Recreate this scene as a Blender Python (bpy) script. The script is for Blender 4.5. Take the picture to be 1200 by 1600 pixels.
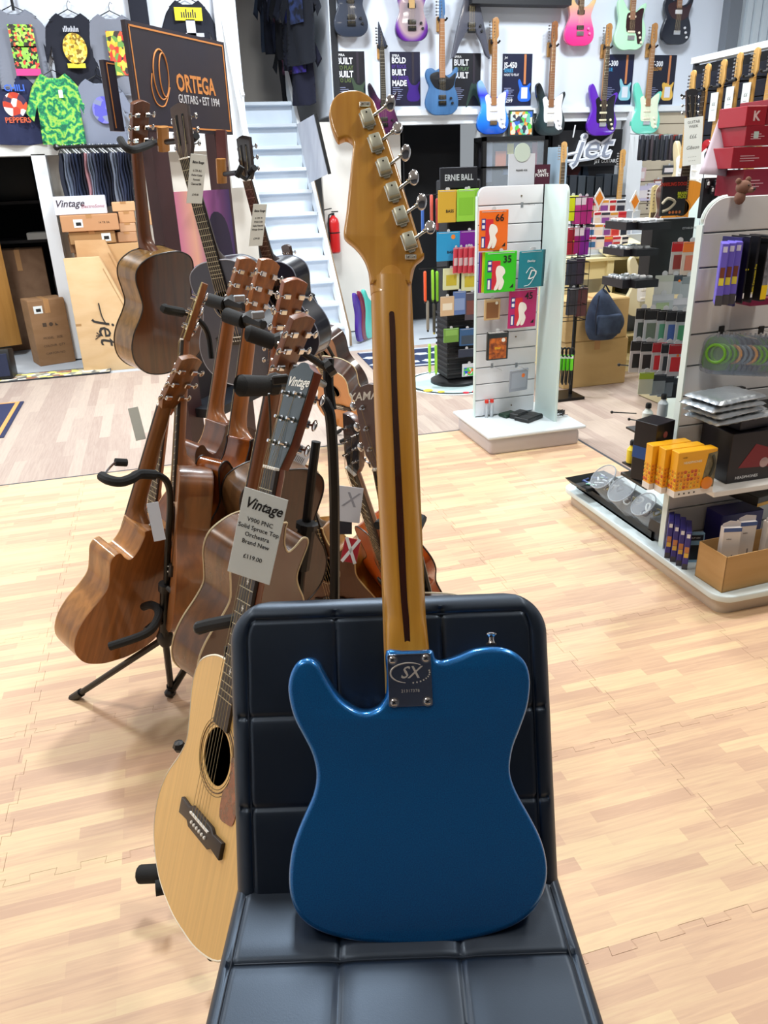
import bpy, bmesh, math, random
from math import sin, cos, radians, pi, tan, atan2, sqrt, exp
from mathutils import Vector as V, Matrix as Mx
from mathutils.geometry import tessellate_polygon
random.seed(7)
for o in list(bpy.data.objects): bpy.data.objects.remove(o)
SC = bpy.context.scene; COL = SC.collection

# ---------------------------------------------------------------- camera
YAW, PITCH, ROLL, FPX, EYE = radians(15), radians(23.6), radians(2.1), 1200.0, 1.58
FH = V((sin(YAW), cos(YAW), 0)); R0 = V((cos(YAW), -sin(YAW), 0)); UPW = V((0, 0, 1))
FW = (FH*cos(PITCH) - UPW*sin(PITCH)).normalized(); U0 = (FH*sin(PITCH) + UPW*cos(PITCH)).normalized()
CR = R0*cos(ROLL) - U0*sin(ROLL); CU = R0*sin(ROLL) + U0*cos(ROLL)
EYEP = V((0, 0, EYE))
cd = bpy.data.cameras.new('camera'); cam = bpy.data.objects.new('camera', cd); COL.objects.link(cam)
cd.sensor_fit = 'VERTICAL'; cd.sensor_height = 24.0; cd.lens = 24.0*FPX/1600.0; cd.clip_start = 0.02
mm = Mx((CR, CU, -FW)).transposed().to_4x4(); mm.translation = EYEP; cam.matrix_world = mm
SC.camera = cam
# ---------------------------------------------------------------- light and exposure
wd = bpy.data.worlds.new('world'); SC.world = wd; wd.use_nodes = True
bg = wd.node_tree.nodes['Background']; bg.inputs[0].default_value = (0.86, 0.93, 1.0, 1); bg.inputs[1].default_value = 0.35
SC.view_settings.view_transform = 'Standard'; SC.view_settings.look = 'None'
SC.view_settings.gamma = 1; SC.view_settings.exposure = 0.0; SC.view_settings.use_curve_mapping = False
def area(x, y, z, sx, sy, pw, col=(1, 1, 1), tgt=None):
    ld = bpy.data.lights.new('panel_lamp', 'AREA'); ld.shape = 'RECTANGLE'; ld.size = sx; ld.size_y = sy
    ld.energy = pw; ld.color = col; ld.spread = radians(165)
    o = bpy.data.objects.new('panel_lamp', ld); COL.objects.link(o); o.location = (x, y, z)
    if tgt: o.rotation_euler = (V(tgt)-V((x, y, z))).to_track_quat('-Z', 'Y').to_euler()
    return o
COOL = (0.90, 0.96, 1.0); WARM = (1.0, 0.93, 0.84)
LAMPS = [(-2.4, 3.0, WARM, 75), (0.6, 3.3, COOL, 100), (3.6, 3.0, WARM, 80), (-1.8, 6.2, COOL, 125), (1.2, 6.4, COOL, 140), (4.2, 6.2, COOL, 125),
         (-1.6, 0.4, WARM, 26), (2.2, 0.7, WARM, 45)]
for lx, ly, lc, lp in LAMPS: area(lx, ly, 4.27, 0.6, 0.6, lp, lc)

# ---------------------------------------------------------------- helpers
def ray(x, y): return FW + CR*((x-600)/FPX) + CU*((800-y)/FPX)
def P(x, y, d): return EYEP + ray(x, y)*d                  # point seen at that place, at distance d along the view
def G(x, y, z=0.0): r = ray(x, y); return EYEP + r*((z-EYE)/r.z)
def W(x, y, Y): r = ray(x, y); return EYEP + r*(Y/r.y)
def WX(x, y, X): r = ray(x, y); return EYEP + r*(X/r.x)
def cv(a, b, c): return (CR*a + CU*b + FW*c).normalized()
def lin(c):
    if isinstance(c, str): c = [int(c[i:i+2], 16)/255 for i in (0, 2, 4)]
    return tuple((v/12.92 if v <= .04045 else ((v+.055)/1.055)**2.4) for v in c[:3]) + (1,)
MATS = {}
def mat(col, rough=.5, metal=0, coat=0, name=None, **k):
    key = (str(col), rough, metal, coat, str(sorted(k.items())))
    if key in MATS: return MATS[key]
    m = bpy.data.materials.new(name or 'surface'); m.use_nodes = True; nt = m.node_tree; b = nt.nodes['Principled BSDF']
    b.inputs['Base Color'].default_value = lin(col); b.inputs['Roughness'].default_value = rough
    b.inputs['Metallic'].default_value = metal; b.inputs['Coat Weight'].default_value = coat; b.inputs['Coat Roughness'].default_value = .06
    if k.get('spec'): b.inputs['Specular IOR Level'].default_value = k['spec']; b.inputs['Specular Tint'].default_value = (.62, .78, 1, 1)
    if k.get('emit'): b.inputs['Emission Color'].default_value = lin(col); b.inputs['Emission Strength'].default_value = k['emit']
    if k.get('trans'): b.inputs['Transmission Weight'].default_value = k['trans']; b.inputs['IOR'].default_value = 1.3
    if k.get('alpha'): b.inputs['Alpha'].default_value = k['alpha']
    L = nt.links.new
    def nd(t, **kw):
        n = nt.nodes.new(t)
        for a, v in kw.items(): setattr(n, a, v)
        return n
    tc = nd('ShaderNodeTexCoord'); co = tc.outputs['Object']
    if k.get('c2'):                                          # stretched noise between two colours: grain, mottling
        mp = nd('ShaderNodeMapping'); mp.inputs['Scale'].default_value = k.get('sc', (30, 30, 3)); L(co, mp.inputs[0])
        n = nd('ShaderNodeTexNoise'); n.inputs['Scale'].default_value = 1; n.inputs['Detail'].default_value = 4; L(mp.outputs[0], n.inputs['Vector'])
        n.inputs['Distortion'].default_value = k.get('dist', .4)
        r = nd('ShaderNodeValToRGB'); r.color_ramp.elements[0].position = k.get('p0', .35); r.color_ramp.elements[1].position = k.get('p1', .65)
        r.color_ramp.elements[0].color = lin(col); r.color_ramp.elements[1].color = lin(k['c2'])
        L(n.outputs[0], r.inputs[0]); L(r.outputs[0], b.inputs['Base Color'])
    if k.get('grad'):                                        # paint fade along an axis: (axis, from, to, [(pos, colour)..])
        ax, a0, a1, cs = k['grad']
        sp = nd('ShaderNodeSeparateXYZ'); L(co, sp.inputs[0]); mr = nd('ShaderNodeMapRange'); mr.inputs[1].default_value = a0; mr.inputs[2].default_value = a1
        L(sp.outputs[ax], mr.inputs[0]); r = nd('ShaderNodeValToRGB'); e = r.color_ramp.elements
        while len(e) < len(cs): e.new(.5)
        for i, (p, c) in enumerate(cs): e[i].position = p; e[i].color = lin(c)
        L(mr.outputs[0], r.inputs[0]); L(r.outputs[0], b.inputs['Base Color'])
    if k.get('rad'):                                         # burst: distance from a centre in the face plane
        cx, cz, a0, a1, cs = k['rad']
        mp = nd('ShaderNodeMapping'); mp.inputs['Location'].default_value = (-cx, 0, -cz*.75); mp.inputs['Scale'].default_value = (1, 0, .75); L(co, mp.inputs[0])
        ln = nd('ShaderNodeVectorMath', operation='LENGTH'); L(mp.outputs[0], ln.inputs[0]); mr = nd('ShaderNodeMapRange'); mr.inputs[1].default_value = a0; mr.inputs[2].default_value = a1
        L(ln.outputs['Value'], mr.inputs[0]); r = nd('ShaderNodeValToRGB'); e = r.color_ramp.elements
        while len(e) < len(cs): e.new(.5)
        for i, (p, c) in enumerate(cs): e[i].position = p; e[i].color = lin(c)
        L(mr.outputs[0], r.inputs[0]); L(r.outputs[0], b.inputs['Base Color'])
    if k.get('cells'):                                       # printed patchwork in several colours
        sc, cs = k['cells']; mp = nd('ShaderNodeMapping'); mp.inputs['Scale'].default_value = sc; L(co, mp.inputs[0])
        n = nd('ShaderNodeTexVoronoi'); n.inputs['Scale'].default_value = 1; L(mp.outputs[0], n.inputs['Vector'])
        r = nd('ShaderNodeValToRGB'); r.color_ramp.interpolation = 'CONSTANT'; e = r.color_ramp.elements
        while len(e) < len(cs): e.new(.5)
        for i, c in enumerate(cs): e[i].position = i/len(cs); e[i].color = lin(c)
        s = nd('ShaderNodeSeparateColor'); L(n.outputs['Color'], s.inputs[0]); L(s.outputs[0], r.inputs[0]); L(r.outputs[0], b.inputs['Base Color'])
    if k.get('bump'):
        sc, st = k['bump']; n = nd('ShaderNodeTexNoise'); n.inputs['Scale'].default_value = sc; n.inputs['Detail'].default_value = 3; L(co, n.inputs['Vector'])
        bp = nd('ShaderNodeBump'); bp.inputs['Strength'].default_value = st; bp.inputs['Distance'].default_value = .002; L(n.outputs[0], bp.inputs['Height']); L(bp.outputs[0], b.inputs['Normal'])
    MATS[key] = m; return m

def spline(pts, n=6, closed=True):
    pts = [V(p) for p in pts]; N = len(pts); out = []
    for i in range(N if closed else N-1):
        g = (lambda j: pts[j % N]) if closed else (lambda j: pts[max(0, min(N-1, j))])
        a, b, c, d = g(i-1), g(i), g(i+1), g(i+2)
        for k in range(n):
            t = k/n; out.append(.5*((2*b)+(c-a)*t+(2*a-5*b+4*c-d)*t*t+(3*b-a-3*c+d)*t**3))
    if not closed: out.append(pts[-1])
    return out
class MB:
    def __init__(s): s.v = []; s.f = []
    def add(s, vs, fs, M=None):
        k = len(s.v); s.v += [(M @ V(v)) if M else V(v) for v in vs]; s.f += [tuple(i+k for i in f) for f in fs]; return s
    def box(s, c, d, M=None):
        x, y, z = d[0]/2, d[1]/2, d[2]/2; c = V(c)
        vs = [c+V((i*x, j*y, k*z)) for i in (-1, 1) for j in (-1, 1) for k in (-1, 1)]
        return s.add(vs, [(0, 1, 3, 2), (4, 6, 7, 5), (0, 4, 5, 1), (2, 3, 7, 6), (0, 2, 6, 4), (1, 5, 7, 3)], M)
    def bb(s, x0, x1, y0, y1, z0, z1, M=None): return s.box(((x0+x1)/2, (y0+y1)/2, (z0+z1)/2), (abs(x1-x0), abs(y1-y0), abs(z1-z0)), M)
    def rbox(s, c, d, r=.005, seg=2, M=None):
        bm = bmesh.new(); bmesh.ops.create_cube(bm, size=1); bmesh.ops.scale(bm, vec=d, verts=bm.verts)
        bmesh.ops.bevel(bm, geom=bm.edges[:], offset=min(r, min(d)*.49), segments=seg, profile=.5, affect='EDGES')
        bm.verts.index_update(); c = V(c); s.add([v.co+c for v in bm.verts], [[v.index for v in f.verts] for f in bm.faces], M); bm.free(); return s
    def tube(s, pts, r, seg=8, closed=False, flat=1.0, M=None):
        pts = [V(p) for p in pts]; n = len(pts); rs = r if isinstance(r, (list, tuple)) else [r]*n; vs = []; fs = []
        tg = []
        for i in range(n):
            a = pts[(i-1) % n] if (closed or i) else pts[0]; b = pts[(i+1) % n] if (closed or i < n-1) else pts[-1]
            tg.append((b-a).normalized())
        u = tg[0].orthogonal().normalized()
        for i in range(n):
            u = (u-tg[i]*u.dot(tg[i])).normalized(); w = tg[i].cross(u)
            for k in range(seg):
                a = 2*pi*k/seg; vs.append(pts[i]+u*cos(a)*rs[i]+w*sin(a)*rs[i]*flat)
        m = n if closed else n-1
        for i in range(m):
            for k in range(seg):
                j = (i+1) % n; fs.append((i*seg+k, i*seg+(k+1) % seg, j*seg+(k+1) % seg, j*seg+k))
        if not closed: fs += [tuple(range(seg))[::-1], tuple((n-1)*seg+k for k in range(seg))]
        return s.add(vs, fs, M)
    def cyl(s, a, b, r, seg=12, r2=None, M=None): return s.tube([a, b], [r, r if r2 is None else r2], seg, M=M)
    def lathe(s, c, prof, seg=20, ax='z', M=None):
        vs = []; fs = []; c = V(c)
        for (r, h) in prof:
            for k in range(seg):
                a = 2*pi*k/seg; x, y = r*cos(a), r*sin(a)
                vs.append(c+(V((x, y, h)) if ax == 'z' else V((x, h, y)) if ax == 'y' else V((h, x, y))))
        for i in range(len(prof)-1):
            for k in range(seg): fs.append((i*seg+k, i*seg+(k+1) % seg, (i+1)*seg+(k+1) % seg, (i+1)*seg+k))
        fs += [tuple(range(seg)), tuple((len(prof)-1)*seg+k for k in range(seg))]
        return s.add(vs, fs, M)
    def sph(s, c, r, seg=12, sc=(1, 1, 1), M=None):
        vs = []; fs = []; n = seg//2
        for i in range(n+1):
            t = pi*i/n
            for k in range(seg): a = 2*pi*k/seg; vs.append(V(c)+V((r*sin(t)*cos(a)*sc[0], r*sin(t)*sin(a)*sc[1], r*cos(t)*sc[2])))
        for i in range(n):
            for k in range(seg): fs.append((i*seg+k, (i+1)*seg+k, (i+1)*seg+(k+1) % seg, i*seg+(k+1) % seg))
        return s.add(vs, fs, M)
    def prism(s, pts, y0, y1, bev=0, M=None):                # outline given as (x, z), extruded along y; bev rounds both rims
        pts = [V((p[0], p[1])) for p in pts]; n = len(pts)
        ar = sum(pts[i].x*pts[(i+1) % n].y-pts[(i+1) % n].x*pts[i].y for i in range(n)); sg = 1 if ar > 0 else -1
        nr = []
        for i in range(n):
            e = (pts[(i+1) % n]-pts[i-1]); e = V((e.y, -e.x))*sg; nr.append(e.normalized() if e.length > 1e-9 else V((0, 0)))
        rings = [(y0, 0), (y1, 0)]
        if bev:
            d = 1 if y1 > y0 else -1
            q = [(0, 1), (.134, .5), (.5, .134), (1, 0)]
            rings = [(y0+d*bev*a, bev*b) for a, b in q]+[(y1-d*bev*a, bev*b) for a, b in reversed(q)]
        vs = [V((p.x-m.x*b, y, p.y-m.y*b)) for (y, b) in rings for p, m in zip(pts, nr)]; fs = []
        for i in range(len(rings)-1):
            for k in range(n): j = (k+1) % n; fs.append((i*n+k, i*n+j, (i+1)*n+j, (i+1)*n+k))
        for off in (0, (len(rings)-1)*n):                    # caps, cut into triangles so that concave outlines stay clean
            fs += [tuple(off+i for i in t) for t in tessellate_polygon([[V((vs[off+i].x, vs[off+i].z, 0)) for i in range(n)]])] if n > 4 else [tuple(off+i for i in range(n))]
        return s.add(vs, fs, M)
    def grid(s, fn, nu, nv, M=None):
        vs = [fn(i/nu, j/nv) for j in range(nv+1) for i in range(nu+1)]; w = nu+1
        return s.add(vs, [(j*w+i, j*w+i+1, (j+1)*w+i+1, (j+1)*w+i) for j in range(nv) for i in range(nu)], M)
    def mesh(s, name='m', T=None, ang=35):
        me = bpy.data.meshes.new(name); me.from_pydata([tuple(v) for v in s.v], [], s.f)
        if T: me.transform(T)
        bm = bmesh.new(); bm.from_mesh(me); bmesh.ops.recalc_face_normals(bm, faces=bm.faces); bm.to_mesh(me); bm.free()
        me.shade_smooth(); me.set_sharp_from_angle(angle=radians(ang)); return me
def link(name, me, m, parent=None):
    o = bpy.data.objects.new(name, me); COL.objects.link(o)
    if m is not None and not me.materials: me.materials.append(m)
    if parent is not None: o.parent = parent
    return o
def tagit(o, label, cat, group=None):
    o['label'] = label; o['category'] = cat
    if group: o['group'] = group
    return o
class Thing:                                                 # an Empty that parents its parts
    def __init__(s, name, label, cat, loc=(0, 0, 0), rz=0, group=None, M=None):
        s.o = bpy.data.objects.new(name, None); COL.objects.link(s.o); s.o.empty_display_size = .05
        s.M = M if M is not None else Mx.Translation(V(loc)) @ Mx.Rotation(rz, 4, 'Z')
        s.o.matrix_world = s.M; tagit(s.o, label, cat, group); s.I = s.M.inverted()
    def part(s, name, mb, m, parent=None, w=False, label=None, ang=35):
        me = mb if isinstance(mb, bpy.types.Mesh) else mb.mesh(name, s.I if w else None, ang)
        o = link(name, me, m, parent or s.o)
        if label: o['label'] = label
        return o
def single(name, mb, m, label, cat, loc=None, rz=0, group=None, M=None, ang=35):   # a thing that is one mesh; mb in local coordinates if loc given
    o = link(name, mb.mesh(name, None, ang), m)
    if M is not None: o.matrix_world = M
    elif loc is not None: o.location = loc; o.rotation_euler = (0, 0, rz)
    return tagit(o, label, cat, group)
def struct(name, mb, m, parent=None):
    o = link(name, mb.mesh(name), m, parent)
    if parent is None: o['kind'] = 'structure'
    return o
def dup(o, parent=None):
    c = o.copy(); COL.objects.link(c)
    if parent is not None: c.parent = parent
    for ch in list(o.children): dup(ch, c)
    return c
def curve_mesh(outs, th=.0015):                              # filled outline(s) with holes, lying in local xy, thickness 2*th
    cu = bpy.data.curves.new('c', 'CURVE'); cu.dimensions = '2D'; cu.fill_mode = 'BOTH'; cu.extrude = th
    for pts in outs:
        sp = cu.splines.new('POLY'); sp.points.add(len(pts)-1); sp.use_cyclic_u = True
        for i, p in enumerate(pts): sp.points[i].co = (p[0], p[1], 0, 1)
    o = bpy.data.objects.new('c', cu); me = bpy.data.meshes.new_from_object(o); bpy.data.objects.remove(o); bpy.data.curves.remove(cu); return me
XZ = Mx.Rotation(pi/2, 4, 'X')                               # local xy -> xz, facing -y
def txt(s, size, m, parent, M, name='lettering', al='CENTER', ext=.0004, shear=0, bold=0, sx=1, kern=1):
    cu = bpy.data.curves.new('t', 'FONT'); cu.body = s; cu.size = size; cu.align_x = al; cu.align_y = 'CENTER'; cu.extrude = ext; cu.shear = shear
    cu.offset = bold*size; cu.resolution_u = 2; cu.space_character = kern; cu.space_line = .85
    o = bpy.data.objects.new('t', cu); me = bpy.data.meshes.new_from_object(o); bpy.data.objects.remove(o); bpy.data.curves.remove(cu)
    me.transform(M @ Mx.Diagonal((sx, 1, 1, 1))); me.materials.clear()
    return link(name, me, m, parent)
def at(x, y, z, R=XZ): return Mx.Translation((x, y, z)) @ R
def frm(o, X, Y, Z, s=1):
    m = Mx((X, Y, Z)).transposed().to_4x4() @ Mx.Scale(s, 4); m.translation = o; return m
def place(zA, pA, zB, pB, xh):                               # matrix taking centre-line heights zA, zB to world points; xh = width direction
    Z = (pB-pA); s = Z.length/(zB-zA); Z.normalize(); X = (xh-Z*xh.dot(Z)).normalized(); Y = Z.cross(X)
    return frm(pA-Z*zA*s, X, Y, Z, s)

# common materials
BLACKP = mat('101113', .45); BLACKM = mat('0c0d0f', .35, .3); CHROME = mat('d8d8d8', .12, 1); FOAM = mat('17191b', .85, bump=(300, .3))
WHITE = mat('eef0f2', .45); IVORY = mat('efe6cf', .35); PAPER = mat('e8eeee', .5); PEARL = mat('f4f2ea', .3)
CARD = mat('b98f62', .8, c2='c6a074', sc=(3, 3, 8)); CARDL = mat('d2b083', .8, c2='dcbd92', sc=(3, 3, 8)); INK = mat('141416', .6); GREYM = mat('9aa0a6', .4, .6)
ROSE = mat('2c1a14', .4, c2='46291c', sc=(60, 60, 5)); MAPLE = mat('e3bb76', .3, coat=.5, c2='d3a65c', sc=(60, 60, 4)); STRING = mat('c9b58c', .3, .9)
MAHOG = mat('6b3417', .28, coat=.5, c2='86481f', sc=(40, 40, 4)); CEDAR = mat('a05a28', .35, coat=.3, c2='8a4a20', sc=(50, 50, 4))
CLEARP = mat('dfe8ee', .15, alpha=.35)
# ================================================================ SETTING
LAM = None
def plank_mat(name, cols, plank, groove, alongY, rough=.5, grain=.35, sp=(.3, .5, .7)):
    m = bpy.data.materials.new(name); m.use_nodes = True; nt = m.node_tree; b = nt.nodes['Principled BSDF']; L = nt.links.new; N = nt.nodes.new
    geo = N('ShaderNodeNewGeometry'); mp = N('ShaderNodeMapping'); L(geo.outputs['Position'], mp.inputs[0])
    if alongY: mp.inputs['Rotation'].default_value = (0, 0, -pi/2)
    br = N('ShaderNodeTexBrick'); br.inputs['Scale'].default_value = 1; br.inputs['Brick Width'].default_value = plank[0]; br.inputs['Row Height'].default_value = plank[1]
    br.inputs['Mortar Size'].default_value = groove; br.offset = .37; br.offset_frequency = 2; br.inputs['Bias'].default_value = 0
    br.inputs['Color1'].default_value = (0, 0, 0, 1); br.inputs['Color2'].default_value = (1, 1, 1, 1); br.inputs['Mortar'].default_value = (.1, .1, .1, 1); L(mp.outputs[0], br.inputs[0])
    m2 = N('ShaderNodeMapping'); m2.inputs['Scale'].default_value = (6, 90, 1); L(mp.outputs[0], m2.inputs[0])
    n = N('ShaderNodeTexNoise'); n.inputs['Scale'].default_value = 1; n.inputs['Detail'].default_value = 5; n.inputs['Distortion'].default_value = .8; L(m2.outputs[0], n.inputs['Vector'])
    mx = N('ShaderNodeMix'); mx.inputs[0].default_value = grain; L(br.outputs[0], mx.inputs[2]); L(n.outputs[0], mx.inputs[3])
    sep = N('ShaderNodeSeparateColor'); L(br.outputs[0], sep.inputs[0]); L(sep.outputs[0], mx.inputs[2]); L(n.outputs[0], mx.inputs[3])
    r = N('ShaderNodeValToRGB'); e = r.color_ramp.elements
    while len(e) < len(cols): e.new(.5)
    for i, c in enumerate(cols): e[i].position = sp[i]; e[i].color = lin(c)
    L(mx.outputs[0], r.inputs[0]); L(r.outputs[0], b.inputs['Base Color']); b.inputs['Roughness'].default_value = rough
    bp = N('ShaderNodeBump'); bp.inputs['Strength'].default_value = .25; bp.inputs['Distance'].default_value = .001; L(n.outputs[0], bp.inputs['Height']); L(bp.outputs[0], b.inputs['Normal'])
    return m
LAM = plank_mat('grey_laminate', ['a69287', 'b19f93', 'bcab9d'], (.9, .07), .0, True, .55, .6, (.3, .5, .7))
MATM = plank_mat('foam_mat_print', ['c8a488', 'd6b492', 'e0c69c'], (.30, .040), 0, False, .5, .60, (.30, .50, .74))
CONC = mat('aeb6bf', .5, c2='bcc3ca', sc=(2, 2, 2)); WALLW = mat('e4ebf2', .6); WALLC = mat('d5cfc4', .7, c2='dcd7cd', sc=(2, 2, 2)); TRIMW = mat('e9eef2', .4)
DARK = mat('0a0b10', .8)

fl = MB(); fl.bb(-4.5, 7.5, -2.5, 11.5, -.06, -.014); floor = struct('floor', fl, CONC)
lm = MB(); lm.bb(-4.5, 7.5, -2.5, 7.45, -.014, -.0005); link('laminate', lm.mesh(), LAM, floor)
# foam mat made of jigsaw tiles
matO = bpy.data.objects.new('foam_floor_mat', None); COL.objects.link(matO); tagit(matO, 'wood-print interlocking foam mat under the stool and the guitar stands', 'mat')
TS = .6; X1 = 2.39; Y1 = 4.60
def edge(a, b, sgn):                                         # jigsaw edge a->b, teeth to sgn side
    a = V(a); b = V(b); d = b-a; n = V((d.y, -d.x)).normalized()*sgn; out = [a]; k = 5
    for i in range(k):
        t0 = (i+.27)/k; t1 = (i+.73)/k; e = .035/ k
        out += [a+d*t0, a+d*(t0-e)+n*.022, a+d*(t1+e)+n*.022, a+d*t1]
    return out
def tile(lft, bot, rgt, top):
    s = TS; g = .0005; p = []
    def sh(pts, dx, dy): return [V((q[0]+dx, q[1]+dy)) for q in pts]
    e = edge((0, 0), (s, 0), 1) if bot else [V((0, 0))]; p += sh(e, g, g)
    e = edge((s, 0), (s, s), 1) if rgt else [V((s, 0))]; p += sh(e, -g, g)
    e = edge((s, s), (0, s), -1) if top else [V((s, s))]; p += sh(e, -g, -g)
    e = edge((0, s), (0, 0), -1) if lft else [V((0, s))]; p += sh(e, g, -g)
    mb = MB(); n = len(p)
    mb.add([(q.x, q.y, 0) for q in p]+[(q.x, q.y, .0125) for q in p], [tuple(range(n))[::-1], tuple(n+i for i in range(n))]+[(i, (i+1) % n, n+(i+1) % n, n+i) for i in range(n)])
    return mb.mesh('mat_tile', None, 20)
tc = {}
for i in range(9):
    for j in range(11):
        key = (True, True, i > 0, j > 0)
        if key not in tc: tc[key] = tile(*key)
        o = link('mat_tile', tc[key], MATM, matO); o.location = (X1-TS*(i+1), Y1-TS*(j+1), -.0005)
MZ = .012
# ramp edging of the mat
ed = MB(); ed.bb(X1-5.4, X1, Y1, Y1+.02, 0, .011); ed.bb(X1, X1+.02, -2, Y1+.02, 0, .011); link('edging', ed.mesh(), mat('45484e', .7), matO)

# rear wall and openings
YW = 8.3
w = MB(); w.bb(-.88, 1.02, YW+.15, YW+.3, 0, 2.0); w.bb(-4.5, -2.3, YW+.15, YW+.3, 0, 2.0); struct('wall_back_left', w, WALLC)
w = MB(); w.bb(-4.5, 1.0, YW, YW+.06, 1.98, 4.4); struct('wall_shirts', w, mat('dfe6f2', .5))
w = MB(); w.bb(-4.5, 1.0, YW-.03, YW+.2, 1.86, 1.98); struct('trim_1', w, mat('d9dbd8', .5))
w = MB(); w.bb(-.98, -.86, YW-.03, YW+.3, 0, 1.87); struct('trim_2', w, TRIMW)
w = MB(); w.bb(-4.4, .0, 10.4, 10.5, 0, 2.6); w.bb(-.5, -.4, YW+.3, 10.4, 0, 2.6); w.bb(-4.4, -.4, YW+.3, 10.4, 2.4, 2.5); struct('wall_storeroom', w, mat('14151b', .9))
# upper loft wall with guitars and its shelf ledge
w = MB(); w.bb(1.86, 7.0, YW, YW+.1, 2.18, 4.4); struct('wall_guitars', w, mat('dde6f3', .5))
w = MB(); w.bb(1.86, 7.0, YW-.05, YW+.1, 2.13, 2.18); w.bb(1.86, 7.0, YW+.0, YW+.12, 2.05, 2.13)
for xx in (2.45, 3.0, 3.6, 4.2): w.bb(xx, xx+.012, YW-.056, YW-.05, 2.13, 2.18)
struct('trim_3', w, TRIMW)
w = MB(); w.bb(1.86, 1.90, YW+.1, 10.3, 2.16, 4.4); struct('wall_loft_side', w, mat('dfe6ef', .5))
w = MB(); w.bb(1.87, 1.93, YW-.03, YW+.03, 2.16, 4.4); struct('trim_4', w, mat('15181f', .5))
w = MB(); w.bb(1.88, 10.3, 10.2, 10.3, 0, 4.4) if 0 else w.bb(-1.2, 2.4, 11.0, 11.1, 0, 4.4); struct('wall_far', w, mat('cbc2b8', .8))
w = MB(); w.bb(1.75, 2.62, 8.5, 8.56, 0, 2.1); struct('wall_extinguisher', w, mat('dcd9d2', .7, c2='e5e2db', sc=(2, 2, 2)))
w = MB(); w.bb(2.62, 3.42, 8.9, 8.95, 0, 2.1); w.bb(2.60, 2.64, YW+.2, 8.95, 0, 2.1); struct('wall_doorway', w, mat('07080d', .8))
w = MB(); w.bb(3.40, 3.72, YW-.04, YW+.1, 0, 2.13); struct('trim_5', w, mat('dde1e3', .5))
# dark recess right of it, white post, beige slat wall
w = MB(); w.bb(3.72, 5.15, 8.7, 8.75, 0, 2.1); struct('wall_recess', w, mat('0d0e12', .7))
w = MB(); w.bb(5.12, 5.30, YW-.1, YW+.1, 0, 2.13); struct('trim_6', w, TRIMW)
bw = MB(); bw.bb(5.3, 7.0, YW, YW+.05, 0, 2.13); slatw = struct('wall_beige_slats', bw, mat('8d8371', .7))
for k in range(13):
    q = MB(); q.bb(5.31, 6.98, YW-.012, YW, .62+k*.116, .62+k*.116+.106); link('slat', q.mesh(), mat('c9bda6', .6), slatw)
w = MB(); w.bb(7.0, 7.1, -2.5, YW, 0, 4.4); struct('wall_right', w, mat('dfe7f0', .6))
w = MB(); w.bb(-4.6, -4.5, -2.5, 11, 0, 4.4); struct('wall_left', w, mat('dfe7f0', .6))
w = MB(); w.bb(-4.6, 7.1, -2.6, -2.5, 0, 4.4); struct('wall_front_dimmer', w, mat('4a4d55', .7))  # unseen wall behind the viewer, added dark to dim reflections on the stool
w = MB(); w.bb(-4.6, 7.1, -2.5, 11.5, 4.4, 4.5); struct('ceiling', w, mat('c6cbd2', .7))
# corrugated cladding and a steel post high on the right
w = MB(); w.bb(6.17, 6.32, YW-.12, YW, 2.55, 4.4); struct('trim_7', w, mat('7d838b', .5, .3))
cl = bpy.data.objects.new('wall_cladding', None); COL.objects.link(cl); cl['kind'] = 'structure'
for k in range(6):
    q = MB(); q.prism([(6.34+k*.11, -.0), (6.35+k*.11, .03), (6.42+k*.11, .03), (6.43+k*.11, 0)], 2.6, 4.4, M=Mx(((1, 0, 0, 0), (0, 0, -1, YW), (0, 1, 0, 0), (0, 0, 0, 1)))); link('ridge', q.mesh(), mat('d4dfe6', .4), cl)
# lamp housings under the ceiling
for i, (lx, ly, lc, lp) in enumerate(LAMPS):
    where = ['over the front left', 'over the blue guitar stool', 'over the right gondola', 'in front of the hung t-shirts', 'in front of the white stairs', 'in front of the black slat wall', 'behind the viewer on the left', 'behind the viewer on the right'][i]
    t = Thing('ceiling_light', 'square white ceiling light panel '+where, 'light', (lx, ly, 4.40), group='ceiling light panels')
    b = MB(); b.bb(-.33, .33, -.33, -.305, -.1, 0); b.bb(-.33, .33, .305, .33, -.1, 0); b.bb(-.33, -.305, -.33, .33, -.1, 0); b.bb(.305, .33, -.33, .33, -.1, 0); b.bb(-.33, .33, -.33, .33, -.02, 0); t.part('housing', b, WHITE)
# ================================================================ STAIRS
st = Thing('ladder_stairs', 'steep white painted wooden stairs climbing to the loft behind the guitar stands', 'stairs', (1.45, 7.7, 0))
TRD = mat('dde8f4', .45, c2='d3dfec', sc=(3, 3, 3)); n = 11
sx0, sx1 = 1.15, 1.72; ytop, ztop = 9.15, 2.33
for k in range(n):
    y = 7.72+(ytop-7.72)*k/n; z = ztop*(k+1)/n; dx = -.16*k/n
    q = MB(); q.rbox(((sx0+sx1)/2+dx, y+.09, z-.018), (sx1-sx0, .24, .036), .006, 1); st.part('tread', q, TRD, w=True)
    q = MB(); q.bb(sx0+dx, sx1+dx, y+.03, y+.045, z-ztop/n-.0, z-.036); st.part('riser', q, TRD, w=True)
for sx, wd_, nm in ((sx0-.03, .035, 'stringer'), (sx1+.0, .035, 'stringer')):
    q = MB(); s_ = ztop/(ytop-7.7)
    q.add([(sx+a-(.16 if t else 0), 7.66+(1.55 if t else 0), (2.5 if t else 0)+b) for t in (0, 1) for a in (0, wd_) for b in (-.10 if t else 0, .16)],
          [(0, 1, 3, 2), (4, 6, 7, 5), (0, 4, 5, 1), (2, 3, 7, 6), (0, 2, 6, 4), (1, 5, 7, 3)]); st.part(nm, q, TRIMW, w=True)
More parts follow.
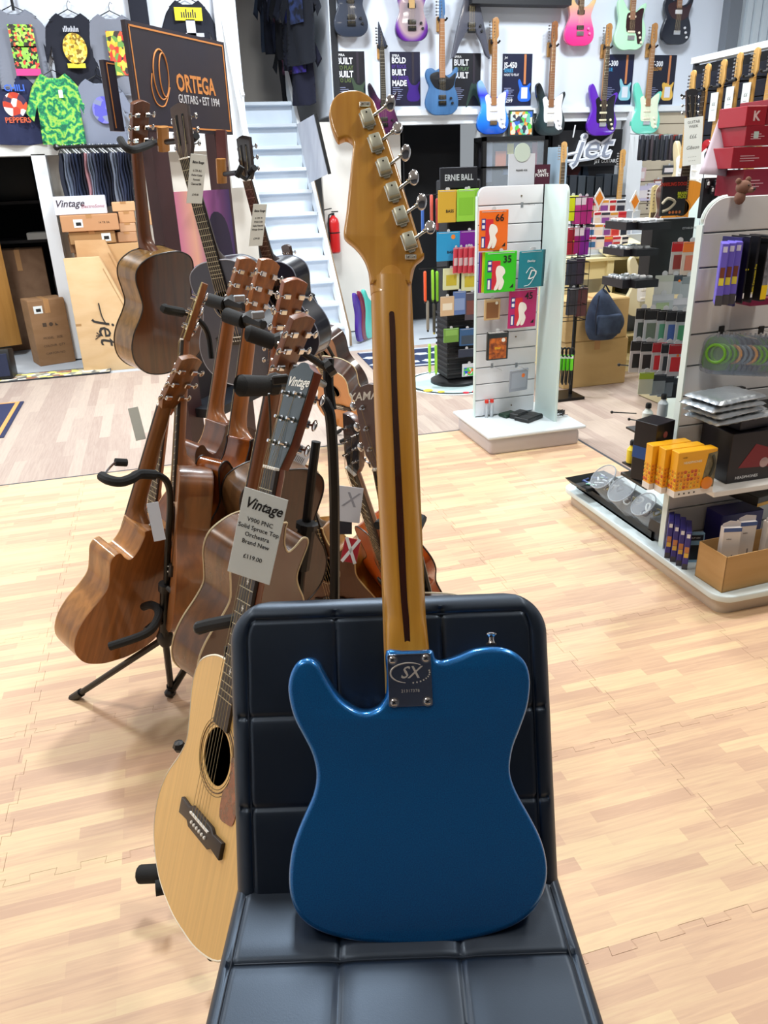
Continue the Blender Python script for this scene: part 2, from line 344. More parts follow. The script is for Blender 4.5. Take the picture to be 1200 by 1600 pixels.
q = MB(); q.add([(sx1+.04-(.16 if t else 0)+a, 7.70+(1.5 if t else 0), (2.35 if t else 0)+b) for t in (0, 1) for a in (0, .03) for b in (0, .12)], [(0, 1, 3, 2), (4, 6, 7, 5), (0, 4, 5, 1), (2, 3, 7, 6), (0, 2, 6, 4), (1, 5, 7, 3)])
st.part('outer_rail', q, mat('8a7358', .6), w=True, label='bare brown wooden rail')
for (a, b, r) in (((350, 30), (385, 215), .035), ((372, 140), (397, 330), .03), ((362, 90), (380, 150), .02)):
    q = MB(); q.tube([W(*a, 8.2), W(*b, 8.0)], r, 4); st.part('handrail', q, TRIMW, w=True)
# framed translucent panels leaning by the stairs
t = Thing('sheet_stack', 'pale grey ribbed plastic sheet with a black edge hanging beside the white stairs', 'panel', W(495, 280, 8.0))
q = MB(); q.add([W(464, 194, 8.2), W(492, 178, 7.9), W(512, 272, 7.9), W(484, 286, 8.2)]+[W(464, 194, 8.2)+V((0, .02, 0)), W(492, 178, 7.9)+V((0, .02, 0)), W(512, 272, 7.9)+V((0, .02, 0)), W(484, 286, 8.2)+V((0, .02, 0))], [(0, 1, 2, 3), (4, 7, 6, 5), (0, 4, 5, 1), (1, 5, 6, 2), (2, 6, 7, 3), (3, 7, 4, 0)])
t.part('sheet', q, mat('a9b1c2', .4, c2='bcc4d2', sc=(30, 3, 2)), w=True)
q = MB(); q.tube([W(493, 178, 7.88), W(515, 272, 7.88)], .02, 4); t.part('edge_frame', q, BLACKP, w=True)
# fire extinguisher
c = W(522, 395, 8.45); t = Thing('fire_extinguisher', 'red fire extinguisher hanging on the pale wall right of the stairs', 'fire extinguisher', (c.x, 8.40, c.z)); RED = mat('c81a1c', .3, coat=.4)
q = MB(); q.lathe((0, 0, 0), [(.045, 0), (.062, .015), (.062, .30), (.05, .34), (.022, .365), (.02, .375)], 20); t.part('cylinder', q, RED)
q = MB(); q.lathe((0, 0, .2), [(.0635, 0), (.0635, .012)], 20); t.part('band', q, BLACKP)
q = MB(); q.cyl((0, 0, .37), (0, 0, .40), .015); q.box((.02, 0, .41), (.07, .018, .012)); q.box((.015, 0, .44), (.08, .018, .01), Mx.Rotation(-.15, 4, 'Y')); t.part('valve_handle', q, BLACKP)
q = MB(); q.tube([(-.02, -.01, .39), (-.05, -.03, .38), (-.065, -.04, .30), (-.06, -.05, .12)], .009, 6); t.part('hose', q, BLACKP)
q = MB(); q.box((0, .07, .25), (.05, .05, .04)); t.part('bracket', q, GREYM)
for nm, xx, ang, cl_, lb in (('leaning_guitar_body', 562, -.12, '4a2a98', 'purple'), ('leaning_guitar_body', 570, -.08, '7a1f3a', 'dark red'), ('leaning_guitar_body', 578, -.05, '57cfc0', 'turquoise')):
    b = W(xx+2, 538, 7.95); q = MB()
    o = spline([(0, 0), (.09, .02), (.12, .1), (.09, .19), (.1, .28), (.09, .36), (.04, .40), (.0, .43), (-.05, .50), (-.09, .52), (-.1, .44), (-.08, .3), (-.11, .15), (-.09, .03)], 4)
    q.prism(o, -.02, .02, .008, Mx.Rotation(ang, 4, 'Y')); 
    single('electric_guitar', q, mat(cl_, .25, coat=.6), lb+' electric guitar standing by the corner right of the fire extinguisher', 'guitar', (b.x, 7.9+.06*(xx-562)/8, 0.0), .9)
# ================================================================ FOREGROUND: blue guitar on a padded stool
GT = radians(8.0); gO = P(650, 1480, .936); gX = CR.copy(); gZ = (CU*cos(GT)+FW*sin(GT)).normalized(); gY = gZ.cross(gX)
GM = frm(gO, gX, gY, gZ)
def pl(x, y, off=0.0):                                       # photo point -> guitar's own back plane (x, z)
    r = ray(x, y); t = ((gO+gY*off)-EYEP).dot(gY)/r.dot(gY); p = EYEP+r*t-gO; return (p.dot(gX), p.dot(gZ))
BLUE = mat('0b5ea8', .30, .65, coat=1, c2='157ec6', sc=(700, 700, 700), p0=.3, p1=.7, dist=0, name='blue_metallic')
NECKM = mat('bd8228', .28, coat=.7, c2='cd9638', sc=(70, 70, 3.5), name='amber_maple')
def crop(pts, ox, oy, s): return [(ox+a*s, oy+b*s) for a, b in pts]
gt = Thing('electric_guitar', 'metallic blue electric guitar leaning back-side out on the black padded stool', 'guitar', M=GM)
body_px = crop([(463,206),(464,300),(464,360),(460,395),(448,420),(425,445),(385,460),(345,455),(300,430),(260,395),(225,345),(200,300),(180,262),(152,240),(120,238),(90,253),(68,285),(55,325),(51,372),(62,440),(83,503),(118,570),(148,630),(165,690),(168,745),(155,810),(125,880),(95,950),(70,1025),(57,1100),(54,1180),(65,1250),(95,1315),(150,1364),(225,1397),(320,1420),(430,1434),(560,1440),(700,1435),(820,1415),(930,1385),(1020,1345),(1083,1290),(1122,1220),(1138,1140),(1130,1060),(1105,980),(1062,895),(1020,820),(990,750),(982,690),(995,610),(1025,530),(1055,440),(1066,350),(1060,290),(1040,245),(1000,210),(950,192),(890,190),(830,200),(770,225),(720,242),(690,246),(668,236),(655,203),(600,204),(530,206)], 430, 940, .375)
ol = [pl(*p) for p in body_px]; o2 = []
for i, p in enumerate(ol):                                   # refine
    o2.append(p)
sm = spline(o2, 3)
b = MB(); b.prism(sm, 0, .045, .0075); gt.part('body', b, BLUE, ang=50)
# neck: half-oval loft from heel to headstock
L_ = [(579,428),(581,520),(584,620),(589,740),(594,840),(599,930),(601,965),(603,1024)]; R_ = [(643,428),(643,520),(647,620),(653,740),(659,840),(664,930),(667,965),(672,1024)]
b = MB(); vs = []; K = 14; rows = []
nl = spline([V((*pl(*p, .025), 0)) for p in L_], 4, False); nr_ = spline([V((*pl(*p, .025), 0)) for p in R_], 4, False); N = len(nl)
for i in range(N):
    a, c = nl[i], nr_[i]; t = i/(N-1); sq = 2.2 if t < .86 else 2.2+(t-.86)*30; dp = .020 if t < .86 else .020+.002*(t-.86)*7
    row = []
    for k in range(K+1):
        th = pi*k/K; cc = -cos(th); hh = sin(th); e = 2/sq
        u = (abs(cc)**e)*(1 if cc > 0 else -1); v = hh**e
        row.append(V((a.x+(c.x-a.x)*(u+1)/2, .045-.002-dp*v, a.y+(c.y-a.y)*(u+1)/2)))
    rows.append(row)
vs = [p for r in rows for p in r]; fs = [(i*(K+1)+k, i*(K+1)+k+1, (i+1)*(K+1)+k+1, (i+1)*(K+1)+k) for i in range(N-1) for k in range(K)]
fs += [(i*(K+1), (i+1)*(K+1), (i+1)*(K+1)+K, i*(K+1)+K) for i in range(N-1)]+[tuple(range(K+1)), tuple((N-1)*(K+1)+k for k in range(K+1))]
b.add(vs, fs); neck = gt.part('neck', b, NECKM, ang=60)
# dark skunk stripe proud of the neck's crown by a hair
b = MB(); sL = [(608,490),(609,520),(612,620),(617,740),(621,840),(626,930),(629,965),(634,1022)]; sR = [(616,490),(618,520),(621,620),(627,740),(632,840),(636,930),(639,965),(642,1022)]
a1 = spline([V((*pl(*p, .0225), 0)) for p in sL], 4, False); a2 = spline([V((*pl(*p, .0225), 0)) for p in sR], 4, False); m = len(a1)
b.add([(p.x, .0225-(.0006 if k < m*2 else 0), p.y) for k, p in enumerate([q for pr in zip(a1, a2) for q in pr])], [(2*i, 2*i+1, 2*i+3, 2*i+2) for i in range(m-1)])
b.add([(p.x, .032, p.y) for q in zip(a1, a2) for p in q], [(2*i, 2*i+2, 2*i+3, 2*i+1) for i in range(m-1)])
k0 = 0; M2 = 2*m
b.f += [(2*i, 2*i+2, M2+2*i+2, M2+2*i) for i in range(m-1)]+[(2*i+1, M2+2*i+1, M2+2*i+3, 2*i+3) for i in range(m-1)]+[(0, M2, M2+1, 1)]
b.lathe((( a1[0].x+a2[0].x)/2, 0, a1[0].y), [((a2[0].x-a1[0].x)/2, .0221), ((a2[0].x-a1[0].x)/2, .032)], 14, 'y')
gt.part('skunk_stripe', b, mat('2a1008', .25, coat=.6, c2='3c170c', sc=(200, 200, 10)), neck, label='dark walnut strip down the back of the neck')
fb = MB(); A, B, C, D = nl[0], nr_[0], nr_[-1], nl[-1]
fb.prism([(A.x, A.y+.01), (D.x, D.y-.07), (C.x, C.y-.07), (B.x, B.y+.01)], .0432, .049); gt.part('fingerboard', fb, MAPLE)
hs = crop([(455,1606),(449,1596),(443,1560),(425,1500),(400,1430),(360,1365),(310,1310),(262,1270),(240,1245),(233,1215),(240,1150),(255,1050),(270,900),(285,750),(298,620),(306,540),(300,505),(280,482),(250,470),(218,480),(190,490),(168,462),(142,400),(124,330),(119,270),(136,195),(180,135),(240,105),(310,97),(370,106),(430,140),(472,185),(500,255),(560,420),(620,600),(680,790),(740,980),(800,1180),(858,1375),(862,1395),(845,1415),(805,1445),(778,1485),(764,1530),(757,1592),(748,1606),(600,1610)], 490, 120, .2)
hp = spline([pl(x, y, .028) for x, y in hs], 3); b = MB(); b.prism(hp, .028, .043, .004); 
hst = gt.part('headstock', b, NECKM, ang=50)
# volute blending neck into headstock
b = MB(); rows = []
for i in range(7):
    t = i/6; y = 404+t*50; x0 = 572+7*t**.6; x1 = 652-11*t**.6; a = pl(x0, y, .025); c = pl(x1, y, .025); dep = .020*(t**.8)+.0135*(1-t**.8)
    for k in range(K+1):
        th = pi*k/K; u = -cos(th); v = sin(th)**.8; rows.append(V((a[0]+(c[0]-a[0])*(u+1)/2, .043-dep*v*1.001, a[1]+(c[1]-a[1])*(u+1)/2)))
b.add(rows, [(i*(K+1)+k, i*(K+1)+k+1, (i+1)*(K+1)+k+1, (i+1)*(K+1)+k) for i in range(6) for k in range(K)]+[tuple(6*(K+1)+k for k in range(K+1)), tuple(range(K+1))]); gt.part('volute', b, NECKM, hst, ang=60)
# tuners
hc = crop([(420,310),(485,500),(550,690),(618,882),(680,1070),(747,1270)], 490, 120, .2); bc = crop([(600,205),(656,403),(720,594),(783,786),(845,978),(911,1175)], 490, 120, .2)
a0 = pl(*hc[0], .02); a5 = pl(*hc[5], .02); axu = V((a0[0]-a5[0], 0, a0[1]-a5[1])).normalized(); axr = V((axu.z, 0, -axu.x))
NICK = mat('cfd0c6', .22, .85); CREAMN = mat('c9cdbc', .35, .35)
for i in range(6):
    h = pl(*hc[i], .02); k = pl(*bc[i], .03); c = V((h[0], 0, h[1])); kb = V((k[0], .030, k[1])); T = Mx((axr, V((0, 1, 0)), axu)).transposed().to_4x4(); T.translation = c
    q = MB(); q.rbox((0, .0215, 0), (.0165, .011, .0215), .0022, 2, T); tn = gt.part('tuner', q, CREAMN, hst)
    q = MB(); q.lathe((0, 0, 0), [(.0012, .0155), (.0016, .0158), (.0016, .017)], 10, 'y', T @ Mx.Translation((0, 0, .004))); gt.part('oil_hole', q, BLACKM, tn) if 0 else None
    q = MB(); q.prism([(-.006, -.0125), (.006, -.0125), (.004, -.0165), (-.004, -.0165)], .0262, .028, M=T); q.rbox((0, .0262, 0), (.0195, .003, .0255), .001, 1, T); gt.part('base_plate', q, NICK, tn)
    q = MB(); q.lathe((0, .0156, .0045), [(.0013, 0), (.0013, .0006)], 10, 'y', T); gt.part('screw_hole', q, BLACKM, tn)
    d = (kb-(c+V((0, .024, 0)))).normalized(); q = MB(); q.cyl(c+V((0, .024, 0))+axr*.006, kb, .0020, 10); q.cyl(kb-d*.012, kb-d*.006, .003, 10, .0024); gt.part('shaft', q, NICK, tn)
    q = MB(); vz = axu; vy = d.cross(vz).normalized(); rot = Mx.Rotation([.35, -.3, .45, .1, .3, -.25][i], 4, d); vy = rot @ vy; vz = rot @ vz
    for rr in range(1): pass
    F_ = Mx((d, vy, vz)).transposed().to_4x4(); F_.translation = kb
    q.sph((0, 0, 0), 1, 20, (.0092, .0042, .0112), F_); gt.part('button', q, CHROME, tn)
    q = MB(); q.cyl(c+V((0, .043, 0)), c+V((0, .058, 0)), .0035, 10); gt.part('string_post', q, NICK, tn)
for hx, hy in ((570, 158), (642, 398)):
    h = pl(hx, hy, .02); q = MB(); q.rbox((h[0], .0265, h[1]), (.016, .0025, .008), .001, 1); q.sph((h[0]-.004, .0252, h[1]), .0022, 8); q.sph((h[0]+.004, .0252, h[1]), .0022, 8); gt.part('tuner_screw_plate', q, NICK, hst)
for t in range(6):
    x = (A.x+B.x)/2+(t-2.5)*.0068; xb = (A.x+B.x)/2; q = MB(); q.tube([(xb+(t-2.5)*.0068, .0515, A.y+.005), (.0+(t-2.5)*.0105, .055, .09)], .0004, 4); gt.part('string', q, STRING)
q = MB(); q.rbox(((A.x+B.x)/2, .0475, A.y+.008), (.044, .010, .004), .001, 1); gt.part('nut', q, IVORY)
q = MB(); q.box((0, .048, .09), (.085, .006, .075)); gt.part('bridge', q, CHROME)
# neck plate with the oval logo and number
cs = [pl(*p) for p in crop([(181,332),(453,322),(463,648),(190,660)], 560, 940, .25)]
q = MB(); c0 = sum((V((a, b_)) for a, b_ in cs), V((0, 0)))/4; ang = atan2(cs[1][1]-cs[0][1], cs[1][0]-cs[0][0]); wP = (V(cs[1])-V(cs[0])).length; hP = (V(cs[3])-V(cs[0])).length
TP = Mx.Translation((c0.x, 0, c0.y)) @ Mx.Rotation(-ang, 4, 'Y'); rr = .003
rp = []
for (sx, sy, a_) in ((1, 1, 0), (-1, 1, 90), (-1, -1, 180), (1, -1, 270)):
    for k in range(5): a = radians(a_+k*22.5); rp.append((sx*(wP/2-rr)+rr*cos(a), sy*(hP/2-rr)+rr*sin(a)))
q.prism(rp, .0002, -.0024, .0006, TP); npl = gt.part('neck_plate', q, mat('8d97ac', .09, 1), label='polished chrome neck plate')
ENG = mat('b9b4ad', .45, .2)
for sx, sy in ((-.38, .40), (.38, .41), (-.38, -.41), (.38, -.41)):
    sT = TP @ Mx.Translation((sx*wP, 0, sy*hP)); q = MB(); q.lathe((0, 0, 0), [(.0064, -.0022), (.0064, -.003), (.0052, -.0032)], 18, 'y', sT); q.lathe((0, 0, 0), [(.0048, -.0028), (.0046, -.0044), (.0030, -.0054), (.0008, -.0058)], 18, 'y', sT); sc = gt.part('screw', q, CHROME, npl)
    q = MB(); a = radians(35); 
    for kk in range(2): q.box((0, -.0059, 0), (.0046, .0006, .0010), sT @ Mx.Rotation(a+kk*pi/2, 4, 'Y'))
    gt.part('cross_slot', q, BLACKM, npl)
PT = TP @ Mx.Translation((0, -.0026, 0))
txt('SX', .021, ENG, npl, PT @ at(.0, 0, .009), shear=.35, bold=.01)
q = MB(); arc = [(-.001+.0235*cos(radians(a)), -.0002, .009+.0125*sin(radians(a))) for a in range(50, 262, 8)]; q.tube(arc, [.0008*(.5+sin(pi*i/(len(arc)-1))) for i in range(len(arc))], 6, M=PT)
for k in range(9): a = radians(-85+k*12); q.lathe((.002+.0235*cos(a), 0, .009+.0125*sin(a)), [(.0011, 0), (.0011, -.0004)], 8, 'y', PT)
gt.part('engraved_oval', q, ENG, npl)
txt('21317378', .0052, ENG, npl, PT @ at(0, 0, -.0135), kern=1.15)
# strap button on the upper bout's edge
sb = pl(768, 1004, .02); sT = frm(V((sb[0], .022, sb[1]-.002)), V((1, 0, 0)), V((0, 1, 0)), V((0, 0, 1)))
q = MB(); q.lathe((0, 0, 0), [(.0055, 0), (.0045, .003), (.0035, .006), (.004, .009), (.0075, .0125), (.0075, .014), (.005, .0155), (.001, .0158)], 20, M=sT); gt.part('strap_button', q, CHROME)
q = MB(); q.lathe((0, 0, 0), [(.0068, -.001), (.0068, .0012), (.004, .0018)], 20, M=sT); gt.part('felt_washer', q, mat('1a1a1c', .9))

# ---- stool: tufted back and seat on a gas lift
LEA = mat('0a121e', .42, bump=(700, .05), spec=.9, name='black_leather'); STI = mat('1c2634', .6)  # blue specular tint puts cool reflected light into the leather's colour
ST_ = Thing('bar_stool', 'black faux-leather padded stool with square-tufted back and seat under the blue guitar', 'stool', M=frm(V((0, 0, 0)), R0, FH, UPW))
SH = .72; JY = .722; TY = .925; TZ = 1.048                     # seat height, back junction, back top (front face)
def groove(u, lines, w): return sum(exp(-((u-l)/w)**2) for l in lines)
bd = V((0, TY-JY, TZ-SH)); blen = bd.length; bd.normalize(); bn = V((0, bd.z, -bd.y))*1.0   # outward from front face = toward viewer is -bn
fwd = V((0, -bd.z, bd.y))
def wid(t): return .2145+.008*t
CRN = .058
def back_pt(u, v):                                            # u across, v up (0 at the junction, 1 at the very top)
    h = blen*v; x = (u*2-1); hw = wid(v)
    top = blen; d = top-h
    if d < CRN: hw -= CRN-sqrt(max(0, CRN**2-(CRN-d)**2))
    X = x*hw; f = 0
    ed = min(hw-abs(X), d); R = .024
    edge_drop = 0 if ed > R else (R-sqrt(max(0, R*R-(R-ed)**2)))
    f = -edge_drop
    gl = .0035*(exp(-((X+.073)/.0028)**2)+exp(-((X-.073)/.0028)**2))+.0015*(exp(-((X+.073)/.012)**2)+exp(-((X-.073)/.012)**2)) if ed > .018 else 0
    gh = .0035*(exp(-((h-.112)/.0028)**2)+exp(-((h-.230)/.0028)**2))+.0015*(exp(-((h-.112)/.012)**2)+exp(-((h-.230)/.012)**2)) if ed > .012 else 0
    gr = .003*exp(-((ed-.026)/.0022)**2)
    puff = .004*abs(sin(pi*(h/ .124)))*.5 if ed > .03 else 0
    return V((X, JY, SH))+bd*h+fwd*(f-gl-gh-gr+puff) + V((0, 0, 0))
def rim(u0, n, fn): pass
q = MB(); NU, NV = 170, 150; q.grid(back_pt, NU, NV)
# sides, top edge and rear shell
def ring(off):
    pts = []
    for k in range(NV+1): pts.append(back_pt(0, k/NV))
    for k in range(1, NU): pts.append(back_pt(k/NU, 1))
    for k in range(NV, -1, -1): pts.append(back_pt(1, k/NV))
    c = V((0, JY, SH))+bd*blen*.5
    return [p-fwd*(off)-(p-c-fwd*(p-c).dot(fwd))*sh for p in pts for sh in [0 if off < .03 else .04]]
rings = [ring(0), ring(.012), ring(.034), ring(.042)]; n = len(rings[0]); k = len(q.v)
for r in rings: q.v += r
for a in range(3):
    q.f += [(k+a*n+i, k+a*n+i+1, k+(a+1)*n+i+1, k+(a+1)*n+i) for i in range(n-1)]
q.f.append(tuple(k+3*n+i for i in range(n))); ST_.part('backrest', q, LEA, ang=60)
q = MB(); pts = []                                            # piping seam inside the rim
for t in range(0, 41): v = t/40*.93; h = blen*v; pts.append(V((-(wid(v)-.027), JY, SH))+bd*h)
seamL = pts
def seam(pts): return [p+fwd*.0006 for p in pts]
def mkseam(xz, name='seam'):
    q = MB(); q.tube(xz, .0011, 5); ST_.part(name, q, STI)
tp = [V((x, JY, SH))+bd*(blen-.026-(0 if abs(x) < .16 else (abs(x)-.16)**2*8))+fwd*(.0) for x in [i*.01-.185 for i in range(38)]]
mkseam([p-fwd*.0028 for p in tp])
for sx in (-1, 1): mkseam([V((sx*(wid(i/30)-.026), JY, SH))+bd*(blen*i/30*.93)-fwd*.0028 for i in range(1, 31)])
def seat_pt(u, v):                                            # v 0 at rear
    y = JY-.0+(.02) - v*.43; hw = .2165+.012*min(1, v*1.6); x = (u*2-1); d = min(v*.43+.2, (1-v)*.43)
    if d < .06: hw -= .06-sqrt(max(0, .06**2-(.06-d)**2))
    X = x*hw; ed = min(hw-abs(X), d); R = .02; drop = 0 if ed > R else (R-sqrt(max(0, R*R-(R-ed)**2)))
    yy = v*.43
    gx = .0035*(exp(-((X+.073)/.0028)**2)+exp(-((X-.073)/.0028)**2))+.002*(exp(-((X+.073)/.014)**2)+exp(-((X-.073)/.014)**2)) if ed > .015 else 0
    gy = .0035*(exp(-((yy-.112)/.0028)**2)+exp(-((yy-.245)/.0028)**2))+.002*(exp(-((yy-.112)/.014)**2)+exp(-((yy-.245)/.014)**2)) if ed > .012 else 0
    gr = .003*exp(-((ed-.018)/.003)**2)
    return V((X, y, SH+.004-drop-gx-gy-gr-(.010*v*v)))
q = MB(); q.grid(seat_pt, 150, 150)
def sring(off):
    pts = [seat_pt(0, k/150) for k in range(151)]+[seat_pt(k/150, 1) for k in range(1, 150)]+[seat_pt(1, k/150) for k in range(150, -1, -1)]
    return [p-V((p.x*.05*(off > .05), 0, off)) for p in pts]
rings = [sring(0), sring(.015), sring(.05), sring(.062)]; n = len(rings[0]); k = len(q.v)
for r in rings: q.v += r
for a in range(3): q.f += [(k+a*n+i, k+a*n+i+1, k+(a+1)*n+i+1, k+(a+1)*n+i) for i in range(n-1)]
q.f.append(tuple(k+3*n+i for i in range(n))); ST_.part('seat', q, LEA, ang=60)
for yy in (.112, .245): mkseam([seat_pt(u/40, yy/.43)+V((0, 0, .0012)) for u in range(2, 39)])
for sx in (0, 1): mkseam([seat_pt(sx*1.0+(-1 if sx else 1)*(.018/.44), v/40)+V((0, 0, .0010)) for v in range(2, 37)])
STEEL = mat('b9bcc0', .2, 1)
q = MB(); q.lathe((0, .50, 0), [(.2, .013), (.2, .018), (.19, .024), (.05, .04), (.03, .06), (.03, .40), (.02, .40), (.02, .655)], 32); ST_.part('pedestal', q, STEEL)
q = MB(); q.tube([(.14*cos(a), .40+.1*sin(a), .32) for a in [pi+i*pi/12 for i in range(13)]]+[(.03, .50, .34), (-.03, .50, .34)], .01, 8, True); ST_.part('footrest', q, STEEL)
q = MB(); q.box((0, .5, .65), (.2, .2, .015)); ST_.part('mounting_plate', q, BLACKP)
# ================================================================ GUITAR BUILDERS
def acoustic(lbl, M, top='d9b77c', side='8a5a30', back=None, neckc='8a4a22', headface=None, cut=False, binding='e8dcc0', bl=.49, bw=1.0, depth=.10, near=False, name='acoustic_guitar',
             headtxt=None, hsh='std', slot=False, pick=False, gloss=.3, board='2a1b15', group=None, open_back=True, knobs=False, TUN=None, headc=None, tilt=-14):
    t = Thing(name, lbl, 'guitar', M=M, group=group)
    prof = [(0, 0), (.004, .06), (.03, .132), (.085, .183), (.15, .195), (.21, .177), (.265, .140), (.305, .123), (.35, .130), (.41, .143), (.455, .130), (.483, .08), (.49, .03)]
    k = bl/.49; R = [(x*bw, z*k) for z, x in prof]; 
    if cut: R = R[:9]+[(.140*bw, .395*k), (.132*bw, .418*k), (.112*bw, .424*k), (.090*bw, .405*k), (.064*bw, .395*k), (.042*bw, .425*k), (.033*bw, .47*k), (.03, .49*k)]
    Lf = [(-x, z) for x, z in [(x*bw, z*k) for z, x in prof]][::-1]
    ol = [(p.x, p.y) for p in spline([(a, b) for a, b in R+Lf[:-1]], 4)]
    if cut == -1: ol = [(-x, z) for x, z in ol]
    sm_ = mat(side, gloss, coat=.5, c2=''.join('%02x' % int(max(0, int(side[i:i+2], 16)*.78)) for i in (0, 2, 4)), sc=(40, 40, 6))
    bk = back or side; bm_ = mat(bk, gloss, coat=.5, c2=''.join('%02x' % int(max(0, int(bk[i:i+2], 16)*.8)) for i in (0, 2, 4)), sc=(50, 50, 4))
    tm_ = mat(top, .38, coat=.3, c2=''.join('%02x' % int(min(255, int(top[i:i+2], 16)*1.05)) for i in (0, 2, 4)), sc=(160, 10, 3))
    nm_ = mat(neckc, .35, coat=.3, c2=''.join('%02x' % int(int(neckc[i:i+2], 16)*.85) for i in (0, 2, 4)), sc=(90, 90, 5)); bo = mat(board, .45)
    q = MB(); n = len(ol); q.add([(x, y, z) for y in (.001, depth-.001) for x, z in ol], [(i, (i+1) % n, n+(i+1) % n, n+i) for i in range(n)]); t.part('side', q, sm_, ang=60)
    hz = .325*k; hr = .05; hole = [(hr*cos(a*pi/14), hz+hr*sin(a*pi/14)) for a in range(28)]
    me = curve_mesh([ol, hole], .0014); me.transform(XZ); t.part('soundboard', me, tm_)
    q = MB(); q.prism(ol, depth-.003, depth); t.part('back_panel', q, bm_)
    if binding:
        for yy in ((0, depth) if near else (0, depth)):
            q = MB(); q.tube([(x, yy, z) for x, z in ol], .0024 if near else .0028, 5, True); t.part('binding', q, mat(binding, .4))
    for rr in ((.056, .062, .068) if near else (.058,)):
        q = MB(); q.tube([(rr*cos(a*pi/18), -.0014, hz+rr*sin(a*pi/18)) for a in range(36)], .0009 if rr != .062 else .0022, 5, True, .5 if near else 1); t.part('rosette', q, mat('2a1c14' if rr != .062 else '6d5238', .4) if near else mat('d8c8a0' if int(top[:2], 16) < 120 else '3a2a1c', .4))
    # neck
    nz = bl+.35; SCL = .635
    q = MB(); rows = []; K2 = 10; st = [(bl-.004, .030, .075), (bl+.012, .029, .05), (bl+.03, .0285, .028), (bl+.06, .028, .021), (bl+.2, .0255, .020), (nz-.01, .0225, .019), (nz+.01, .0215, .017)]
    for z, w_, d_ in st:
        for kk in range(K2+1): th = pi*kk/K2; rows.append(V((-cos(th)*w_, d_*sin(th)**.8, z)))
    q.add(rows, [(i*(K2+1)+kk, i*(K2+1)+kk+1, (i+1)*(K2+1)+kk+1, (i+1)*(K2+1)+kk) for i in range(len(st)-1) for kk in range(K2)]+[tuple(range(K2+1)), tuple((len(st)-1)*(K2+1)+kk for kk in range(K2+1))]+[(i*(K2+1), (i+1)*(K2+1), (i+1)*(K2+1)+K2, i*(K2+1)+K2) for i in range(len(st)-1)])
    neck = t.part('neck', q, nm_, ang=60)
    q = MB(); z0 = hz+hr+.004; q.prism([(-.0275, z0), (.0275, z0), (.0215, nz), (-.0215, nz)], -.0075, -.0005); fbd = t.part('fingerboard', q, bo)
    def fz(i): return nz-SCL*(1-2**(-i/12))
    nfr = 18
    for i in range(1, nfr+1):
        z = fz(i)
        if z < z0: break
        wv = .0215+(.006)*(nz-z)/(nz-z0); q = MB(); q.box((0, -.0079, z), (2*wv, .0012, .0014 if near else .002)); t.part('fret', q, mat('cfc6a8', .3, .8), fbd)
    if near:
        for i in (3, 5, 7, 9, 12, 15):
            z = (fz(i)+fz(i-1))/2; q = MB(); q.box((0, -.0077, z), (.009, .0008, .0022)); q.box((0, -.0077, z), (.0022, .0008, .011)); t.part('inlay', q, PEARL, fbd)
    q = MB(); q.rbox((0, -.006, nz+.002), (.044, .010, .005), .001, 1); t.part('nut', q, PEARL)
    # bridge
    bz = nz-SCL-.009; q = MB()
    q.prism([(-.085, bz-.016), (-.085, bz+.014), (-.05, bz+.012), (-.04, bz+.019), (.04, bz+.019), (.05, bz+.012), (.085, bz+.014), (.085, bz-.016), (.05, bz-.013), (.04, bz-.021), (-.04, bz-.021), (-.05, bz-.013)], -.0012, -.0095, .002); br = t.part('bridge', q, bo)
    q = MB(); q.box((0, -.0105, bz+.009), (.075, .005, .003)); t.part('saddle', q, PEARL, br)
    for i in range(6):
        q = MB(); q.sph(((i-2.5)*.011, -.010, bz-.006), .0036 if near else .003, 8); t.part('bridge_pin', q, PEARL, br)
    # headstock, tilted back
    HT = Mx.Translation((0, .0, nz+.004)) @ Mx.Rotation(radians(tilt), 4, 'X')
    if hsh == 'flare': hp_ = [(-.0215, 0), (-.034, .045), (-.039, .172), (-.024, .178), (-.012, .186), (0, .188), (.012, .186), (.024, .178), (.039, .172), (.034, .045), (.0215, 0)]
    elif hsh == 'round': hp_ = [(-.0215, 0), (-.033, .03), (-.034, .14), (-.028, .158), (-.012, .17), (.012, .17), (.028, .158), (.034, .14), (.033, .03), (.0215, 0)]
    else: hp_ = [(-.0215, 0), (-.034, .03), (-.037, .165), (-.02, .172), (0, .176), (.02, .172), (.037, .165), (.034, .03), (.0215, 0)]
    hm = mat(headc, .3, coat=.3) if headc else nm_
    q = MB(); q.prism(hp_, .0005, .017, .0012, HT); hd = t.part('headstock', q, hm)
    q = MB(); q.prism([(x*.985, z) for x, z in hp_], -.0012, .0004, M=HT); t.part('face_veneer', q, mat(headface or neckc, .25, coat=.5), hd)
    if slot:
        for sx in (-.013, .013):
            q = MB(); q.rbox((sx, -.0015, .09), (.009, .003, .10), .001, 1, HT); t.part('slot', q, BLACKM, hd)
    TM = TUN or CHROME
    for sx in (-1, 1):
        for j in range(3):
            zz = .042+j*.044; q = MB()
            if not slot: q.cyl((sx*.020, 0, zz), (sx*.020, -.016, zz), .003, 8, M=HT); q.cyl((sx*.020, -.0012, zz), (sx*.020, -.003, zz), .0055, 10, M=HT)
            q.rbox((sx*.022, .022, zz), (.020, .009, .015), .002, 1, HT); q.cyl((sx*.03, .022, zz), (sx*.047, .022, zz), .0022, 8, M=HT)
            tu = t.part('tuner', q, TM, hd); q = MB(); q.sph((sx*.052, .022, zz), 1, 12, (.0075, .0035, .0105), HT); t.part('tuner_button', q, TM, tu)
    if headtxt: txt(headtxt, .024 if near else .02, PEARL, hd, HT @ at(0, -.0014, .152), shear=.3, bold=.012)
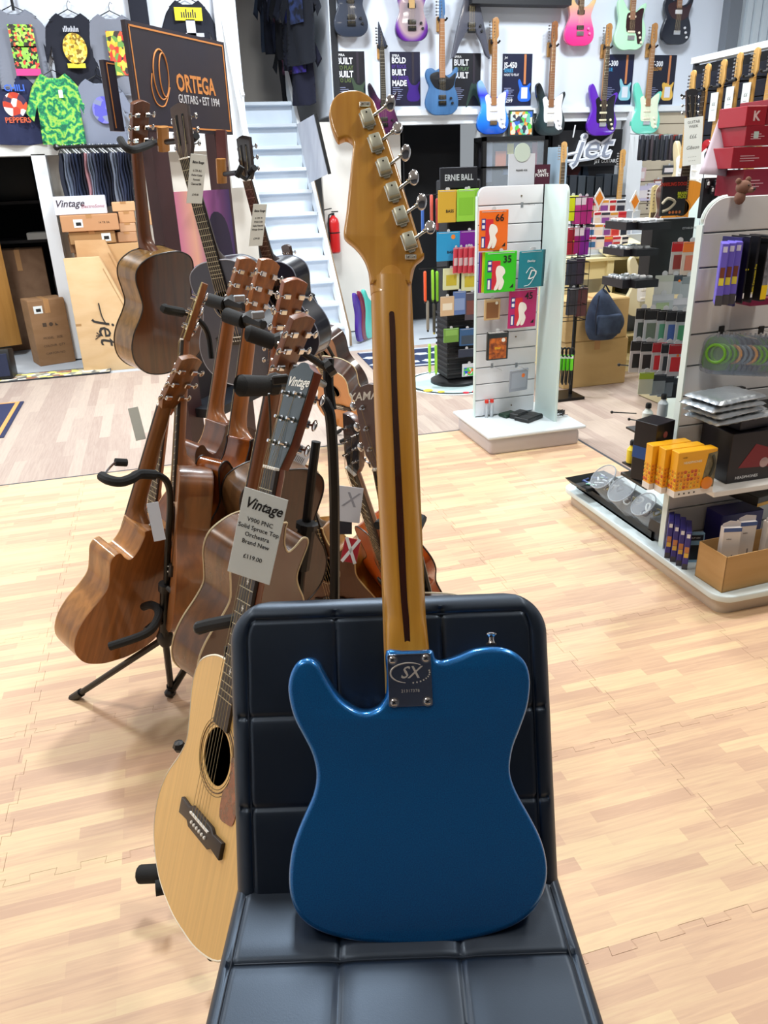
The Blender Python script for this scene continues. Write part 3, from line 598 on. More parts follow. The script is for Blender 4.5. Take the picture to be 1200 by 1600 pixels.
    if near:
        for i in range(6):
            zz = .042+(2-abs(i-2.5)//1)*.044; sx = -1 if i < 3 else 1; pp = HT @ V((sx*.020, -.012, .042+[0, 1, 2, 2, 1, 0][i]*.044))
            q = MB(); q.tube([(( i-2.5)*.011, -.013, bz+.009), ((i-2.5)*.0072, -.0125, nz+.002), pp], .00055 if i < 3 else .0004, 5); t.part('string', q, STRING)
    else:
        q = MB()
        for i in range(6): q.tube([((i-2.5)*.011, -.012, bz), ((i-2.5)*.007, -.0115, nz), HT @ V(((-1 if i < 3 else 1)*.018, -.006, .05+.04*(i % 3)))], .0006, 4)
        t.part('strings', q, STRING)
    if pick:
        q = MB(); pk = spline([(.052, hz+.02), (.060, hz-.02), (.045, hz-.045), (.05, hz-.085), (.078, hz-.085), (.098, hz-.075), (.10, hz-.03), (.085, hz+.0), (.07, hz+.02)], 4); q.prism(pk, -.0013, -.0028); t.part('pickguard', q, mat('4a1a10', .15, coat=.6, c2='8a3a1a', sc=(60, 60, 60)))
    if knobs:
        q = MB(); q.lathe((0, depth*.5, bl+.018), [(.008, 0), (.006, .004)], 10) if 0 else q.sph((0, .079, bl+.006), .007, 10); t.part('strap_button', q, CHROME)
    return t, dict(nz=nz, bz=bz, tip=nz+.17)
# ================================================================ LEFT: acoustic guitars and their stands
def span(tip, dT, bot, xh, L=1.02, far=True, z0=0.0):          # tip and bottom of a guitar of real length L
    A_ = P(tip[0], tip[1], dT); lo, hi = (dT*(1.0), dT*2) if far else (dT*.3, dT)
    r = ray(*bot); best = None
    for i in range(400):
        d = lo+(hi-lo)*i/399; e = abs((EYEP+r*d-A_).length-L)
        if best is None or e < best[0]: best = (e, d)
    B_ = EYEP+r*best[1]; return place(z0, B_, L+z0, A_, xh)
FACE_R = cv(.60, -.17, -.78)
# the near spruce-top
M = place(.205, P(320, 1283, 1.34), .842, P(428, 732, 1.30), FACE_R)
spr, dd = acoustic('natural spruce-top acoustic guitar with black headstock and tortoiseshell pickguard, right behind the stool', M, top='e2b872', side='5b2a14', back='5b2a14', neckc='6e3216', headface='1c2b2c', near=True,
              headtxt='Vintage', hsh='flare', pick=True, binding='efe6cf', board='2a211d', depth=.10, name='acoustic_guitar', tilt=-6)
def fixmat(t, M=None): pass
def tag3(lbl, c, ux, uy, wd_, ht, lines, title, ts, grp=None, nm='price_tag', plain=False, col='e4ecea'):
    ux = ux.normalized(); uy = (uy-ux*uy.dot(ux)).normalized(); n = ux.cross(uy)
    t = Thing(nm, lbl, 'price tag', M=frm(c, ux, -n, uy), group=grp)
    q = MB(); q.rbox((0, 0, 0), (wd_, .0012, ht), .0005, 1); t.part('card', q, mat(col, .35, coat=.4))
    if title: txt(title, ts[0], INK, t.o, at(0, -.0008, ht*.34), shear=.35, bold=.015, sx=.88)
    for s_, z, fs in lines: txt(s_, fs, mat('2a2c30', .6), t.o, at(0, -.0008, z*ht))
    return t
# tag on the strings of the near guitar
c0 = P(402, 838, 1.25); tag3('white price tag reading Vintage hung on the strings of the near spruce-top guitar', c0, P(446, 778, 1.235)-P(379, 757, 1.25), P(379, 757, 1.25)-P(359, 895, 1.285), .077, .148,
     [('V900 PNC', .16, .0105), ('Solid Spruce Top', .075, .0105), ('Orchestra', -.01, .0105), ('Brand New', -.095, .0105), ('£119.00', -.26, .0105)], 'Vintage', (.025,))
BK = cv(-.8, 0, -.6)
def bk(a): return cv(-cos(radians(a)), 0, -sin(radians(a)))    # a = how far its side faces us
PEARLB = mat('f0ead8', .3)
# left guitar on its own stand, back towards us
M = span((286, 531), 2.12, (152, 1004), bk(60)); acoustic('light mahogany cutaway guitar seen from side and back on the single stand', M, top='caa06a', side='b98044', back='b4763e', neckc='8c5828', cut=True, binding=None, bl=.47, bw=.92, depth=.10, knobs=True, gloss=.4)
# row of guitars with their backs to us
M = span((372, 396), 2.42, (302, 872), bk(54)); acoustic('red-brown acoustic guitar, back to the viewer, farthest of the row of four', M, top='b58a5a', side='6f4126', back='4f2a18', neckc='9c5c26', cut=True, binding=None)
M = span((404, 400), 2.25, (338, 925), bk(54)); acoustic('high-gloss flamed brown acoustic guitar, back to the viewer, second of the row of four', M, top='b58a5a', side='8a4716', back='5a2a10', neckc='a86428', cut=True, binding='1c1210', gloss=.12)
M = span((446, 425), 2.05, (395, 945), bk(44)); acoustic('brown acoustic guitar, back to the viewer, third of the row of four, mostly hidden', M, top='b58a5a', side='6a4a2c', back='4f2a18', neckc='9a531f', binding='1c1210')
M = span((452, 476), 1.78, (346, 1035), bk(58)); acoustic('mahogany acoustic guitar with cream binding, back to the viewer, nearest of the row of four', M, top='caa06a', side='6a4220', back='54200e', neckc='7c441c', cut=-1, binding='d8c8a4', gloss=.25)
# cream-faced slim guitar and an orange one behind it
M = span((292, 424), 2.22, (262, 985), cv(.35, .0, -.94)); acoustic('slim mahogany acoustic guitar with cream headstock face behind the light mahogany one', M, top='8a5428', side='7c4a24', back='6a3c1c', neckc='8a5228', headface='d8c684', bl=.47, bw=.85, depth=.09, binding=None, board='2c241c')
M = span((262, 600), 2.75, (218, 960), cv(.75, .0, -.66), L=.92); acoustic('bright orange acoustic guitar glimpsed behind the slim mahogany one', M, top='d9701c', side='c0560f', back='b04a10', neckc='8a4a1e', bl=.46, bw=.9)
# guitars hung on the sign stand
DKTOP = '3a3d4c'
M = span((264, 154), 2.62, (388, 602), cv(.90, .0, -.44), L=1.02); blk, _ = acoustic('matt black parlour guitar with grey binding on the left arm of the sign stand', M, top=DKTOP, side='15181f', back='15181f', neckc='3a2a22', headface='4a3a34', slot=True, binding='9aa0ae', bl=.48, bw=.93, gloss=.35, board='1b1512')
M = span((367, 208), 3.25, (462, 565), cv(.80, .0, -.60), L=1.02); acoustic('dark navy acoustic guitar hanging on the right arm of the sign stand', M, top='202436', side='12141f', back='12141f', neckc='2a1c18', headface='2c2624', slot=True, binding='7a8090', bl=.48, bw=.93, board='4a3022')
M = span((205, 150), 2.75, (244, 568), bk(60), L=1.02); acoustic('brown classical guitar hanging back-to-front at the left side of the sign stand', M, top='c8a066', side='94703e', back='5c3418', neckc='6a3a1a', bl=.49, binding='1c120c', gloss=.22, depth=.11)
# between the stand and the blue neck
M = span((572, 602), 1.55, (700, 1230), cv(.93, .0, -.36), L=1.02); acoustic('dark brown-headed acoustic guitar standing behind the neck of the blue guitar', M, top='caa06a', side='3a2418', back='3a2418', neckc='4a2c1e', headface='6a544d', headtxt='YAMAHA', board='241a16', near=True, tilt=-4)
M = place(.49, P(590, 850, 2.42), .84, P(551, 735, 2.14), cv(.48, -.3, -.82)); acoustic('glossy orange electro-acoustic guitar leaning to the right behind the black stand pole', M, top='c65a14', side='a8480f', back='8a3a10', neckc='6a3a1e', headface='2a3038', binding='1a120e', board='241a16', cut=False, gloss=.15, near=True)
M = span((425, 600), 2.55, (545, 1010), cv(.75, .35, -.6), L=1.02); acoustic('tiger-striped sunburst acoustic guitar in shadow behind the black stand poles', M, top='5c3410', side='8a5a1c', back='3a2410', neckc='3a2418', binding='cdb27c', board='1a120e', cut=True)
M = span((430, 520), 2.95, (440, 900), bk(20), L=.98); acoustic('pale-backed acoustic guitar at the back of the stand behind the row of four', M, top='c08a50', side='b07a44', back='b5804a', neckc='7a4a26')
M = span((436, 386), 4.3, (536, 628), cv(.45, .2, -.87), L=1.02); acoustic('small dark sunburst acoustic guitar leaning far back beside the white stairs', M, top='a06428', side='3a2015', back='3a2015', neckc='3a2418', binding=None)
M = span((448, 452), 4.0, (548, 672), cv(.45, .2, -.87), L=1.02); acoustic('natural-top acoustic guitar leaning in front of the small sunburst one by the stairs', M, top='c98a4c', side='4a2a18', back='4a2a18', neckc='5a3420', headface='231812', binding='e0d0a8')
def prop_stand(M, lbl):                                        # floor stand carrying a guitar: cradle under the body, upright, yoke behind the neck
    b = M @ V((0, .05, -.01)); n_ = M @ V((0, .06, .70)); X = M.to_3x3() @ V((1, 0, 0)); Yd = M.to_3x3() @ V((0, 1, 0)); X.z = 0; X.normalize(); Yd.z = 0; Yd.normalize()
    f = b+Yd*.16; t = Thing('guitar_stand', lbl, 'guitar stand', (f.x, f.y, 0)); hub_ = V((f.x, f.y, max(.12, b.z*.6)))
    for a_ in (0, 2.1, 4.2):
        e_ = V((f.x+.22*cos(a_+.5), f.y+.22*sin(a_+.5), .012)); lg = t.part('leg', MB().tube([hub_, e_], .009, 8), BLACKM, w=True); t.part('rubber_foot', MB().tube([e_+(hub_-e_)*.12, e_], .013, 8), BLACKP, lg, w=True)
    t.part('upright', MB().tube([hub_, n_+Yd*.03], .010, 8), BLACKM, w=True); t.part('cradle', MB().tube([b-X*.11-Yd*.10, b-X*.11, b-X*.08+Yd*.05, hub_+V((0, 0, .04)), b+X*.08+Yd*.05, b+X*.11, b+X*.11-Yd*.10], .010, 8), FOAM, w=True)
    t.part('neck_yoke', MB().tube([n_-X*.045-Yd*.05, n_-X*.04+Yd*.01, n_+Yd*.03, n_+X*.04+Yd*.01, n_+X*.045-Yd*.05], .010, 8), FOAM, w=True)
for k_, (pat, lb) in enumerate([('dark brown-headed', 'black floor stand under the brown-headed guitar behind the blue neck'), ('small dark sunburst', 'black floor stand under the small sunburst guitar by the white stairs'), ('natural-top acoustic guitar leaning', 'black floor stand under the natural-top guitar by the white stairs'), ('pale-backed', 'black floor stand under the pale-backed guitar at the back')]):
    for o in list(COL.objects):
        if o.type == 'EMPTY' and o.get('label', '').startswith(pat): prop_stand(o.matrix_world.copy() if 0 else o.matrix_basis.copy(), lb)
# single tube stand of the light mahogany guitar
def ptube(pts, r, n=5, seg=10):
    return MB().tube(spline([P(*p) for p in pts], n, False), r, seg)
f1 = G(115, 1090, .012); f2 = G(268, 1082, .015); col = G(262, 1012, .16)
hub = P(262, 992, 2.28); 
gs = Thing('guitar_stand', 'black tubular guitar stand with foam yoke holding the light mahogany guitar at left', 'guitar stand', (hub.x, hub.y, 0))
gs.part('upright', ptube([(258, 1000, 2.30), (262, 860, 2.17), (266, 790, 2.12), (262, 755, 2.08), (245, 742, 2.05), (218, 741, 2.02), (205, 748, 1.99), (188, 753, 1.97), (170, 750, 1.97), (158, 743, 1.99)], .0095), BLACKM, w=True)
gs.part('yoke_foam', ptube([(243, 742, 2.05), (218, 741, 2.02), (205, 748, 1.99), (188, 753, 1.97), (170, 750, 1.97), (159, 744, 1.99)], .0135), FOAM, w=True)
gs.part('latch_bar', ptube([(163, 741, 2.0), (172, 730, 2.05), (182, 721, 2.1)], .003, 3), CHROME, w=True); gs.part('yoke_tip', ptube([(180, 722, 2.1), (198, 723, 2.12)], .011, 3), FOAM, w=True)
gs.part('sleeve', MB().tube([P(257, 985, 2.29), P(259, 915, 2.22)], .016, 14), BLACKM, w=True); gs.part('collar', MB().tube([P(258.5, 922, 2.225), P(259, 912, 2.215)], .021, 14), BLACKP, w=True)
gs.part('knob', MB().tube([P(262, 918, 2.2), P(274, 929, 2.19)], .008, 8), BLACKP, w=True)
hub = P(258, 996, 2.31)
for nm, f, k_ in (('leg', f1, 1), ('leg', f2, 1), ('leg', V((hub.x+.22, hub.y+.18, .015)), 1)):
    lg = gs.part(nm, MB().tube([hub, f], .0105, 10), BLACKM, w=True); d = (f-hub).normalized()
    gs.part('rubber_foot', MB().tube([f-d*.05, f+d*.008], .0145, 10), BLACKP, lg, w=True)
gs.part('hub_bracket', MB().sph(hub, .026, 10, (1, 1, 1.3)), BLACKP, w=True)
gs.part('cradle', ptube([(205, 1004, 2.16), (172, 1010, 2.14), (228, 990, 2.14), (246, 968, 2.2), (247, 952, 2.25), (236, 945, 2.3), (225, 948, 2.36)][1:] , .0125), FOAM, w=True)
gs.part('cradle_arm', ptube([(228, 985, 2.2), (245, 972, 2.24), (256, 972, 2.28)], .010, 3), BLACKM, w=True)
# second small stand in front of the row: pieces that show on the floor
s2 = Thing('guitar_stand', 'black folding stand legs with foam blocks under the row of brown guitars', 'guitar stand', tuple(G(275, 1080)))
for a, b, ra in (((268, 1080, 2.56), (292, 1040, 2.5), .012), ((292, 1040, 2.5), (312, 1018, 2.45), .021), ((300, 1030, 2.48), (320, 985, 2.35), .011)):
    s2.part('leg', MB().tube([P(*a), P(*b)], ra, 10), FOAM if ra > .015 else BLACKM, w=True)
s2.part('rubber_foot', MB().sph(P(266, 1082, 2.56), .02, 10, (1, 1, .8)), BLACKP, w=True)
s2.part('foam_rest', MB().tube([P(298, 925, 2.45), P(268, 968, 2.5)], .017, 10), FOAM, w=True); s2.part('cross_bar', MB().tube([P(285, 862, 2.5), P(258, 872, 2.45)], .010, 8), BLACKM, w=True)
s2.part('strut', MB().tube([P(300, 865, 2.35), P(291, 925, 2.42)], .008, 8), BLACKM, w=True)
# multi-guitar stand: poles and neck yokes
ms = Thing('multi_guitar_stand', 'tall black multi-arm guitar stand carrying the row of brown guitars', 'guitar stand', tuple(G(530, 1120)))
def mtub(nm, pts, r, m=BLACKM, n=4): return ms.part(nm, ptube(pts, r, n), m, w=True)
mtub('upright', [(522, 1150, 2.05), (523, 900, 1.86), (522, 760, 1.75), (517, 660, 1.68), (511, 636, 1.67), (505, 625, 1.67)], .0125)
mtub('upright', [(455, 1085, 2.5), (470, 900, 2.25), (484, 770, 2.15), (494, 690, 2.1)], .013); mtub('clamp', [(470, 888, 2.23), (480, 818, 2.18)], .026, BLACKP, 2); mtub('collar', [(479, 825, 2.17), (480, 817, 2.165)], .032, BLACKP, 2)
mtub('upright', [(518, 640, 2.3), (513, 600, 2.28), (514, 560, 2.26)], .016); mtub('joint_block', [(509, 578, 2.25), (519, 571, 2.25)], .028, BLACKP, 2)
mtub('arm', [(514, 578, 2.26), (490, 562, 2.2), (468, 548, 2.15)], .010)
for k_, (a, b, dA, dB) in enumerate([((322, 468), (382, 480), 2.42, 2.35), ((350, 492), (412, 508), 2.12, 2.05), ((384, 520), (470, 545), 1.92, 1.98), ((372, 602), (460, 600), 1.60, 1.72)]):
    mid = ((a[0]+b[0])/2, (a[1]+b[1])/2+2, (dA+dB)/2); ms.part('neck_yoke', MB().tube([P(*a, dA), P(a[0]+4, a[1]+.5, dA), P(*mid)], [.016, .021, .020] if k_ < 3 else [.019, .0235, .0225], 12), FOAM, w=True)
    yk = ms.part('yoke_head', MB().tube([P(*mid), P(mid[0]+12, mid[1]-3, mid[2]), P(*b, dB)], [.019, .026, .012], 8), BLACKP, w=True)
    ms.part('latch', MB().rbox((0, 0, 0), (.035, .012, .02), .003, 1, Mx.Translation(P(mid[0]+22, mid[1]-10, mid[2]-.05))), GREYM if k_ != 3 else BLACKP, yk, w=True)
mtub('arm', [(455, 602, 1.72), (480, 590, 1.9), (505, 600, 2.2)], .011)
mtub('strap_cord', [(420, 615, 1.6), (423, 680, 1.66), (420, 745, 1.72)], .0025)
mtub('arm', [(285, 488, 2.3), (262, 484, 2.26), (256, 481, 2.26)], .014, FOAM, 3); mtub('arm', [(330, 560, 2.4), (324, 520, 2.37), (305, 496, 2.32), (282, 487, 2.3)], .009)
# rest arm that reaches out left of the stool
ms2 = Thing('guitar_stand', 'black stand cradling the near spruce-top guitar beside the stool', 'guitar stand', tuple(G(330, 1500)))
ms2.part('foam_arm', ptube([(312, 981, 1.52), (330, 976, 1.5), (372, 968, 1.46), (420, 960, 1.46)], .0135, 4), FOAM, w=True); ms2.part('end_cap', MB().sph(P(312, 981, 1.52), .0138, 10), BLACKP, w=True)
ms2.part('foot', MB().tube([P(220, 1366, 1.78), P(258, 1364, 1.76)], [.021, .021], 14), FOAM, w=True); ms2.part('foot', MB().tube([P(243, 1388, 1.73), P(268, 1383, 1.74)], .017, 14), FOAM, w=True)
ms2.part('foot', MB().tube([P(331, 1489, 1.62), P(352, 1486, 1.6)], .016, 12), FOAM, w=True); ms2.part('leg', MB().tube([P(250, 1365, 1.77), P(400, 1370, 1.75)], .011, 8), BLACKM, w=True)
ms2.part('knob', MB().sph(P(280, 1166, 1.62), .014, 8), BLACKP, w=True); ms2.part('upright', MB().tube([P(395, 1400, 1.8), P(385, 965, 1.48)], .012, 8), BLACKM, w=True)
ms2.part('rest_pin', MB().tube([P(356, 1010, 1.36), P(356, 1030, 1.36)], .007, 8), BLACKP, w=True)
# ---- sign stand
SD = 3.0
tl, tr, br_, bl_ = (195, 30, 2.75), (350, 70, 3.25), (360, 214, 3.35), (221, 203, 2.88)
def quad(nm, th, cs, m, t, back=.02):
    p = [P(*c) for c in cs]; n = (p[1]-p[0]).cross(p[3]-p[0]).normalized(); n = n if n.dot(FW) > 0 else -n
    return t.part(nm, MB().add(p+[a+n*th for a in p], [(0, 1, 2, 3), (4, 7, 6, 5), (0, 4, 5, 1), (1, 5, 6, 2), (2, 6, 7, 3), (3, 7, 4, 0)]), m, w=True)
sg = Thing('sign_stand', 'dark brown guitar display stand with a big ORTEGA sign board on top', 'display stand', tuple(G(320, 640)))
p0 = P(195, 30, 2.75); pr = P(350, 70, 3.28); dn = (P(221, 203, 2.88)-p0); ux = (pr-p0); hgt = dn.length; wdt = ux.length; ux.normalize(); uz = -dn; uz = UPW.copy(); nn = ux.cross(uz).normalized()
# solve height along vertical so the board is upright
best = min(((abs((lambda r: 0)(0)), 0),))
def proj(p): v = p-EYEP; d = v.dot(FW); return (600+FPX*v.dot(CR)/d, 800-FPX*v.dot(CU)/d)
hgt = min([i*.005 for i in range(40, 200)], key=lambda h: abs(proj(p0-UPW*h)[1]-203)); uzb = UPW
SM_ = frm(p0-UPW*hgt, ux.xy.to_3d().normalized(), V((0, 0, 1)).cross(ux.xy.to_3d().normalized()), V((0, 0, 1))); wdt = ux.xy.length*wdt if 0 else wdt
sb_ = Thing('sign_board', 'big dark brown sign board reading ORTEGA in orange above the guitar stand', 'sign', M=SM_)
SGN = mat('2b2634', .45, c2='332a30', sc=(3, 3, 3)); ORG = mat('e0924c', .45)
q = MB(); q.bb(0, wdt, 0, .02, 0, hgt); sb_.part('board', q, SGN)
q = MB(); e = .012; w_ = .006
q.bb(e, wdt-e, -.0015, 0, e, e+w_); q.bb(e, wdt-e, -.0015, 0, hgt-e-w_, hgt-e); q.bb(e, e+w_, -.0015, 0, e, hgt-e); q.bb(wdt-e-w_, wdt-e, -.0015, 0, e, hgt-e); sb_.part('border_line', q, ORG)
txt('ORTEGA', .086, ORG, sb_.o, at(wdt*.62, -.001, hgt*.49), bold=.025, sx=wdt/.80*1.0)
txt('GUITARS • EST 1994', .044, mat('e6e6ea', .5), sb_.o, at(wdt*.64, -.001, hgt*.335), sx=wdt/.80*.95)
q = MB(); cx, cz = wdt*.265, hgt*.55
for (a_, b_, ox) in ((.046, .085, 0), (.028, .075, .018)):
    q.tube([(cx+ox+a_*cos(i*pi/15)+.22*b_*sin(i*pi/15)*.3, -.001, cz+b_*sin(i*pi/15)) for i in range(30)], [.0035*(.5+.5*abs(sin(i*pi/30+.3))) for i in range(30)], 5, True)
q.tube(spline([(cx+.045, -.001, cz-.04), (cx, -.001, cz-.105), (cx-.05, -.001, cz-.10), (cx-.068, -.001, cz-.05), (cx-.055, -.001, cz+.0)], 5, False), .0025, 5); sb_.part('swirl_emblem', q, ORG)
b2 = Thing('sign_board', 'second narrow sign board with an orange line, just showing left of the ORTEGA board', 'sign', M=SM_ @ Mx.Translation((-.03, .10, .0)))
q = MB(); q.bb(0, .06, 0, .02, 0, hgt*.66); b2.part('board', q, SGN); q = MB(); q.bb(.012, .016, -.001, 0, .01, hgt*.64); q.bb(.012, .06, -.001, 0, hgt*.64-.004, hgt*.64); b2.part('border_line', q, ORG)
BRW = mat('3b2227', .5, c2='45292c', sc=(8, 8, 2))
uxx = ux.xy.to_3d().normalized(); RZ = Mx.Rotation(atan2(uxx.y, uxx.x), 4, 'Z')
for pa, wd2 in ((P(246, 205, 2.98), .10), (P(343, 205, 3.37), .085)):
    sg.part('post', MB().bb(-wd2/2, wd2/2, 0, .05, .03, pa.z+.03, M=Mx.Translation((pa.x, pa.y, 0)) @ RZ), BRW, w=True)
pa = P(246, 205, 2.98); sg.part('floor_base', MB().rbox((.28, .1, .015), (.85, .6, .03), .008, 1, Mx.Translation((pa.x, pa.y, 0)) @ RZ), BRW, w=True)
sg.part('cross_shelf', MB().bb(0, .55, -.10, .12, .62, .66, M=Mx.Translation((pa.x, pa.y, 0)) @ RZ), mat('10141f', .6), w=True)
quad('post', .04, [(336, 203, 3.3), (352, 203, 3.3), (354, 260, 3.35), (340, 260, 3.35)], mat('5b3230', .5), sg)
sg.part('back_panel', MB().bb(0, .55, .07, .09, .66, 1.05, M=Mx.Translation((pa.x, pa.y, 0)) @ RZ), mat('231a20', .6), w=True)
# photo panel on the stand
PPM = mat('c86a9a', .5, name='photo_print', grad=(0, 0, .42, [(0, 'd878a8'), (.3, 'f4b8a0'), (.5, 'a85a9a'), (1, '3a2260')]))
pp = Thing('photo_panel', 'pink and violet photo panel between the posts of the sign stand', 'picture', M=Mx.Translation((pa.x, pa.y, 0)) @ RZ @ Mx.Translation((.06, .02, 1.03)))
q = MB(); q.bb(0, .42, 0, .012, 0, .52); pp.part('print', q, PPM)
q = MB(); q.prism([(p.x, p.y) for p in spline([(.05, .0), (.04, .15), (.10, .22), (.16, .20), (.19, .12), (.18, 0)], 4)], -.002, -.0003); pp.part('blue_figure', q, mat('5a5278', .6)); q = MB(); q.prism([(p.x, p.y) for p in spline([(.22, .0), (.20, .25), (.26, .42), (.36, .40), (.40, .25), (.40, 0)], 4)], -.002, -.0003); pp.part('dark_figure', q, mat('2a1c3c', .6))
for nm, pa, da in (('left', (255, 198), 2.85), ('right', (346, 248), 3.3)):
    h = Thing('neck_hanger', 'wooden-backed neck hanger holding the '+('black parlour' if nm == 'left' else 'navy')+' guitar on the sign stand', 'hanger', tuple(P(pa[0], pa[1]+15, da)))
    x, y = pa
    h.part('wood_block', MB().tube([P(x-1, y, da), P(x+1, y+38, da+.05)], .028, 8, flat=.6), mat('b07a3c', .4, coat=.4), w=True)
    h.part('stem', MB().tube([P(x+5, y+24, da), P(x+24, y+22, da-.1)], .010, 8), BLACKM, w=True); h.part('pad', MB().tube([P(x+24, y+28, da-.1), P(x+32, y+12, da-.12)], .013, 10), FOAM, w=True); h.part('pad', MB().tube([P(x+44, y+22, da-.02), P(x+52, y+14, da-.06)], .013, 10), FOAM, w=True)
    h.part('yoke', MB().tube([P(x+24, y+24, da-.1), P(x+38, y+32, da-.04), P(x+48, y+20, da)], .008, 8), BLACKM, w=True)
h = Thing('neck_hanger', 'black foam neck hanger holding the brown classical guitar at the left', 'hanger', tuple(P(205, 232, 2.5)))
h.part('yoke', ptube([(188, 218, 2.62), (196, 230, 2.6), (208, 234, 2.62), (228, 228, 2.75), (240, 222, 2.9)], .013), FOAM, w=True); h.part('stem', ptube([(228, 228, 2.75), (240, 222, 2.9), (247, 220, 3.0)], .008, 3), BLACKM, w=True)
# tags on the hung guitars
tag3('white price tag on the neck of the black parlour guitar', P(307, 280, 2.58), P(315, 247, 2.78)-P(286, 244, 2.7), P(286, 244, 2.70)-P(299, 315, 2.82), .078, .155, [('6 STR ALL', .17, .010), ('Parlor Guitar', .08, .010), ('Acoustic', -.01, .010), ('Charcoal Blk', -.10, .010), ('£149.00', -.32, .010)], 'Baton Rouge', (.0125,))
tag3('white price tag on the neck of the navy guitar', P(403, 352, 3.12), P(412, 322, 3.3)-P(384, 322, 3.22), P(384, 322, 3.22)-P(392, 388, 3.35), .078, .165, [('6 STR W', .17, .011), ('PARLOUR', .08, .011), ('Sepia Natural', -.01, .011), ('Vintage Brown', -.10, .011), ('£299.00', -.32, .011)], 'Baton Rouge', (.0135,))
for i, (x, y, d, w_, h_, ax_, lb) in enumerate([(244, 815, 1.98, .03, .10, -.2, 'folded white price tag dangling from the light mahogany guitar'), (545, 788, 1.85, .062, .085, .12, 'grey-white swing tag with a large letter hanging on the orange guitar'), (470, 712, 2.3, .05, .06, .5, 'white barcode tag on the guitar behind the black poles'), (535, 820, 2.0, .05, .05, 0, 'small black and white photo card on the orange guitar'), (548, 860, 1.9, .04, .06, .2, 'red and white flag-pattern swing tag on the orange guitar'), (214, 662, 2.3, .03, .10, -.25, 'grey card seen edge-on behind the light mahogany guitar neck'), (402, 690, 2.5, .018, .06, .1, 'small white tag between the brown guitar necks'), (445, 572, 2.06, .035, .05, -.4, 'pink card tag on the stand behind the headstocks')]):
    t = tag3(lb, P(x, y, d), cv(cos(ax_), -sin(ax_), 0.15), cv(sin(ax_), cos(ax_), 0), w_, h_, [], None, (0,), col=['c3c8d2', 'd6d8e0', 'd8dadf', '2a2a30', 'b4303a', 'b9bcb4', 'e6e8ea', 'e89a90'][i])
    if i == 1: txt('X', .05, mat('9a9ca6', .6), t.o, at(0, -.0008, .01), shear=.3)
    if i == 2: txt('||||||', .02, INK, t.o, at(0, -.0008, -.01))
    if i == 4:
        q = MB()
        for a_ in (-.5, .5): q.box((0, -.0009, 0), (.008, .0006, .07), Mx.Rotation(a_, 4, 'Y'))
        t.part('white_cross', q, WHITE)
# ================================================================ WALL GUITARS
STR = [(0,0),(.10,.006),(.152,.05),(.163,.12),(.14,.19),(.122,.24),(.133,.30),(.155,.355),(.142,.385),(.105,.362),(.065,.33),(.034,.322),(-.03,.325),(-.06,.35),(-.085,.40),(-.115,.45),(-.142,.462),(-.163,.43),(-.152,.35),(-.127,.28),(-.122,.22),(-.15,.16),(-.166,.10),(-.15,.04),(-.09,.003)]
TEL = [(0,0),(.09,.005),(.15,.05),(.163,.12),(.145,.19),(.125,.235),(.132,.29),(.152,.345),(.158,.385),(.135,.395),(.105,.355),(.065,.335),(.032,.335),(.028,.385),(-.03,.385),(-.06,.37),(-.10,.39),(-.145,.38),(-.16,.335),(-.145,.28),(-.125,.235),(-.15,.17),(-.165,.11),(-.15,.05),(-.09,.005)]
SUP = [(0,0),(.09,.006),(.145,.05),(.152,.12),(.125,.20),(.112,.25),(.13,.31),(.155,.37),(.145,.40),(.10,.35),(.06,.325),(.03,.32),(-.03,.33),(-.06,.355),(-.09,.41),(-.13,.47),(-.15,.45),(-.145,.38),(-.118,.29),(-.11,.23),(-.14,.16),(-.155,.10),(-.14,.04),(-.08,.003)]
JAZ = [(0,-.0),(.08,.0),(.14,.04),(.165,.12),(.152,.20),(.125,.26),(.128,.31),(.148,.36),(.14,.39),(.10,.37),(.06,.33),(.034,.325),(-.03,.325),(-.06,.345),(-.09,.39),(-.125,.425),(-.158,.40),(-.155,.33),(-.135,.26),(-.145,.19),(-.172,.12),(-.17,.06),(-.13,.015),(-.07,-.005)]
VEE = [(0,.13),(.05,.09),(.11,.0),(.15,-.09),(.185,-.115),(.188,-.10),(.14,.10),(.075,.33),(.04,.38),(-.04,.38),(-.075,.33),(-.14,.10),(-.188,-.10),(-.185,-.115),(-.15,-.09),(-.11,.0),(-.05,.09)]
LPS = [(0,0),(.09,.005),(.15,.05),(.163,.12),(.142,.20),(.12,.25),(.125,.31),(.148,.36),(.142,.40),(.115,.38),(.08,.345),(.035,.345),(-.035,.40),(-.08,.425),(-.13,.41),(-.145,.36),(-.125,.27),(-.14,.20),(-.163,.12),(-.15,.05),(-.09,.005)]
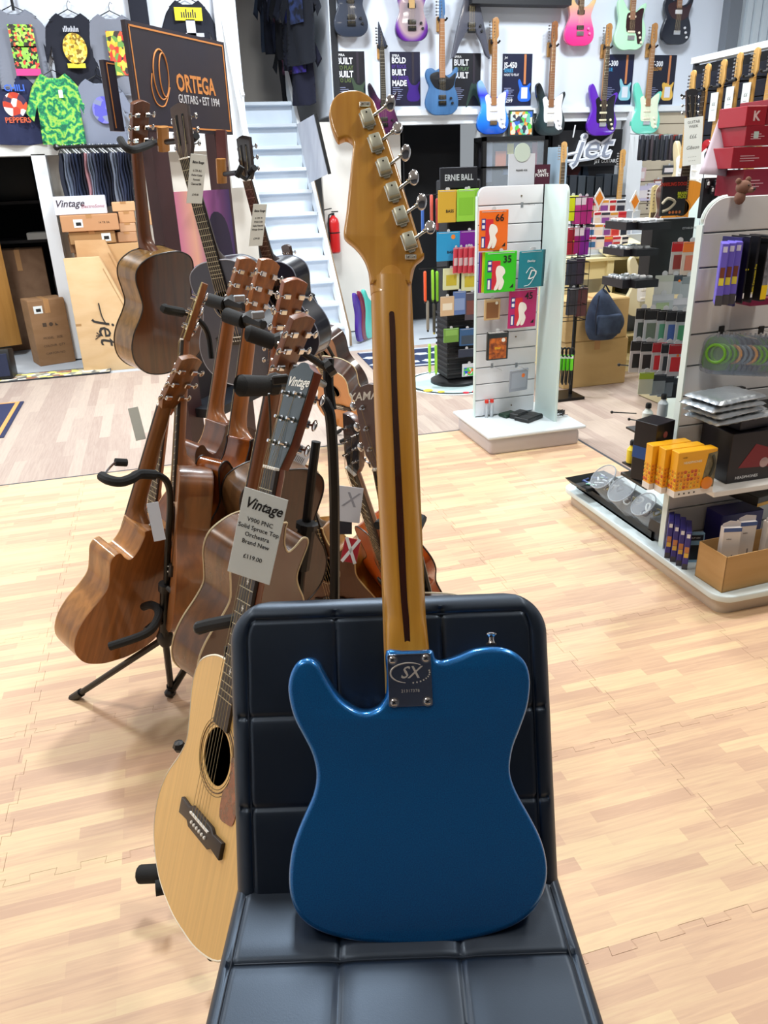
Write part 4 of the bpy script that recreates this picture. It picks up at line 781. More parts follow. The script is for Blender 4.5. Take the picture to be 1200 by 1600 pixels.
def electric(lbl, M, shape, m, gm=None, board='8a5a34', neckc='c08a50', pk='sss', bridge=CHROME, pot=None, hd='st', guard='full', side=None, group=None, pcol='f2f0ea', headc=None, name='electric_guitar'):
    t = Thing(name, lbl, 'guitar', M=M, group=group); ol = [(p.x, p.y) for p in spline(shape, 3)]
    q = MB(); q.prism(ol, -.02, .02, .006); t.part('body', q, m, ang=50)
    zt = max(z for x, z in shape if abs(x) < .045); nz = .325+.455 if shape is not VEE else .30+.48
    nm_ = mat(neckc, .4, c2=''.join('%02x' % int(int(neckc[i:i+2], 16)*.88) for i in (0, 2, 4)), sc=(60, 60, 4)); q = MB(); q.prism([(-.028, zt-.06), (.028, zt-.06), (.0215, nz), (-.0215, nz)], -.024, -.002, .002); nk = t.part('neck', q, nm_)
    q = MB(); q.prism([(-.027, zt-.075), (.027, zt-.075), (.0205, nz), (-.0205, nz)], -.030, -.023); fb_ = t.part('fingerboard', q, mat(board, .4), nk)
    q = MB()
    for i in range(1, 22):
        z = nz-.648*(1-2**(-i/12))
        if z > zt-.07: q.box((0, -.0305, z), (.046, .001, .0018))
    t.part('frets', q, mat('d8d4c8', .3, .8), fb_)
    if guard:
        g = {'full': [(-.055,.345),(-.03,.31),(.03,.31),(.045,.325),(.08,.35),(.12,.365),(.125,.33),(.115,.25),(.13,.16),(.125,.08),(.10,.045),(.06,.07),(.045,.11),(-.05,.115),(-.07,.15),(-.075,.25),(-.09,.32)],
             'tele': [(-.035,.37),(-.1,.36),(-.13,.33),(-.12,.27),(-.09,.235),(-.05,.21),(.03,.215),(.035,.33),(.03,.30),(-.03,.31)],
             'teleR': [(.03,.33),(.07,.31),(.12,.345),(.135,.34),(.12,.27),(.105,.235),(.05,.205),(-.05,.22),(-.09,.25),(-.12,.30),(-.11,.34),(-.035,.36),(-.03,.31),(.03,.31)],
             'half': [(.03,.31),(.08,.34),(.12,.34),(.11,.25),(.12,.15),(.12,.07),(.08,.05),(.05,.14),(-.05,.15),(-.06,.28),(-.03,.31)]}[guard]
        q = MB(); q.prism([(p.x, p.y) for p in spline(g, 3)], -.0235, -.0195, .001); t.part('pickguard', q, gm or WHITE)
    PM = mat(pcol, .4)
    zs_ = {'s': .018, 'h': .036, 'p': .034}
    for c_, z in zip(pk, ([.27, .205, .14] if len(pk) == 3 else [.275, .15])):
        if c_ == '-': continue
        q = MB(); q.rbox((0, -.025, z), (.082 if c_ != 'h' else .076, .009, zs_[c_]), .006, 2); pu = t.part('pickup', q, PM)
    q = MB(); q.box((0, -.026, .10), (.075, .010, .035)); t.part('bridge', q, bridge)
    for kx, kz in ((.085, .14), (.10, .10), (.115, .06))[:2 if pk in ('hh', 'h-h') else 3]:
        q = MB(); q.lathe((kx, 0, kz), [(.012, -.023), (.011, -.034), (.009, -.036)], 12, 'y'); t.part('knob', q, pot or mat(pcol, .4))
    # headstock with six in line
    if hd == 'st': hp = [(.0215, nz), (.024, nz+.02), (.040, nz+.05), (.035, nz+.13), (.040, nz+.155), (.03, nz+.185), (.005, nz+.195), (-.02, nz+.18), (-.025, nz+.165), (-.0215, nz)]
    elif hd == 'point': hp = [(.0215, nz), (.05, nz+.02), (.018, nz+.1), (-.02, nz+.2), (-.03, nz+.19), (-.035, nz+.02), (-.0215, nz)]
    else: hp = [(.0215, nz), (.022, nz+.02), (.030, nz+.05), (.024, nz+.15), (.005, nz+.19), (-.02, nz+.17), (-.025, nz+.03), (-.0215, nz)]
    if hd != 'tele': hp = [(-x, z) for x, z in hp] if 0 else hp
    q = MB(); q.prism([(p.x, p.y) for p in spline(hp, 3)], -.020, -.006, .001); h_ = t.part('headstock', q, mat(headc, .3) if headc else nm_)
    for j in range(6):
        z = nz+.03+j*.025; x = -.03; q = MB(); q.cyl((-.008, -.02, z), (-.008, -.028, z), .004, 8); q.cyl((-.02, -.012, z), (-.045, -.012, z), .0025, 6); q.rbox((-.052, -.012, z), (.016, .008, .014), .002, 1); t.part('tuner', q, CHROME if headc != '15161a' else CHROME, h_)
    q = MB()
    for i in range(6): q.tube([((i-2.5)*.0105, -.033, .10), ((i-2.5)*.007, -.032, nz), (-.008, -.024, nz+.03+i*.02)], .0005, 3)
    t.part('strings', q, STRING); return t, nz
def flat(c, s=1.0): return (mat(c, .3, coat=.5))
def hanger(lbl, x, z, Y=YW):
    h = Thing('wall_hanger', lbl, 'hanger', (x, Y, z), group=None)
    q = MB(); q.rbox((-.0, -.015, 0), (.045, .03, .13), .006, 1); h.part('block', q, mat('b98a4c', .5))
    q = MB(); q.cyl((0, -.03, .02), (0, -.10, .02), .008); q.tube([(-.045, -.13, .035), (-.04, -.11, .022), (0, -.10, .02), (.04, -.11, .022), (.045, -.13, .035)], .010, 8); h.part('yoke', q, BLACKP)
def wallg(lbl, hl, xb, yb, shape, m, sc=1.06, off=-.09, **k):
    b = W(xb, yb, YW-.09); M = Mx.Translation((b.x, YW-.09, b.z+(.115 if shape is VEE else 0)*sc)) @ Mx.Scale(sc, 4)
    t, nz = electric(lbl, M, shape, m, **k); hanger(hl, b.x, b.z+(nz-.03+(.115 if shape is VEE else 0))*sc)
BK_ = '15161a'
wallg('matt dark grey twin-humbucker electric guitar at the top left of the guitar wall', 'hanger above the dark grey guitar', 549, 58, SUP, flat('2c3444'), guard=None, pk='hh', pcol=BK_, pot=BLACKP, neckc='3a2a22', board='1a1514', bridge=BLACKM, headc='2c3444')
wallg('dark purple electric guitar with bright striped fingerboard, behind the amber headstock', 'hanger of the guitar with the pointed black headstock', 600, 212, SUP, mat('2c1830', .25, coat=.6, rad=(0, .2, .05, .18, [(0, '5a2450'), (1, '1c1020')])), guard=None, pk='hh', pcol=BK_, pot=BLACKP, neckc='1c1a1c', board='15161a', headc='2a3040', hd='point', bridge=BLACKM, sc=.98)
wallg('purple-edged burst electric guitar with pale burl centre', 'hanger above the purple burst guitar', 643, 65, SUP, mat('7a4a9a', .25, coat=.7, rad=(0, .2, .07, .18, [(0, '8c7f86'), (.45, 'b39aa0'), (.75, '6a2a9a'), (1, '2a0c50')])), guard=None, pk='hh', pcol=BK_, pot=BLACKP, neckc='c9a36a', board='c9a36a', bridge=BLACKM)
wallg('washed steel-blue single-cutaway electric guitar with black pickguard', 'hanger of the steel-blue guitar', 690, 180, TEL, mat('3f6ea0', .5, c2='34608f', sc=(20, 20, 4)), guard='teleR', gm=mat('14161c', .4), pk='hh', pcol=BK_, pot=BLACKP, neckc='a87048', board='a8714a', hd='tele', headc='3f6ea0', bridge=BLACKM)
wallg('slate grey V-shaped electric guitar', 'hanger above the V-shaped guitar', 735, 91, VEE, flat('50525f'), guard=None, pk='hh', pcol=BK_, pot=BLACKP, neckc='2a2224', board='1a1718', bridge=BLACKM)
wallg('blue-fade double-cutaway electric guitar with white pickguard and maple neck', 'hanger of the blue-fade guitar', 769, 210, STR, mat('1e6fd8', .2, coat=.8, grad=(2, 0, .42, [(0, '1a4fc0'), (.35, '2a86ea'), (.6, '4aa8f4'), (.8, '3a3ad0'), (1, '8ab4f8')])), gm=mat('dfe2f6', .3), pk='ssh', neckc='c08a50', board='a9744a')
wallg('black-green burst double-cutaway electric guitar with white pickguard', 'hanger of the black-green guitar', 857, 212, STR, mat('1c2a2c', .2, coat=.8, rad=(0, .2, .06, .2, [(0, '2c4448'), (1, '0c1216')])), gm=mat('e6e8ee', .3), pk='ssh', neckc='9a6238', board='8a5a3c')
wallg('hot pink fading-to-natural electric guitar with black pickups', 'hanger above the hot pink guitar', 903, 72, SUP, mat('f02a8a', .2, coat=.7, grad=(2, 0, .42, [(0, 'f41c80'), (.35, 'f64a9c'), (.62, 'f6a0a8'), (.85, 'e8c48c'), (1, 'e3bf86')])), guard=None, pk='hh', pcol=BK_, pot=mat('f08ab8', .3), neckc='6a4a3a', board='5a3c30')
wallg('violet double-cutaway electric guitar with black pickguard', 'hanger of the violet guitar', 938, 212, STR, flat('5f22b4'), gm=mat('17151c', .3), pk='sss', pcol='efe9c8', neckc='c08a50', board='2c2022')
wallg('pale mint offset electric guitar with dark tortoiseshell pickguard', 'hanger above the pale mint guitar', 982, 78, JAZ, flat('bff0cc'), gm=mat('33191c', .3), guard='half', pk='ss', pcol='efe6cf', neckc='c08a50', board='8a5c48')
wallg('turquoise double-cutaway electric guitar with cream pickguard', 'hanger of the turquoise guitar', 1006, 209, STR, flat('6fdcc4'), gm=mat('e9f4d8', .3), pk='sss', pcol='f2efd6', neckc='c08a50', board='9a6a48')
wallg('black white-bound single-cutaway electric guitar with dark pickguard', 'hanger above the black white-bound guitar', 1053, 70, TEL, flat('141a28'), gm=mat('3a2226', .3), guard='teleR', pk='h-s'[:2], pcol='d8dadf', neckc='9a6a48', board='8a5c48')
# posters
def poster(lbl, x0, x1, y0, y1, words, sub, guit=None, bgc='14162a', gcol='2a3a6a', price=None, top=None):
    a = W(x0, y0, YW-.004); c = W(x1, y1, YW-.004); w_, h_ = c.x-a.x, a.z-c.z
    t = Thing('poster', lbl, 'poster', (a.x, YW-.004, c.z)); q = MB(); q.bb(0, w_, -.002, .002, 0, h_); t.part('sheet', q, mat(bgc, .4))
    if top: txt(top, .030, WHITE, t.o, at(.02, -.0025, h_*.93), al='LEFT', bold=.01)
    for i, (s_, zz, sz) in enumerate(words): txt(s_, sz, mat('e9ecf4', .5), t.o, at(.015, -.0025, h_*zz), al='LEFT', bold=.03, sx=.8)
    for i, (s_, zz, sz, cc) in enumerate(sub): txt(s_, sz, mat(cc, .5), t.o, at(.015, -.0025, h_*zz), al='LEFT', bold=.02, sx=.8)
    q = MB()
    for i in range(7): q.bb(.02, .02+w_*(.24+.05*(i % 3)), -.003, -.0015, h_*(.12+.036*i), h_*(.12+.036*i)+.006)
    t.part('small_print', q, mat('8a90b4', .5))
    q = MB(); gx = w_*.76; s_ = h_*.0021*480/480
    q.prism([(gx+p.x*h_*.95, h_*.08+p.y*h_*.95) for p in spline(guit or STR, 2)], -.003, -.0015); t.part('printed_guitar', q, mat(gcol, .35))
    q = MB(); q.bb(gx-.012, gx+.012, -.0035, -.0015, h_*.42, h_*.99); t.part('printed_neck', q, mat('c98050' if price else '2a2430', .4))
    if price:
        txt(price, .05, WHITE, t.o, at(.015, -.0025, h_*.10), al='LEFT', bold=.03); q = MB(); q.bb(gx-.035, gx+.035, -.0036, -.0020, h_*.14, h_*.36); t.part('printed_pickguard', q, mat('e0e2ee', .4))
for i, (x0, x1, y0, y1, ws, su, gc, bgc, lbl) in enumerate([
  (523, 572, 80, 165, [('BUILT', .82, .075), ('BUILT', .58, .075)], [('TO PLAY', .70, .05, '5a6a3a'), ('TO LAST', .47, .05, '5a6a3a')], '3a4a3a', '12131c', 'dark poster reading BUILT BUILT in olive and white, half hidden by the amber headstock'),
  (609, 657, 81, 165, [('BOLD', .84, .07), ('BUILT', .62, .07), ('MADE', .42, .07)], [('BY ROCK', .73, .045, '4a2a8a'), ('TO SHRED', .52, .045, '4a2a8a')], '3a1c78', '131230', 'deep violet poster reading BOLD BUILT MADE'),
  (707, 750, 83, 165, [('BUILT', .82, .075), ('BUILT', .58, .075)], [('TO PLAY', .70, .05, '5a7a5a')], '2c4038', '12141e', 'dark poster reading BUILT BUILT beside the steel-blue guitar')]):
    poster(lbl, x0, x1, y0, y1, ws, su, SUP if i < 2 else VEE, bgc, gc, None, '◐ SPIRA' if 0 else 'SPIRA')
poster('dark blue poster reading JS-450 with a blue guitar', 786, 829, 84, 165, [('JS-450', .78, .07)], [('SERIES', .68, .045, '3a9ad0'), ('MADE TO PLAY', .60, .03, 'e0e0e8')], STR, '141a3a', '2a6ae0', '£299', 'Jet')
poster('dark blue poster reading JS-300 with a pale blue guitar', 946, 985, 85, 163, [('JS-300', .82, .07)], [('BLUE', .70, .045, '3a9ad0')], STR, '12183a', '8ac8d8', '£', 'Jet')
poster('dark poster reading JT-300 with a butterscotch guitar', 1016, 1050, 86, 163, [('JT-300', .82, .07)], [('YELLOW', .72, .045, 'c08a3a')], TEL, '12152a', 'e6b850', '£', 'Jet')
# long dark shelf edge at the very top
q = MB(); a = W(735, 3, YW-.15); q.bb(a.x, a.x+1.05, YW-.2, YW-.05, a.z-.02, a.z+.12); single('shelf', q, mat('14161c', .5), 'black shelf edge at the top of the guitar wall above the blue-fade guitar', 'shelf')
# ================================================================ T-SHIRTS
def shirt_mesh(w_, h_, seed=0, twist=0):
    rnd = random.Random(seed); q = MB(); hw = w_/2
    ol = [(-.10, 0), (-.04, -.035), (.04, -.035), (.10, 0), (hw*.62, -.03), (hw*.88, -.10), (hw*1.28, -.30), (hw*1.02, -.37), (hw*.80, -.24), (hw*.80, -h_*.6), (hw*.85, -h_+.01), (hw*.3, -h_-.005), (-hw*.3, -h_-.0), (-hw*.85, -h_+.01), (-hw*.8, -h_*.6), (-hw*.80, -.24), (-hw*1.02, -.37), (-hw*1.28, -.30), (-hw*.88, -.10), (-hw*.62, -.03)]
    bm = bmesh.new(); 
    def inside(x, z):
        c = False; n = len(ol)
        for i in range(n):
            (x1, z1), (x2, z2) = ol[i], ol[i-1]
            if (z1 > z) != (z2 > z) and x < (x2-x1)*(z-z1)/(z2-z1)+x1: c = not c
        return c
    cu = curve_mesh([[(a, b) for a, b in ol]], .0)
    bm.from_mesh(cu); bmesh.ops.remove_doubles(bm, verts=bm.verts, dist=1e-5)
    for it in range(4):
        bmesh.ops.subdivide_edges(bm, edges=[e for e in bm.edges if e.calc_length() > .055], cuts=1, use_grid_fill=True); bmesh.ops.triangulate(bm, faces=bm.faces)
    ph = [rnd.uniform(0, 6) for _ in range(6)]
    for v in bm.verts:
        x, z = v.co.x, v.co.y; d = .012*sin(22*x+ph[0]+2.5*z)*min(1, -z*2.2)+.008*sin(13*x-9*z+ph[1])+.006*sin(30*x+5*z+ph[2])*min(1, -z*1.5)
        v.co = (x, -.03-.02*cos(x/hw*1.3)-d, z)
    me = bpy.data.meshes.new('shirt'); ex = bmesh.ops.solidify(bm, geom=bm.faces[:], thickness=.006); bm.to_mesh(me); bm.free(); me.shade_smooth(); return me
def shirt(lbl, M, w_, h_, m, prints=(), seed=0, word=None):
    t = Thing('t_shirt', lbl, 't-shirt', M=M); t.part('cloth', shirt_mesh(w_, h_, seed), m)
    q = MB(); q.tube([(-w_*.36, -.03, -.05), (-.02, -.03, .02), (0, -.03, .03), (.02, -.03, .02), (w_*.36, -.03, -.05)], .004, 5); q.tube([(0, -.03, .03), (0, -.03, .07), (.015, -.03, .095), (.03, -.03, .08)], .0025, 5); t.part('hanger', q, BLACKM)
    for (x, z, a, b, mm_, nm) in prints:
        q = MB()
        if nm == 'disc': q.prism([(x+a/2*cos(i*pi/12), z+b/2*sin(i*pi/12)) for i in range(24)], -.078, -.074)
        else: q.bb(x-a/2, x+a/2, -.078, -.074, z-b/2, z+b/2)
        t.part('print', q, mm_)
    if word:
        for (s_, x, z, sz, c_) in word: txt(s_, sz, mat(c_, .6), t.o, at(x, -.0785, z), bold=.02)
    return t
def onwall(x, y, Y=YW-.01, rz=0): p = W(x, y, Y); return Mx.Translation((p.x, p.y, p.z)) @ Mx.Rotation(rz, 4, 'Z')
GRYF = mat('7d828f', .9, bump=(200, .2)); BLKF = mat('1a1d2a', .9, bump=(200, .2)); NAVF = mat('232a4c', .9, bump=(200, .2))
shirt('grey t-shirt with a green and red four-portrait print above a pink bar', onwall(20, 16), .50, .60, GRYF, [(.04, -.20, .20, .17, mat('8ac43a', .7, cells=((48, 48, 48), ['8fd03a', '2a2c22', 'b8d868', 'd85a3a', '3a3c30'])), 'r'), (.04, -.36, .20, .17, mat('6ac04a', .7, cells=((48, 48, 48), ['e04a3a', '24301c', '8fce4a', '1c2a1c', '9ad860'])), 'r'), (.04, -.47, .20, .055, mat('f0408a', .6), 'r')], 1)
shirt('black t-shirt with a golden round portrait print under arched white letters', onwall(107, 22), .46, .66, BLKF, [(.01, -.27, .20, .24, mat('d9b93a', .7, cells=((48, 48, 48), ['d9b93a', 'e6cc5a', '8a6a1c', 'c9a42c', 'f0dc7a'])), 'disc'), (.0, -.40, .15, .035, mat('d8cc3a', .7), 'r')], 2, [('ıllıılılıı', 0, -.125, .06, 'c8ccd8')])
shirt('grey-blue t-shirt with a red, yellow and green seated figure print', onwall(172, 24), .48, .62, GRYF, [(.05, -.30, .22, .34, mat('c84a2a', .7, cells=((34, 34, 24), ['d0553a', '6a9a4a', 'd8b93a', '3a3430', 'c83a2a', 'e0c850'])), 'r')], 3)
TIE = mat('3fc86a', .9, name='tie_dye'); 
nt = TIE.node_tree; tcn = nt.nodes.new('ShaderNodeTexCoord'); mpn = nt.nodes.new('ShaderNodeMapping'); mpn.inputs['Location'].default_value = (0, 0, .28); nt.links.new(tcn.outputs['Object'], mpn.inputs[0])
wv = nt.nodes.new('ShaderNodeTexWave'); wv.wave_type = 'RINGS'; wv.rings_direction = 'SPHERICAL'; wv.inputs['Scale'].default_value = 4.2; wv.inputs['Distortion'].default_value = 9; wv.inputs['Detail'].default_value = 3; wv.inputs['Detail Scale'].default_value = 4; nt.links.new(mpn.outputs[0], wv.inputs[0])
rn = nt.nodes.new('ShaderNodeValToRGB'); e = rn.color_ramp.elements; e.new(.3); e.new(.6); e[0].color = lin('1f6a52'); e[1].color = lin('2f9a62'); e[2].color = lin('52b858'); e[3].color = lin('a4cc5a'); nt.links.new(wv.outputs[0], rn.inputs[0]); nt.links.new(rn.outputs[0], nt.nodes['Principled BSDF'].inputs[0])
shirt('green spiral tie-dye t-shirt hanging below the black one', onwall(83, 116, YW-.06), .44, .56, TIE, [(.04, -.16, .035, .06, WHITE, 'r')], 4)
shirt('navy t-shirt with CHILI PEPPERS lettering around an orange disc at the left edge', onwall(10, 115), .50, .56, NAVF, [(.03, -.25, .20, .20, mat('d0482a', .7, cells=((18, 18, 18), ['d8502c', 'e8e4e0', 'c03a24', '3a2a4a'])), 'disc')], 5, [('CHILI', .05, -.12, .07, '3a6ae0'), ('PEPPERS', .03, -.37, .06, 'd8603a')])
shirt('grey t-shirt with a violet round print below the others', onwall(152, 124, YW-.05), .46, .54, mat('7f8698', .9), [(.02, -.25, .20, .22, mat('6a6ac8', .7, cells=((20, 20, 20), ['7a7ad0', '5a5ac0', '8088a8'])), 'disc')], 6)
shirt('black t-shirt with a yellow block print above a white guitarist, behind the sign board', onwall(291, 2), .44, .56, BLKF, [(.0, -.11, .24, .10, mat('e8d820', .6), 'r'), (.01, -.23, .08, .16, mat('c8ccd4', .7), 'r'), (.04, -.27, .16, .03, mat('b8bcc8', .7), 'r')], 7, [('ıılıılı', 0, -.11, .09, '2a2a20')])
q = MB(); q.rbox((0, 0, 0), (.16, .05, .5), .02, 2); p = W(217, 20, YW-.05); single('dark_garment', q, BLKF, 'dark hanging garment sleeve between the grey-blue t-shirt and the sign board', 'garment', (p.x, p.y, p.z))
p = W(20, 10, YW-.06); q = MB(); q.cyl((0, 0, -.03), (0, 0, .35), .012); single('hook_rod', q, BLACKM, 'black rod holding the grey portrait t-shirt at the left edge', 'rod', (p.x, p.y, p.z))
q = MB(); p = W(340, 70, YW-.1); q.bb(0, .16, 0, .06, -1.2, .55); single('white_post', q, TRIMW, 'white painted post right of the sign board', 'post', (p.x, p.y, p.z))
# shirts on the loft's side wall, seen nearly edge on
SIDE = []
for i, (x, y, Yd, w_, h_, c_, pc, lb) in enumerate([(436, -10, 9.9, .5, .62, '4a5870', '6a7890', 'slate blue t-shirt farthest back on the loft side wall'), (452, -20, 9.6, .52, .68, '1c2030', '8a90b0', 'black t-shirt with a grey portrait print on the loft side wall'), (470, -25, 9.3, .46, .58, '28304a', 'c03a4a', 'dark t-shirt with a red and white print on the loft side wall'),
        (484, -30, 9.0, .5, .64, '14161f', 'd0d0d8', 'black t-shirt with a white print on the loft side wall'), (499, -30, 8.75, .52, .72, '12182a', '3a4ab0', 'long navy t-shirt with a blue print on the loft side wall'), (508, -40, 8.5, .5, .66, '0f1420', '2a3a6a', 'near-black t-shirt beside the black corner strip'), (468, 82, 9.15, .48, .60, '10131c', '8a4a6a', 'black t-shirt with a small pink print hanging low beside the stairs'), (495, 52, 8.6, .44, .60, '14162c', '4a3ab0', 'navy t-shirt with a violet print, lowest at the corner')]):
    p = WX(x+10, y, 1.80); M_ = Mx.Translation((1.83, min(9.9, max(8.45, Yd)), p.z if 1 else 0)) @ Mx.Rotation(-pi/2-.25, 4, 'Z') @ Mx.Identity(4)
    zt_ = [3.62, 3.62, 3.5, 3.45, 3.4, 3.35, 3.0, 2.95][i]; M_ = Mx.Translation((1.62+.008*i, [10.0, 9.7, 9.4, 9.1, 8.8, 8.55, 9.25, 8.68][i], zt_)) @ Mx.Rotation(-1.0-.03*(i % 3), 4, 'Z')
    shirt(lb, M_, w_, h_+.08, mat(c_, .9), [(0, -.26, .2, .28, mat(pc, .7, c2=c_, sc=(14, 14, 14), p0=.4, p1=.6), 'r')], 20+i)
# ---- clothes rail
rl = Thing('clothes_rail', 'black clothes rail of hanging dark t-shirts under the shirt wall', 'clothes rail', (-.45, 8.2, 1.90)); q = MB()
ra, rb = W(88, 230, 8.12), W(215, 227, 8.12); q.cyl(ra, rb, .014); rl.part('rail', q, BLACKM, w=True)
for p_ in (ra, rb): q = MB(); q.cyl(p_, p_+V((0, .2, 0)), .012); q.sph(p_, .03, 8); rl.part('bracket', q, BLACKM, w=True)
for i in range(26):
    x = ra.x+.03+(rb.x-ra.x-.06)*i/25; c_ = ['1c2236', '2a3450', '6a7488', '1a1e30', '333c58', '8a93a4', '20263c', '4a5068'][i*5 % 8]; c_ = 'c08a90' if i == 8 else c_
    h_ = .42+.06*((i*7) % 5)/5; q = MB(); wv_ = .012+.004*(i % 3)
    q.grid(lambda u, v: V((wv_*(1 if u < .5 else -1)*(1-.6*abs(2*abs(u-.5)-.5))*(1+.6*v)+.006*sin(9*v+i), (.20 if v < .35 else .16)*(1-4*abs(abs(u-.5)-.25))*(min(1, v*4+.15)), -.05-v*h_)), 16, 12)
    t = Thing('t_shirt', '%s t-shirt seen edge-on, number %s from the left on the clothes rail' % ({'1c2236': 'midnight blue', '2a3450': 'navy', '6a7488': 'grey', '1a1e30': 'black', '333c58': 'dark blue', '8a93a4': 'light grey', '20263c': 'near-black', '4a5068': 'slate', 'c08a90': 'dusty pink'}[c_], ['one','two','three','four','five','six','seven','eight','nine','ten','eleven','twelve','thirteen','fourteen','fifteen','sixteen','seventeen','eighteen','nineteen','twenty','twenty-one','twenty-two','twenty-three','twenty-four','twenty-five','twenty-six'][i]), 't-shirt', (x, ra.y, ra.z), .25, group='t-shirts on the clothes rail')
    t.part('cloth', q, mat(c_, .9), ang=60); q = MB(); q.tube([(0, -.18, -.06), (0, 0, -.02), (0, .18, -.06)], .004, 4); q.cyl((0, 0, -.02), (0, 0, .02), .003, 5); t.part('hanger', q, WHITE if i % 3 else BLACKM)
# ================================================================ BOXES AND STOREROOM
def carton(lbl, c, sz, m=CARD, rz=0, name='cardboard_box', tape=True, cat='box', marks=(), group=None, tilt=None, sticker=None, white=False):
    M = Mx.Translation(V(c)) @ Mx.Rotation(rz, 4, 'Z') @ (tilt or Mx.Identity(4)); t = Thing(name, lbl, cat, M=M, group=group); w_, d_, h_ = sz
    q = MB(); q.rbox((0, 0, h_/2), (w_, d_, h_), .004, 1); t.part('carton', q, m)
    q = MB(); q.bb(-w_/2+.004, 0-.001, -d_/2+.006, d_/2-.006, h_-.001, h_+.0035); q.bb(.001, w_/2-.004, -d_/2+.006, d_/2-.006, h_-.001, h_+.0035); t.part('flap', q, m)
    if tape:
        q = MB(); q.bb(-.025, .025, -d_/2-.0012, d_/2+.001, h_*.8, h_+.004); t.part('tape', q, mat('b5885a', .3))
    if sticker: 
        q = MB(); q.bb(sticker[0]*w_-.04, sticker[0]*w_+.04, -d_/2-.0015, -d_/2, sticker[1]*h_-.035, sticker[1]*h_+.035); t.part('shipping_label', q, PAPER)
        q = MB(); q.bb(sticker[0]*w_-.02, sticker[0]*w_+.025, -d_/2-.002, -d_/2-.0014, sticker[1]*h_-.02, sticker[1]*h_+.01); t.part('label_print', q, INK)
    for s_, x, z, s2_ in marks: txt(s_, s2_, mat('4a3a2c', .7), t.o, at(x*w_, -d_/2-.001, z*h_))
    return t
def bw_(x0, x1, yb, Y, z=None):                               # box face spanning photo columns x0..x1 at depth Y standing at photo row yb
    a = W(x0, yb, Y); b = W(x1, yb, Y); return (a.x+b.x)/2, b.x-a.x, (a.z+b.z)/2
WB = mat('dfe0ea', .5)
p0 = W(62, 553, 8.1); carton('tall brown printed carton standing by the door trim', (-1.14, 8.30, -.014), (.34, .28, .62), mat('8a6744', .8, c2='967250', sc=(3, 3, 8)), .35, marks=[('■ ● ◣', 0, .62, .05), ('MODEL   SIZE', 0, .42, .03), ('COLOUR  QTY', 0, .3, .03), ('CARTON NO.', 0, .18, .03)], sticker=(-.25, .86))
# leaning guitar cartons (tapered)
def gbox(lbl, xb, Y, xt, ht, m, wt=.22, wb=.50, dp=.14, lean=.16, rz=0, logo=False):
    M = Mx.Translation((xb, Y, -.014)) @ Mx.Rotation(rz, 4, 'Z') @ Mx.Rotation(-lean, 4, 'X') @ Mx.Rotation(xt, 4, 'Y')
    t = Thing('guitar_carton', lbl, 'box', M=M); q = MB(); q.prism([(-wb/2, 0), (wb/2, 0), (wb/2, .28), (-wb/2+wt+.04, ht*.9), (-wb/2+wt, ht), (-wb/2, ht)], 0, dp, .004); t.part('carton', q, m)
    q = MB(); q.bb(-wb/2+.0, -wb/2+.05, -.001, 0, ht*.42, ht*.44); q.tube([(wb/2-.02, -.001, .28), (-wb/2+wt+.02, -.001, ht*.9)], .0025, 4); t.part('crease', q, mat('a88355', .8))
    if logo:
        R_ = Mx.Translation((-.03, -.002, .36)) @ XZ @ Mx.Rotation(-pi/2, 4, 'Z')
        txt('jet', .22, mat('2c2a28', .7), t.o, R_, shear=.25, bold=.004); q = MB()
        q.tube(spline([(-.06, -.002, .62), (-.05, -.002, .5), (-.02, -.002, .42)], 4, False), .006, 5)
        for a_ in range(3): q.tube([(-.09, -.002, .33), (-.12-.01*a_, -.002, .36-.03*a_)], .005, 4)
        t.part('printed_sprig', q, mat('2c2a28', .7))
    return t
gbox('tapered guitar carton with a black jet logo leaning at the front of the carton stack', -.52, 7.62, .0, 1.02, CARDL, logo=True, lean=.05, wb=.58, wt=.30)
gbox('tapered guitar carton leaning behind the one with the jet logo', -.44, 7.80, .02, 1.15, CARD, wb=.58, wt=.26, lean=.05)
gbox('large plain guitar carton at the back right of the carton stack', -.12, 7.98, .0, 1.10, mat('bb9466', .8), wb=.66, wt=.40, lean=.0)
carton('long low brown carton lying under the stacked boxes', (-.50, 8.22, 1.02), (.55, .3, .16), mat('8f6a48', .8), 0, tape=False)
carton('big plain carton standing behind the leaning guitar cartons', (-.45, 8.25, -.014), (.6, .34, 1.03), mat('9a7450', .8), 0, tape=False)
def onrow(x0, x1, yt, yb, Y):
    a = W(x0, yb, Y); b = W(x1, yb, Y); c_ = W((x0+x1)/2, yt, Y); return (a.x+b.x)/2, abs(b.x-a.x), (a.z+b.z)/2, abs(c_.z-(a.z+b.z)/2)
